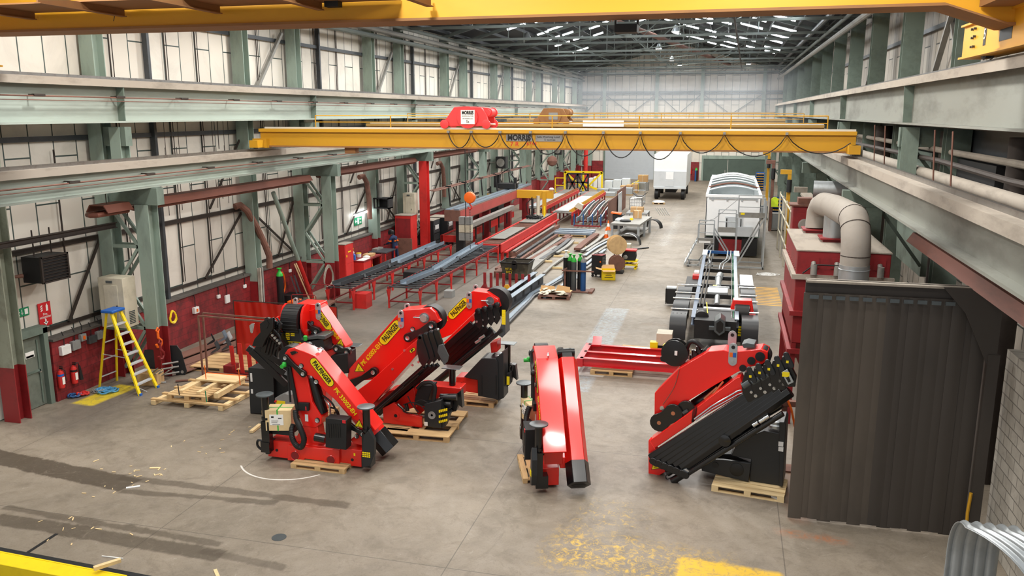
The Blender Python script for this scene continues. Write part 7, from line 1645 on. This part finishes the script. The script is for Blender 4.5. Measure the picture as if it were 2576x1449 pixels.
# red crane head mounted on that chassis
t = thing('loader_crane', 'red crane head with black ribbed guide on the near end of the bare chassis', 'crane', (.74,30.2,0))
MB().prism([(-.36,.7),(-.42,1.1),(-.32,1.5),(.32,1.5),(.4,1.1),(.36,.7),(.26,.7),(.26,1.3),(-.26,1.3),(-.26,.7)],-.25,.2).build('head_frame', pal, t, bevel=.02)
MB().lathe((0,-.12,1.02),[(.0,-.24),(.36,-.24),(.36,.24),(.0,.24)],32,'x').build('hose_guide', rub, t)
MB().tube((-.5,-.2,.95),(-.24,-.2,.95),.1,n=16).tube((.24,-.2,.95),(.46,-.2,.95),.1,n=16).build('pivot_boss', palb, t); MB().box(-.3,.3,-.35,.1,.0,.72).build('lower_cover', blkm, t)
for i in range(4): MB().box(-.1,.1,-.36,-.352,.52-i*.1,.59-i*.1).build('warning_label', lyel, t)
t = thing('battery_cart', 'small black charger cart beside the left mudguards of the chassis', 'cart', (-2.05,35.1,0)); MB().box(-.2,.2,-.15,.25,.1,.75).build('cart_body', blkm, t, bevel=.02); MB().path([(-.22,-.18,.1),(-.22,-.18,.75),(-.22,.2,.75),(-.22,.2,.1)],.02,6).build('handle', blkm, t); MB().box(-.2,.2,-.1,.25,.75,.8).build('cover_sheet', plastsheet, t)
solo('floor_panel', MB().prism([(0,0),(.55,-.1),(.6,.1),(.1,.25)],0,.03,'z').move((-2.15,30.5,0)), rust, 'rust-brown metal sheet on the floor left of the chassis', 'sheet')
p = onZ(1692,868); t = thing('equipment_box', 'pale box with yellow tag standing left of the cable reel', 'box', (-1.75,27.2,0)); MB().box(-.25,.25,-.3,.3,.5,.9).build('box', cream, t); MB().box(-.45,-.2,-.35,-.1,.3,.6).build('yellow_case', lyel, t); MB().box(-.2,.2,-.25,.25,0,.5).build('stand', blkm, t)
# maintenance platform
t = thing('access_platform', 'grey aluminium stepped access platform with handrails behind the chassis', 'platform', (0,0,0))
def AB(a, c, w_=.06, nm='strut', m=galv): return MB().bar(a, c, w_).build(nm, m, t)
yf, yb_ = 44.6, 46.2
levels = [(-1.35,-.55,1.35),(-.35,.55,1.95),(.65,1.95,2.75)]
for (xa, xb, z) in levels:
    MB().box(xa,xb,yf,yb_,z-.04,z).build('deck', galv, t); MB().box(xa,xb,yf-.03,yf,z-.05,z+.22).build('kick_plate', steel, t)
    for x in (xa, xb): MB().bar((x,yf,z),(x,yf,z+.95),.05).bar((x,yb_,z),(x,yb_,z+.95),.05).build('rail_post', galv, t)
    MB().bar((xa,yf,z+.95),(xb,yf,z+.95),.05).bar((xa,yb_,z+.95),(xb,yb_,z+.95),.05).bar((xa,yf,z+.5),(xb,yf,z+.5),.035).build('handrail', galv, t)
for y in (yf, yb_):
    for a, c in (((-.55,0),(-.55,1.35)),((.6,0),(.6,2.7)),((2.0,0),(2.0,3.6)),((-.55,1.9),(.6,.1)),((.65,.1),(1.95,2.7)),((-1.3,.1),(-.55,1.3)),((-1.9,.1),(2.05,.1))): MB().bar((a[0],y,a[1]),(c[0],y,c[1]),.07).build('strut', galv, t)
MB().bar((-1.35,yf,2.3),(-.55,yf,2.6),.03).bar((-.55,yf,2.6),(.65,yf,3.7),.03).build('sloping_rail', galv, t)
for x in (-1.8,2.0,.6): MB().bar((x,yf,.1),(x,yb_,.1),.07).lathe((x,yf,.06),[(.03,-.03),(.06,-.02),(.06,.02),(.03,.03)],10,'x').build('castor', rub, t)
MB().bar((-2.0,yf,.1),(-1.4,yf,1.4),.05).bar((-2.0,yb_,.1),(-1.4,yb_,1.4),.05).build('ladder_stile', galv, t)
for i in range(5): MB().box(-1.95+i*.12-.05,-1.95+i*.12+.05,yf,yb_,.2+i*.25,.23+i*.25).build('tread', galv, t)
for z in (.3,.6,.9,1.2): MB().bar((-1.0,yf+.2,z),(-.65,yf+.2,z),.03).build('small_rung', galv, t)
MB().box(.75,.95,yf-.04,yf-.03,2.85,2.95).build('yellow_tag', lyel, t); MB().box(-1.3,-.7,yf-.04,yf-.03,1.3,1.42).build('notice_strip', wht, t)
# white lorry body with open hooped roof
t = thing('lorry', 'white aluminium lorry body with open hooped roof standing in the right aisle', 'lorry', (0,0,0))
xa, xb, ya, yb2, z0, z1 = -1.1, 1.88, 48.3, 62.0, 1.2, 3.4
MB().box(xa,xb,ya,ya+.05,z0,z1).build('rear_panel', white, t, bevel=.01)
MB().box(xa,xa+.05,ya,yb2,z0,z1).box(xb-.05,xb,ya,yb2,z0,z1).build('side_panels', alu, t)
MB().box(xa,xb,yb2-.05,yb2,z0,z1+.25).build('front_panel', alu, t); MB().box(xa,xb,ya,yb2,z0-.05,z0).build('body_floor', dgreen, t)
MB().box(xa-.04,xa+.1,ya-.03,yb2,z1,z1+.12).box(xb-.1,xb+.04,ya-.03,yb2,z1,z1+.12).box(xa-.04,xb+.04,ya-.05,ya+.08,z1-.02,z1+.12).build('top_rail', white, t)
def hoop(y, m, w_=.12, rise=.28): MB().path([(xa+(xb-xa)*i/12, y, z1+.1+rise*math.sin(math.pi*i/12)) for i in range(13)], w_/2, 6).build('roof_hoop', m, t)
for y, m in ((51,alu),(53.2,rust),(55.4,alu),(57.6,alu),(59.8,white)): hoop(y, m)
MB().add([(xa+(xb-xa)*i/12, y, z1+.14+.3*math.sin(math.pi*i/12)) for y in (60.2,62.0) for i in range(13)], [(i,i+1,i+14,i+13) for i in range(12)]).build('roof_sheet', white, t)
MB().box(.0,.95,ya-.04,ya,1.55,2.3).build('tail_hatch', alu, t); MB().box(.05,.1,ya-.08,ya-.04,1.6,2.2).box(.82,.87,ya-.08,ya-.04,1.6,2.2).build('hatch_handle', blkm, t)
MB().box(xa+.15,xb-.2,ya-.07,ya,z1-.12,z1-.06).build('light_bar', galv, t)
for x in (xa+.3,.0,.8,xb-.3): MB().box(x,x+.1,ya-.06,ya,z1-.22,z1-.05).build('hinge', galv, t)
MB().box(.55,1.5,ya-.1,ya-.03,1.2,1.75).build('tail_lift', alu, t)
t2 = thing('truck', 'dark chassis with red lights under the white lorry body', 'truck', (0,0,0)); MB().box(-1.0,1.75,48.5,61,.55,1.1).build('chassis', blkm, t2); MB().box(-.3,.95,48.35,48.5,.15,1.0).build('red_underrun', redcol, t2); MB().box(-1.1,-.3,48.3,48.5,.1,1.1).box(.95,1.8,48.3,48.5,.1,1.1).build('mud_flap', rub, t2)
for x in (-.85,1.6):
    for y in (50.5,52,60): MB().lathe((x,y,.5),[(.2,-.2),(.48,-.2),(.5,-.1),(.5,.1),(.48,.2),(.2,.2)],22,'x').build('wheel', rub, t2)
# far white tipper lorry
t = thing('truck', 'bright white tipper body on wheels far down the aisle', 'truck', (0,0,0)); MB().box(-6.75,-3.7,79.9,88,1.15,4.2).build('tipper_body', white, t, bevel=.03)
MB().box(-6.7,-3.75,79.8,79.9,1.15,2.65).build('tailgate', alu, t); MB().box(-5.6,-4.9,79.75,79.8,1.9,2.6).build('tail_hatch', white, t); MB().box(-5.65,-4.85,79.75,79.8,1.25,1.8).build('lower_hatch', alu, t); MB().box(-6.7,-3.7,79.7,79.85,1.02,1.2).build('bumper', alu, t)
MB().box(-5.7,-4.7,80.8,87,.6,1.1).build('chassis', blkm, t)
for x in (-6.45,-4.0):
    for y in (80.4,82,86.5): MB().lathe((x,y,.5),[(.2,-.17),(.5,-.17),(.52,-.1),(.52,.1),(.5,.17),(.2,.17)],24,'x').build('wheel', rub, t)
# red blast plant with its ducts
t = thing('dust_plant', 'tall dark red steel dust collector housing with dusty top on the right', 'machine', (0,0,0))
x0, x1, y0, y1, zt1 = 1.8, 4.0, 21.9, 25.95, 4.6
MB().box(x0,x1,y0,y1,2.2,zt1).build('housing', redcol, t, bevel=.02); MB().box(x0-.02,x1+.02,y0-.02,y1+.02,zt1,zt1+.03).build('dusty_lid', dust, t)
for z in (3.95,3.0,2.0): MB().box(x0-.1,x1+.1,y0-.1,y0,z-.06,z+.06).box(x0-.1,x0,y0,y1,z-.06,z+.06).build('stiffening_rib', dust if z > 3.5 else redcol, t)
MB().add([(x0,y0,2.2),(x1,y0,2.2),(x1,y1,2.2),(x0,y1,2.2),(x0+.5,y0+.9,.9),(x1-.6,y0+.9,.9),(x1-.6,y1-.9,.9),(x0+.5,y1-.9,.9)],[(0,1,5,4),(1,2,6,5),(2,3,7,6),(3,0,4,7),(4,5,6,7)]).build('hopper', redcol, t)
for x in (x0,x1-.12):
    for y in (y0,y1-.12): MB().box(x,x+.12,y,y+.12,0,2.2).build('leg', redcol, t)
for x in (2.2,2.75,3.75): o = MB().box(x-.14,x+.14,y0-.02,y0,4.18,4.45).build('valve_flange', redcol, t); MB().tube((x,y0-.22,4.15),(x,y0-.02,4.32),.06,n=12).tube((x,y0-.2,4.05),(x,y0-.2,4.3),.08,n=12).build('valve', steel, o)
MB().path([(1.95,y0-.1,4.05),(2.2,y0-.22,4.3),(2.75,y0-.22,4.3),(3.1,y0-.15,4.28)],.02,6).build('air_hose', rub, t)
b = MB()
for i in range(14): b.tube((x0-.015,y0+.15+i*.3,4.1),(x0,y0+.15+i*.3,4.1),.02,n=6)
b.build('rivets', redcol, t)
for x, y in ((2.55,25.4),(2.85,23.7)): MB().box(x-.38,x+.38,y-.38,y+.38,zt1+.1,zt1+.14).box(x-.3,x+.3,y-.3,y+.3,zt1+.03,zt1+.1).build('duct_flange', redcol, t)
# ducts
t = thing('exhaust_duct', 'thick galvanised duct rising from the red plant in a bend', 'duct', (0,0,0)); r_ = .33
def bendpath(): 
    pts = [(3.0,20.75,z) for z in (3.0,3.3,3.6,3.9,4.2,4.5,4.8)]
    for i in range(1,9): a = math.pi/2*i/8; pts.append((3.0-.03*i/8,20.75+.75*(1-math.cos(a)),4.8+.75*math.sin(a)))
    return pts
bp = bendpath(); MB().path(bp[:6], r_+.01, 26).build('lower_duct', duct, t)
MB().path(bp[5:], r_, 26).build('bend', ductd, t)
b = MB()
for z in (3.2,3.6,4.0,4.4): b.lathe((3.0,20.75,z),[(r_,-.012),(r_+.025,0),(r_,.012)],26)
b.build('duct_seams', galv, t)
MB().path([bp[-1],(2.9,22.5,5.55),(2.8,23.6,5.55),(2.65,24.8,5.5)], r_*.98, 26).build('upper_duct', ductd, t)
MB().path([(2.65,24.8,5.5),(2.6,25.2,5.42),(2.56,25.4,5.2),(2.55,25.42,4.9),(2.55,25.4,4.74)], r_*.9, 24).build('rear_bend', ductd, t)
MB().tube((2.85,23.7,4.74),(2.85,23.7,5.5),.29,n=24).build('branch_duct', duct, t)
rg = MB().lathe((3.0,20.75,4.72),[(r_,-.012),(r_+.012,0),(r_,.012)],26)
for i_ in (10, 13): d_ = (Vector(bp[i_+1])-Vector(bp[i_-1])).normalized()*.01; rg.tube(Vector(bp[i_])-d_, Vector(bp[i_])+d_, r_+.01, n=26)
rg.build('joint_rings', pipeb, t)
MB().tube((2.95,31.2,5.3),(4.9,31.0,5.3),.37,n=26).build('cross_duct', duct, t); 
t = thing('elevator_tower', 'narrow dark red bucket elevator tower with a round wheel behind the plant', 'machine', (2.1,28.3,0))
z9 = onY(1977,518,28.3).z; MB().box(0,.75,0,.75,0,z9).build('tower', redcol, t, bevel=.02); MB().box(-.1,.9,-.08,.85,z9,z9+.05).build('cap_plate', rust, t); MB().box(.15,.6,.1,.6,z9+.05,z9+.25).build('cap_box', rust, t)
MB().prism([(.75,z9-.1),(1.3,z9-1.3),(.75,z9-1.3)],.1,.6).build('chute', redcol, t); MB().lathe((.38,-.04,z9-.6),[(.04,-.06),(.17,-.06),(.2,-.02),(.2,.02),(.17,.04),(.04,.04)],24,'y').build('belt_wheel', steel, t); MB().box(.16,.6,-.02,0,z9-1.0,z9-.2).build('guard', redcol, t)
# small clutter between plant and curtain
t = thing('strap_stand', 'rust-brown steel stand with orange strap beside the black curtain', 'stand', (1.45,18.8,0)); MB().box(0,.12,0,.12,0,1.6).bar((0,.06,1.6),(.9,.06,1.6),.14,.12).box(-.2,.35,-.1,.3,0,.04).build('stand', rust, t); MB().path([(.1,-.02,1.72),(.2,-.05,1.5),(.35,-.05,.9),(.5,-.05,.35)],.025,5).build('orange_strap', orange, t)
solo('drum', MB().lathe((2.3,19.4,0),[(.25,0),(.28,.02),(.28,.8),(.2,.84)],20), blkm, 'dark drum half hidden behind the edge of the black curtain', 'drum')
# black strip curtain
cm = paint('dark_rubber_curtain', '#3f3934', .55, 0, .5, '#25211e', .9, (1,1,.3))
cm2 = paint('lighter_rubber_curtain', '#544c44', .55, 0, .6, '#2e2a26', .9, (1,1,.3))  # lighter tone for the left-hand strips
t = thing('strip_curtain', 'tall dark brown-grey rubber strip curtain hanging on the right', 'curtain', (0,0,0))
for i in range(17):
    xa = 1.55+i*.185; dy = (.006 if i % 2 else -.006)+.006*math.sin(i*1.7); pr_ = [(xa-.03,0),(xa+.06,-.006-.004*(i%3)),(xa+.14,-.006),(xa+.22,.004),(xa+.22,.012),(xa+.14,-.002),(xa+.06,-.004),(xa-.03,.01)]
    MB().prism([(x,16.42+dy+y) for x,y in pr_], .02+.04*math.sin(i*2.1)**2, 4.66, 'z').build('strip', (cm2 if i < 8 else cm), t)
for i in range(13): MB().box(1.62+i*.235,1.78+i*.235,16.33,16.37,4.56,4.63).build('clamp', dish, t)
MB().box(1.55,4.9,16.5,16.56,4.6,4.9).prism([(3.9,4.9),(4.9,4.9),(4.9,3.6),(4.75,3.5),(4.3,4.45)],16.3,16.33).build('header_plate', cm, t)
MB().prism([(1.55,4.86),(4.9,4.86),(4.9,4.9),(1.55,4.9)],16.38,16.62).build('dusty_ledge', dust, t)
MB().box(4.75,4.95,16.28,16.5,0,3.7).build('folded_edge', cm, t); MB().path([(4.74,16.27,.1),(4.72,16.27,.6),(4.74,16.27,1.0)],.03,6).build('yellow_edge', yel, t)
# pipes behind the right rails
pipe('thick dusty pipe along the right wall above the lower rail', [(5.35,8,6.35),(5.35,60,6.35)], .15, dust, 'pipe', 'wall_pipe', n=12)
pipe('thinner dusty pipe along the right wall under the upper rail', [(5.6,8,7.0),(5.6,60,7.0)], .08, dust, 'pipe', 'wall_pipe')
for i, y in enumerate((20.5,22.2,29,31)): solo('hanger_rod', MB().tube((4.9,y,5.0),(4.75,y,7.6),.02,n=6), rust, 'thin rusty hanger rod between the two right-hand rails', 'rod', 'hanger rods between the right rails')
h = heater('brown radiant tube heater hanging under the lower right rail', 13.0, 22.3, x=4.75, z=4.95)
for i, (y, z) in enumerate(((16,3.5),(20,3.5))): pipe(['nearer','further'][i]+' thick vertical grey pipe on the right wall panels', [(6.1,y+(2 if i == 0 else 13),0),(6.1,y+(2 if i == 0 else 13),7.2)], .16, ductd, 'pipe', 'vertical_pipe', n=12)
# corrugated arch, bottom right
t = thing('corrugated_arch', 'half-round arch of corrugated galvanised sheet at the lower right corner', 'sheet', (0,0,0))
cx, cy, cz, RR = 3.62, 12.5, 1.3, .78
vs_ = []; fs_ = []; na, nx = 40, 60
for i in range(nx+1):
    x = i/nx*.74; ph = (x % .165)/.165; rr = RR+.035*math.exp(-((ph-.5)/.17)**2)
    for j in range(na+1):
        if j < 8: a = 0; zz = -1.28+1.28*j/8
        elif j > na-8: a = math.pi; zz = -1.28+1.28*(na-j)/8
        else: a = math.pi*(j-8)/(na-16); zz = 0
        yy = cy-rr*math.cos(a)*1.0; vs_.append((cx+x+1.0*max(0, cy-yy), yy, cz+rr*math.sin(a)+zz))
for i in range(nx):
    for j in range(na): k_ = i*(na+1)+j; fs_.append((k_,k_+1,k_+na+2,k_+na+1))
o = MB().add(vs_, fs_).build('corrugated_sheet', galv, t, smooth=60); o.modifiers.new('thickness','SOLIDIFY').thickness = .012
# storage at the far right of the aisle
def bin_rack(label, p, rz, m=blue, n=7):
    t = thing('bin_rack', label, 'rack', p, rz); MB().box(-.42,-.38,-.2,.2,0,1.9).box(.38,.42,-.2,.2,0,1.9).box(-.42,.42,.16,.2,0,1.9).build('rack_frame', m, t)
    for i in range(n):
        s = MB().box(-.4,.4,-.22,.2,.1+i*.26,.13+i*.26).build('shelf', m, t)
        b = MB()
        for j in range(5): b.box(-.37+j*.155,-.24+j*.155,-.24,.1,.14+i*.26,.22+i*.26)
        b.build('small_bins', yel, s)
    return t
bin_rack('blue steel rack filled with yellow parts bins beside the white lorry body', (3.6,64.8,0), -.1); bin_rack('second blue parts rack far behind the white lorry body', (3.3,92,0), 0, blu2)
for i, (x, y, h_, m, lab) in enumerate(((2.6,67,1.0,dish,'grey machine trolley beside the blue parts rack'),(1.2,90,1.6,galv,'pale machine cabinet by the green doors'),(2.1,88,1.3,dish,'dark grey cabinet by the green doors'),(3.4,60.5,1.2,steel,'steel shelf unit with odds and ends behind the platform'))):
    t = thing('machine_cabinet', lab, 'cabinet', (x,y,0)); MB().box(-.5,.5,-.4,.4,.1,h_).build('cabinet_body', m, t, bevel=.02); MB().box(-.45,.45,-.42,-.4,.2,h_-.1).build('door', gry, t)
    for xx in (-.4,.4): MB().box(xx-.05,xx+.05,-.3,.3,0,.1).build('foot', blkm, t)
t = thing('guard_rail', 'cream painted guard rail and gates along the right side', 'railing', (0,0,0))
for i, y in enumerate((34,37,40,43,46,49,52)): MB().box(3.05,3.13,y,y+.08,0,3.6-.03*i).build('post', cream, t)
for z in (1.2,2.4,3.3): MB().bar((3.09,34,z),(3.09,52,z),.06).build('rail', cream, t)
for i, (x, y, z1, m, lab) in enumerate(((3.6,42,4.9,yel,'nearest yellow jib post behind the red elevator tower'),(3.4,50,5.2,yel,'second yellow jib post along the right side'),(3.0,60,5.2,rust,'third, rust-brown jib post along the right side'),(3.2,72,5.2,yel,'furthest yellow jib post along the right side'))):
    t = thing('jib_post', lab, 'post', (x,y,0)); MB().box(-.1,.1,-.1,.1,0,z1-.6).build('post', m, t); MB().box(-.5,.1,-.12,.12,z1-.6,z1-.35).build('arm', dust if i == 0 else m, t); MB().tube((0,-.2,z1-1.6),(0,-.2,z1-.9),.14,n=12).build('motor', blkm, t)
t = thing('jib_crane', 'dusty angled jib arm with orange lever above the cross duct', 'arm', (0,0,0)); MB().bar((2.9,33.5,5.0),(3.4,31.6,4.4),.4,.08).build('arm', dust, t); MB().box(3.2,3.5,31.6,31.8,3.9,4.4).box(2.8,3.0,33.3,33.6,0,4.9).build('bracket', yel, t); MB().bar((3.5,34,4.9),(4.3,33.5,4.2),.15,.15).build('orange_bar', orange, t)
heap('loops of white hose lying on the floor beside the access platform', 'floor_hose', 'hose', (2.2,43.3,0), .45, wht, 8, .015, .03)
solo('hi_vis_vest', MB().prism([(-.2,0),(.2,0),(.22,.5),(.08,.6),(-.08,.6),(-.22,.5)],-.05,.05).move((2.95,55,2.2)), paint('hi_vis','#d6f02a',.7), 'bright yellow-green vest hanging among the right-hand racks', 'vest')
# far red wall fittings and what stands by the end wall
for i, x in enumerate((-6.3+2.6,-3.4)): t = thing('gas_cylinder', ['left','right'][i]+' gas cylinder with coloured top by the far red wall', 'gas cylinder', (x-.2 if i else x, 102.5,0)); MB().lathe((0,0,0),[(.13,0),(.13,1.3)],14).build('cylinder_body', blue if i == 0 else blkm, t); MB().lathe((0,0,1.3),[(.13,0),(.05,.2),(.06,.3)],14).build('shoulder', grn, t)
t = thing('extinguisher_board', 'pair of red extinguishers on the far red wall', 'fire extinguisher', (-7.9+3.1,103.7,.8)); MB().tube((0,0,0),(0,0,.6),.12).build('left_extinguisher', brred, t); MB().tube((.45,0,0),(.45,0,.6),.12).build('right_extinguisher', brred, t)
# yellow and dark frames at the far left
t = thing('test_frame', 'bright yellow braced steel frame at the far left of the hall', 'frame', (0,0,0)); ya_ = 84.5
p0 = onY(1421,432,ya_); p1 = onY(1515,432,ya_); zT = p0.z; xa, xb = p0.x, p1.x; xm = (xa+xb)/2
for a, c in (((xa,0),(xa,zT)),((xb,0),(xb,zT)),((xm,0),(xm,zT)),((xa,zT),(xb,zT)),((xa,zT),(xm,.4)),((xb,zT),(xm+.4,.6)),((xm,zT*.45),(xb,.2))): MB().bar((a[0],ya_,a[1]),(c[0],ya_,c[1]),.18,.15,up=(0,1,0)).build('frame_member', yel2, t)
t = thing('lattice_frame', 'dark grey lattice frame standing in front of the yellow one', 'frame', (0,0,0)); ya_ = 82.5
p0 = onY(1427,437,ya_); p1 = onY(1480,437,ya_); zT = p0.z; xa, xb = p0.x, p1.x; xm = (xa+xb)/2
for a, c in (((xa,0),(xa,zT)),((xb,0),(xb,zT)),((xm,0),(xm,zT)),((xa,zT),(xb,zT)),((xa,zT),(xm,.1)),((xm,zT),(xa,.1)),((xm,zT),(xb,.1)),((xb,zT),(xm,.1)),((xa,.3),(xb,.3)),((xa,zT*.6),(xb,zT*.6))): MB().bar((a[0],ya_,a[1]),(c[0],ya_,c[1]),.14,.12,up=(0,1,0)).build('frame_member', slate, t)
for i, (x0_, x1_, y_, h_, m, lab) in enumerate(((-15.5,-10.4,81,.5,galv,'long bundle of bright sections lying before the lattice frame'),(-12.5,-9.8,88,1.3,plastsheet,'pile wrapped in white plastic film near the roller shutter'),(-10.6,-8.8,86,.9,card,'row of brown cartons beside the white wrapped pile'),(-9.6,-8.9,87.5,1.1,yel2,'yellow box among the far cartons'),(-12.6,-9.0,83.5,.75,galv,'long bright wire cage stillage near the conveyor end'),(-14.5,-13.0,90,1.4,wht,'white crate stack behind the yellow frame'))):
    t = thing('stacked_goods', lab, 'goods', ((x0_+x1_)/2,y_,0)); w_ = (x1_-x0_)/2; n_ = 3
    for j in range(n_): MB().box(-w_+j*2*w_/n_+.03,-w_+(j+1)*2*w_/n_-.03,-.5,.5,.1,h_*(.8+.2*((j*7)%3)/2)).build('pack', m, t, bevel=.04)
    MB().box(-w_,w_,-.5,.5,0,.1).build('bearer', wood, t)
sbox('open cardboard box on top of the far goods near the shutter', (-8.6,89,.9), (1.0,.9,.7), card); solo('goods_stand', MB().box(-9.2,-8.0,88.4,89.6,0,.9), gry, 'grey stand under the far open cardboard box', 'stand')
t = thing('gate_frame', 'small yellow gate beside the far red column foot', 'gate', (-16.0,79,0)); MB().bar((0,0,.5),(0,0,1.9),.08).bar((.9,0,.5),(.9,0,1.9),.08).bar((0,0,1.9),(.9,0,1.9),.08).bar((0,0,1.2),(.9,0,1.2),.08).bar((0,0,.5),(.9,0,.5),.08).build('gate', yel2, t); MB().box(0,.08,-.04,.04,0,.5).box(.82,.9,-.04,.04,0,.5).build('feet', yel2, t)
pipe('red painted steel post beyond the yellow frame', [(-14.9,90,0),(-14.9,90,5.6)], .22, brred, 'post', 'steel_post')
for i, y in enumerate((63.5,86)):
    p = (-17.2,y,4.2); t = thing('wall_fan', ['nearer','further'][i]+' dark square fan box hung high on the far left wall', 'fan', p); MB().box(-.4,.4,-.1,.6,-.45,.45).build('casing', blkm, t); MB().lathe((0,-.11,0),[(.1,-.01),(.32,-.01),(.32,.01),(.1,.01)],18,'y').build('grille', steel, t); MB().bar((-1,.2,0),(-.4,.2,0),.06).build('bracket', steel, t)
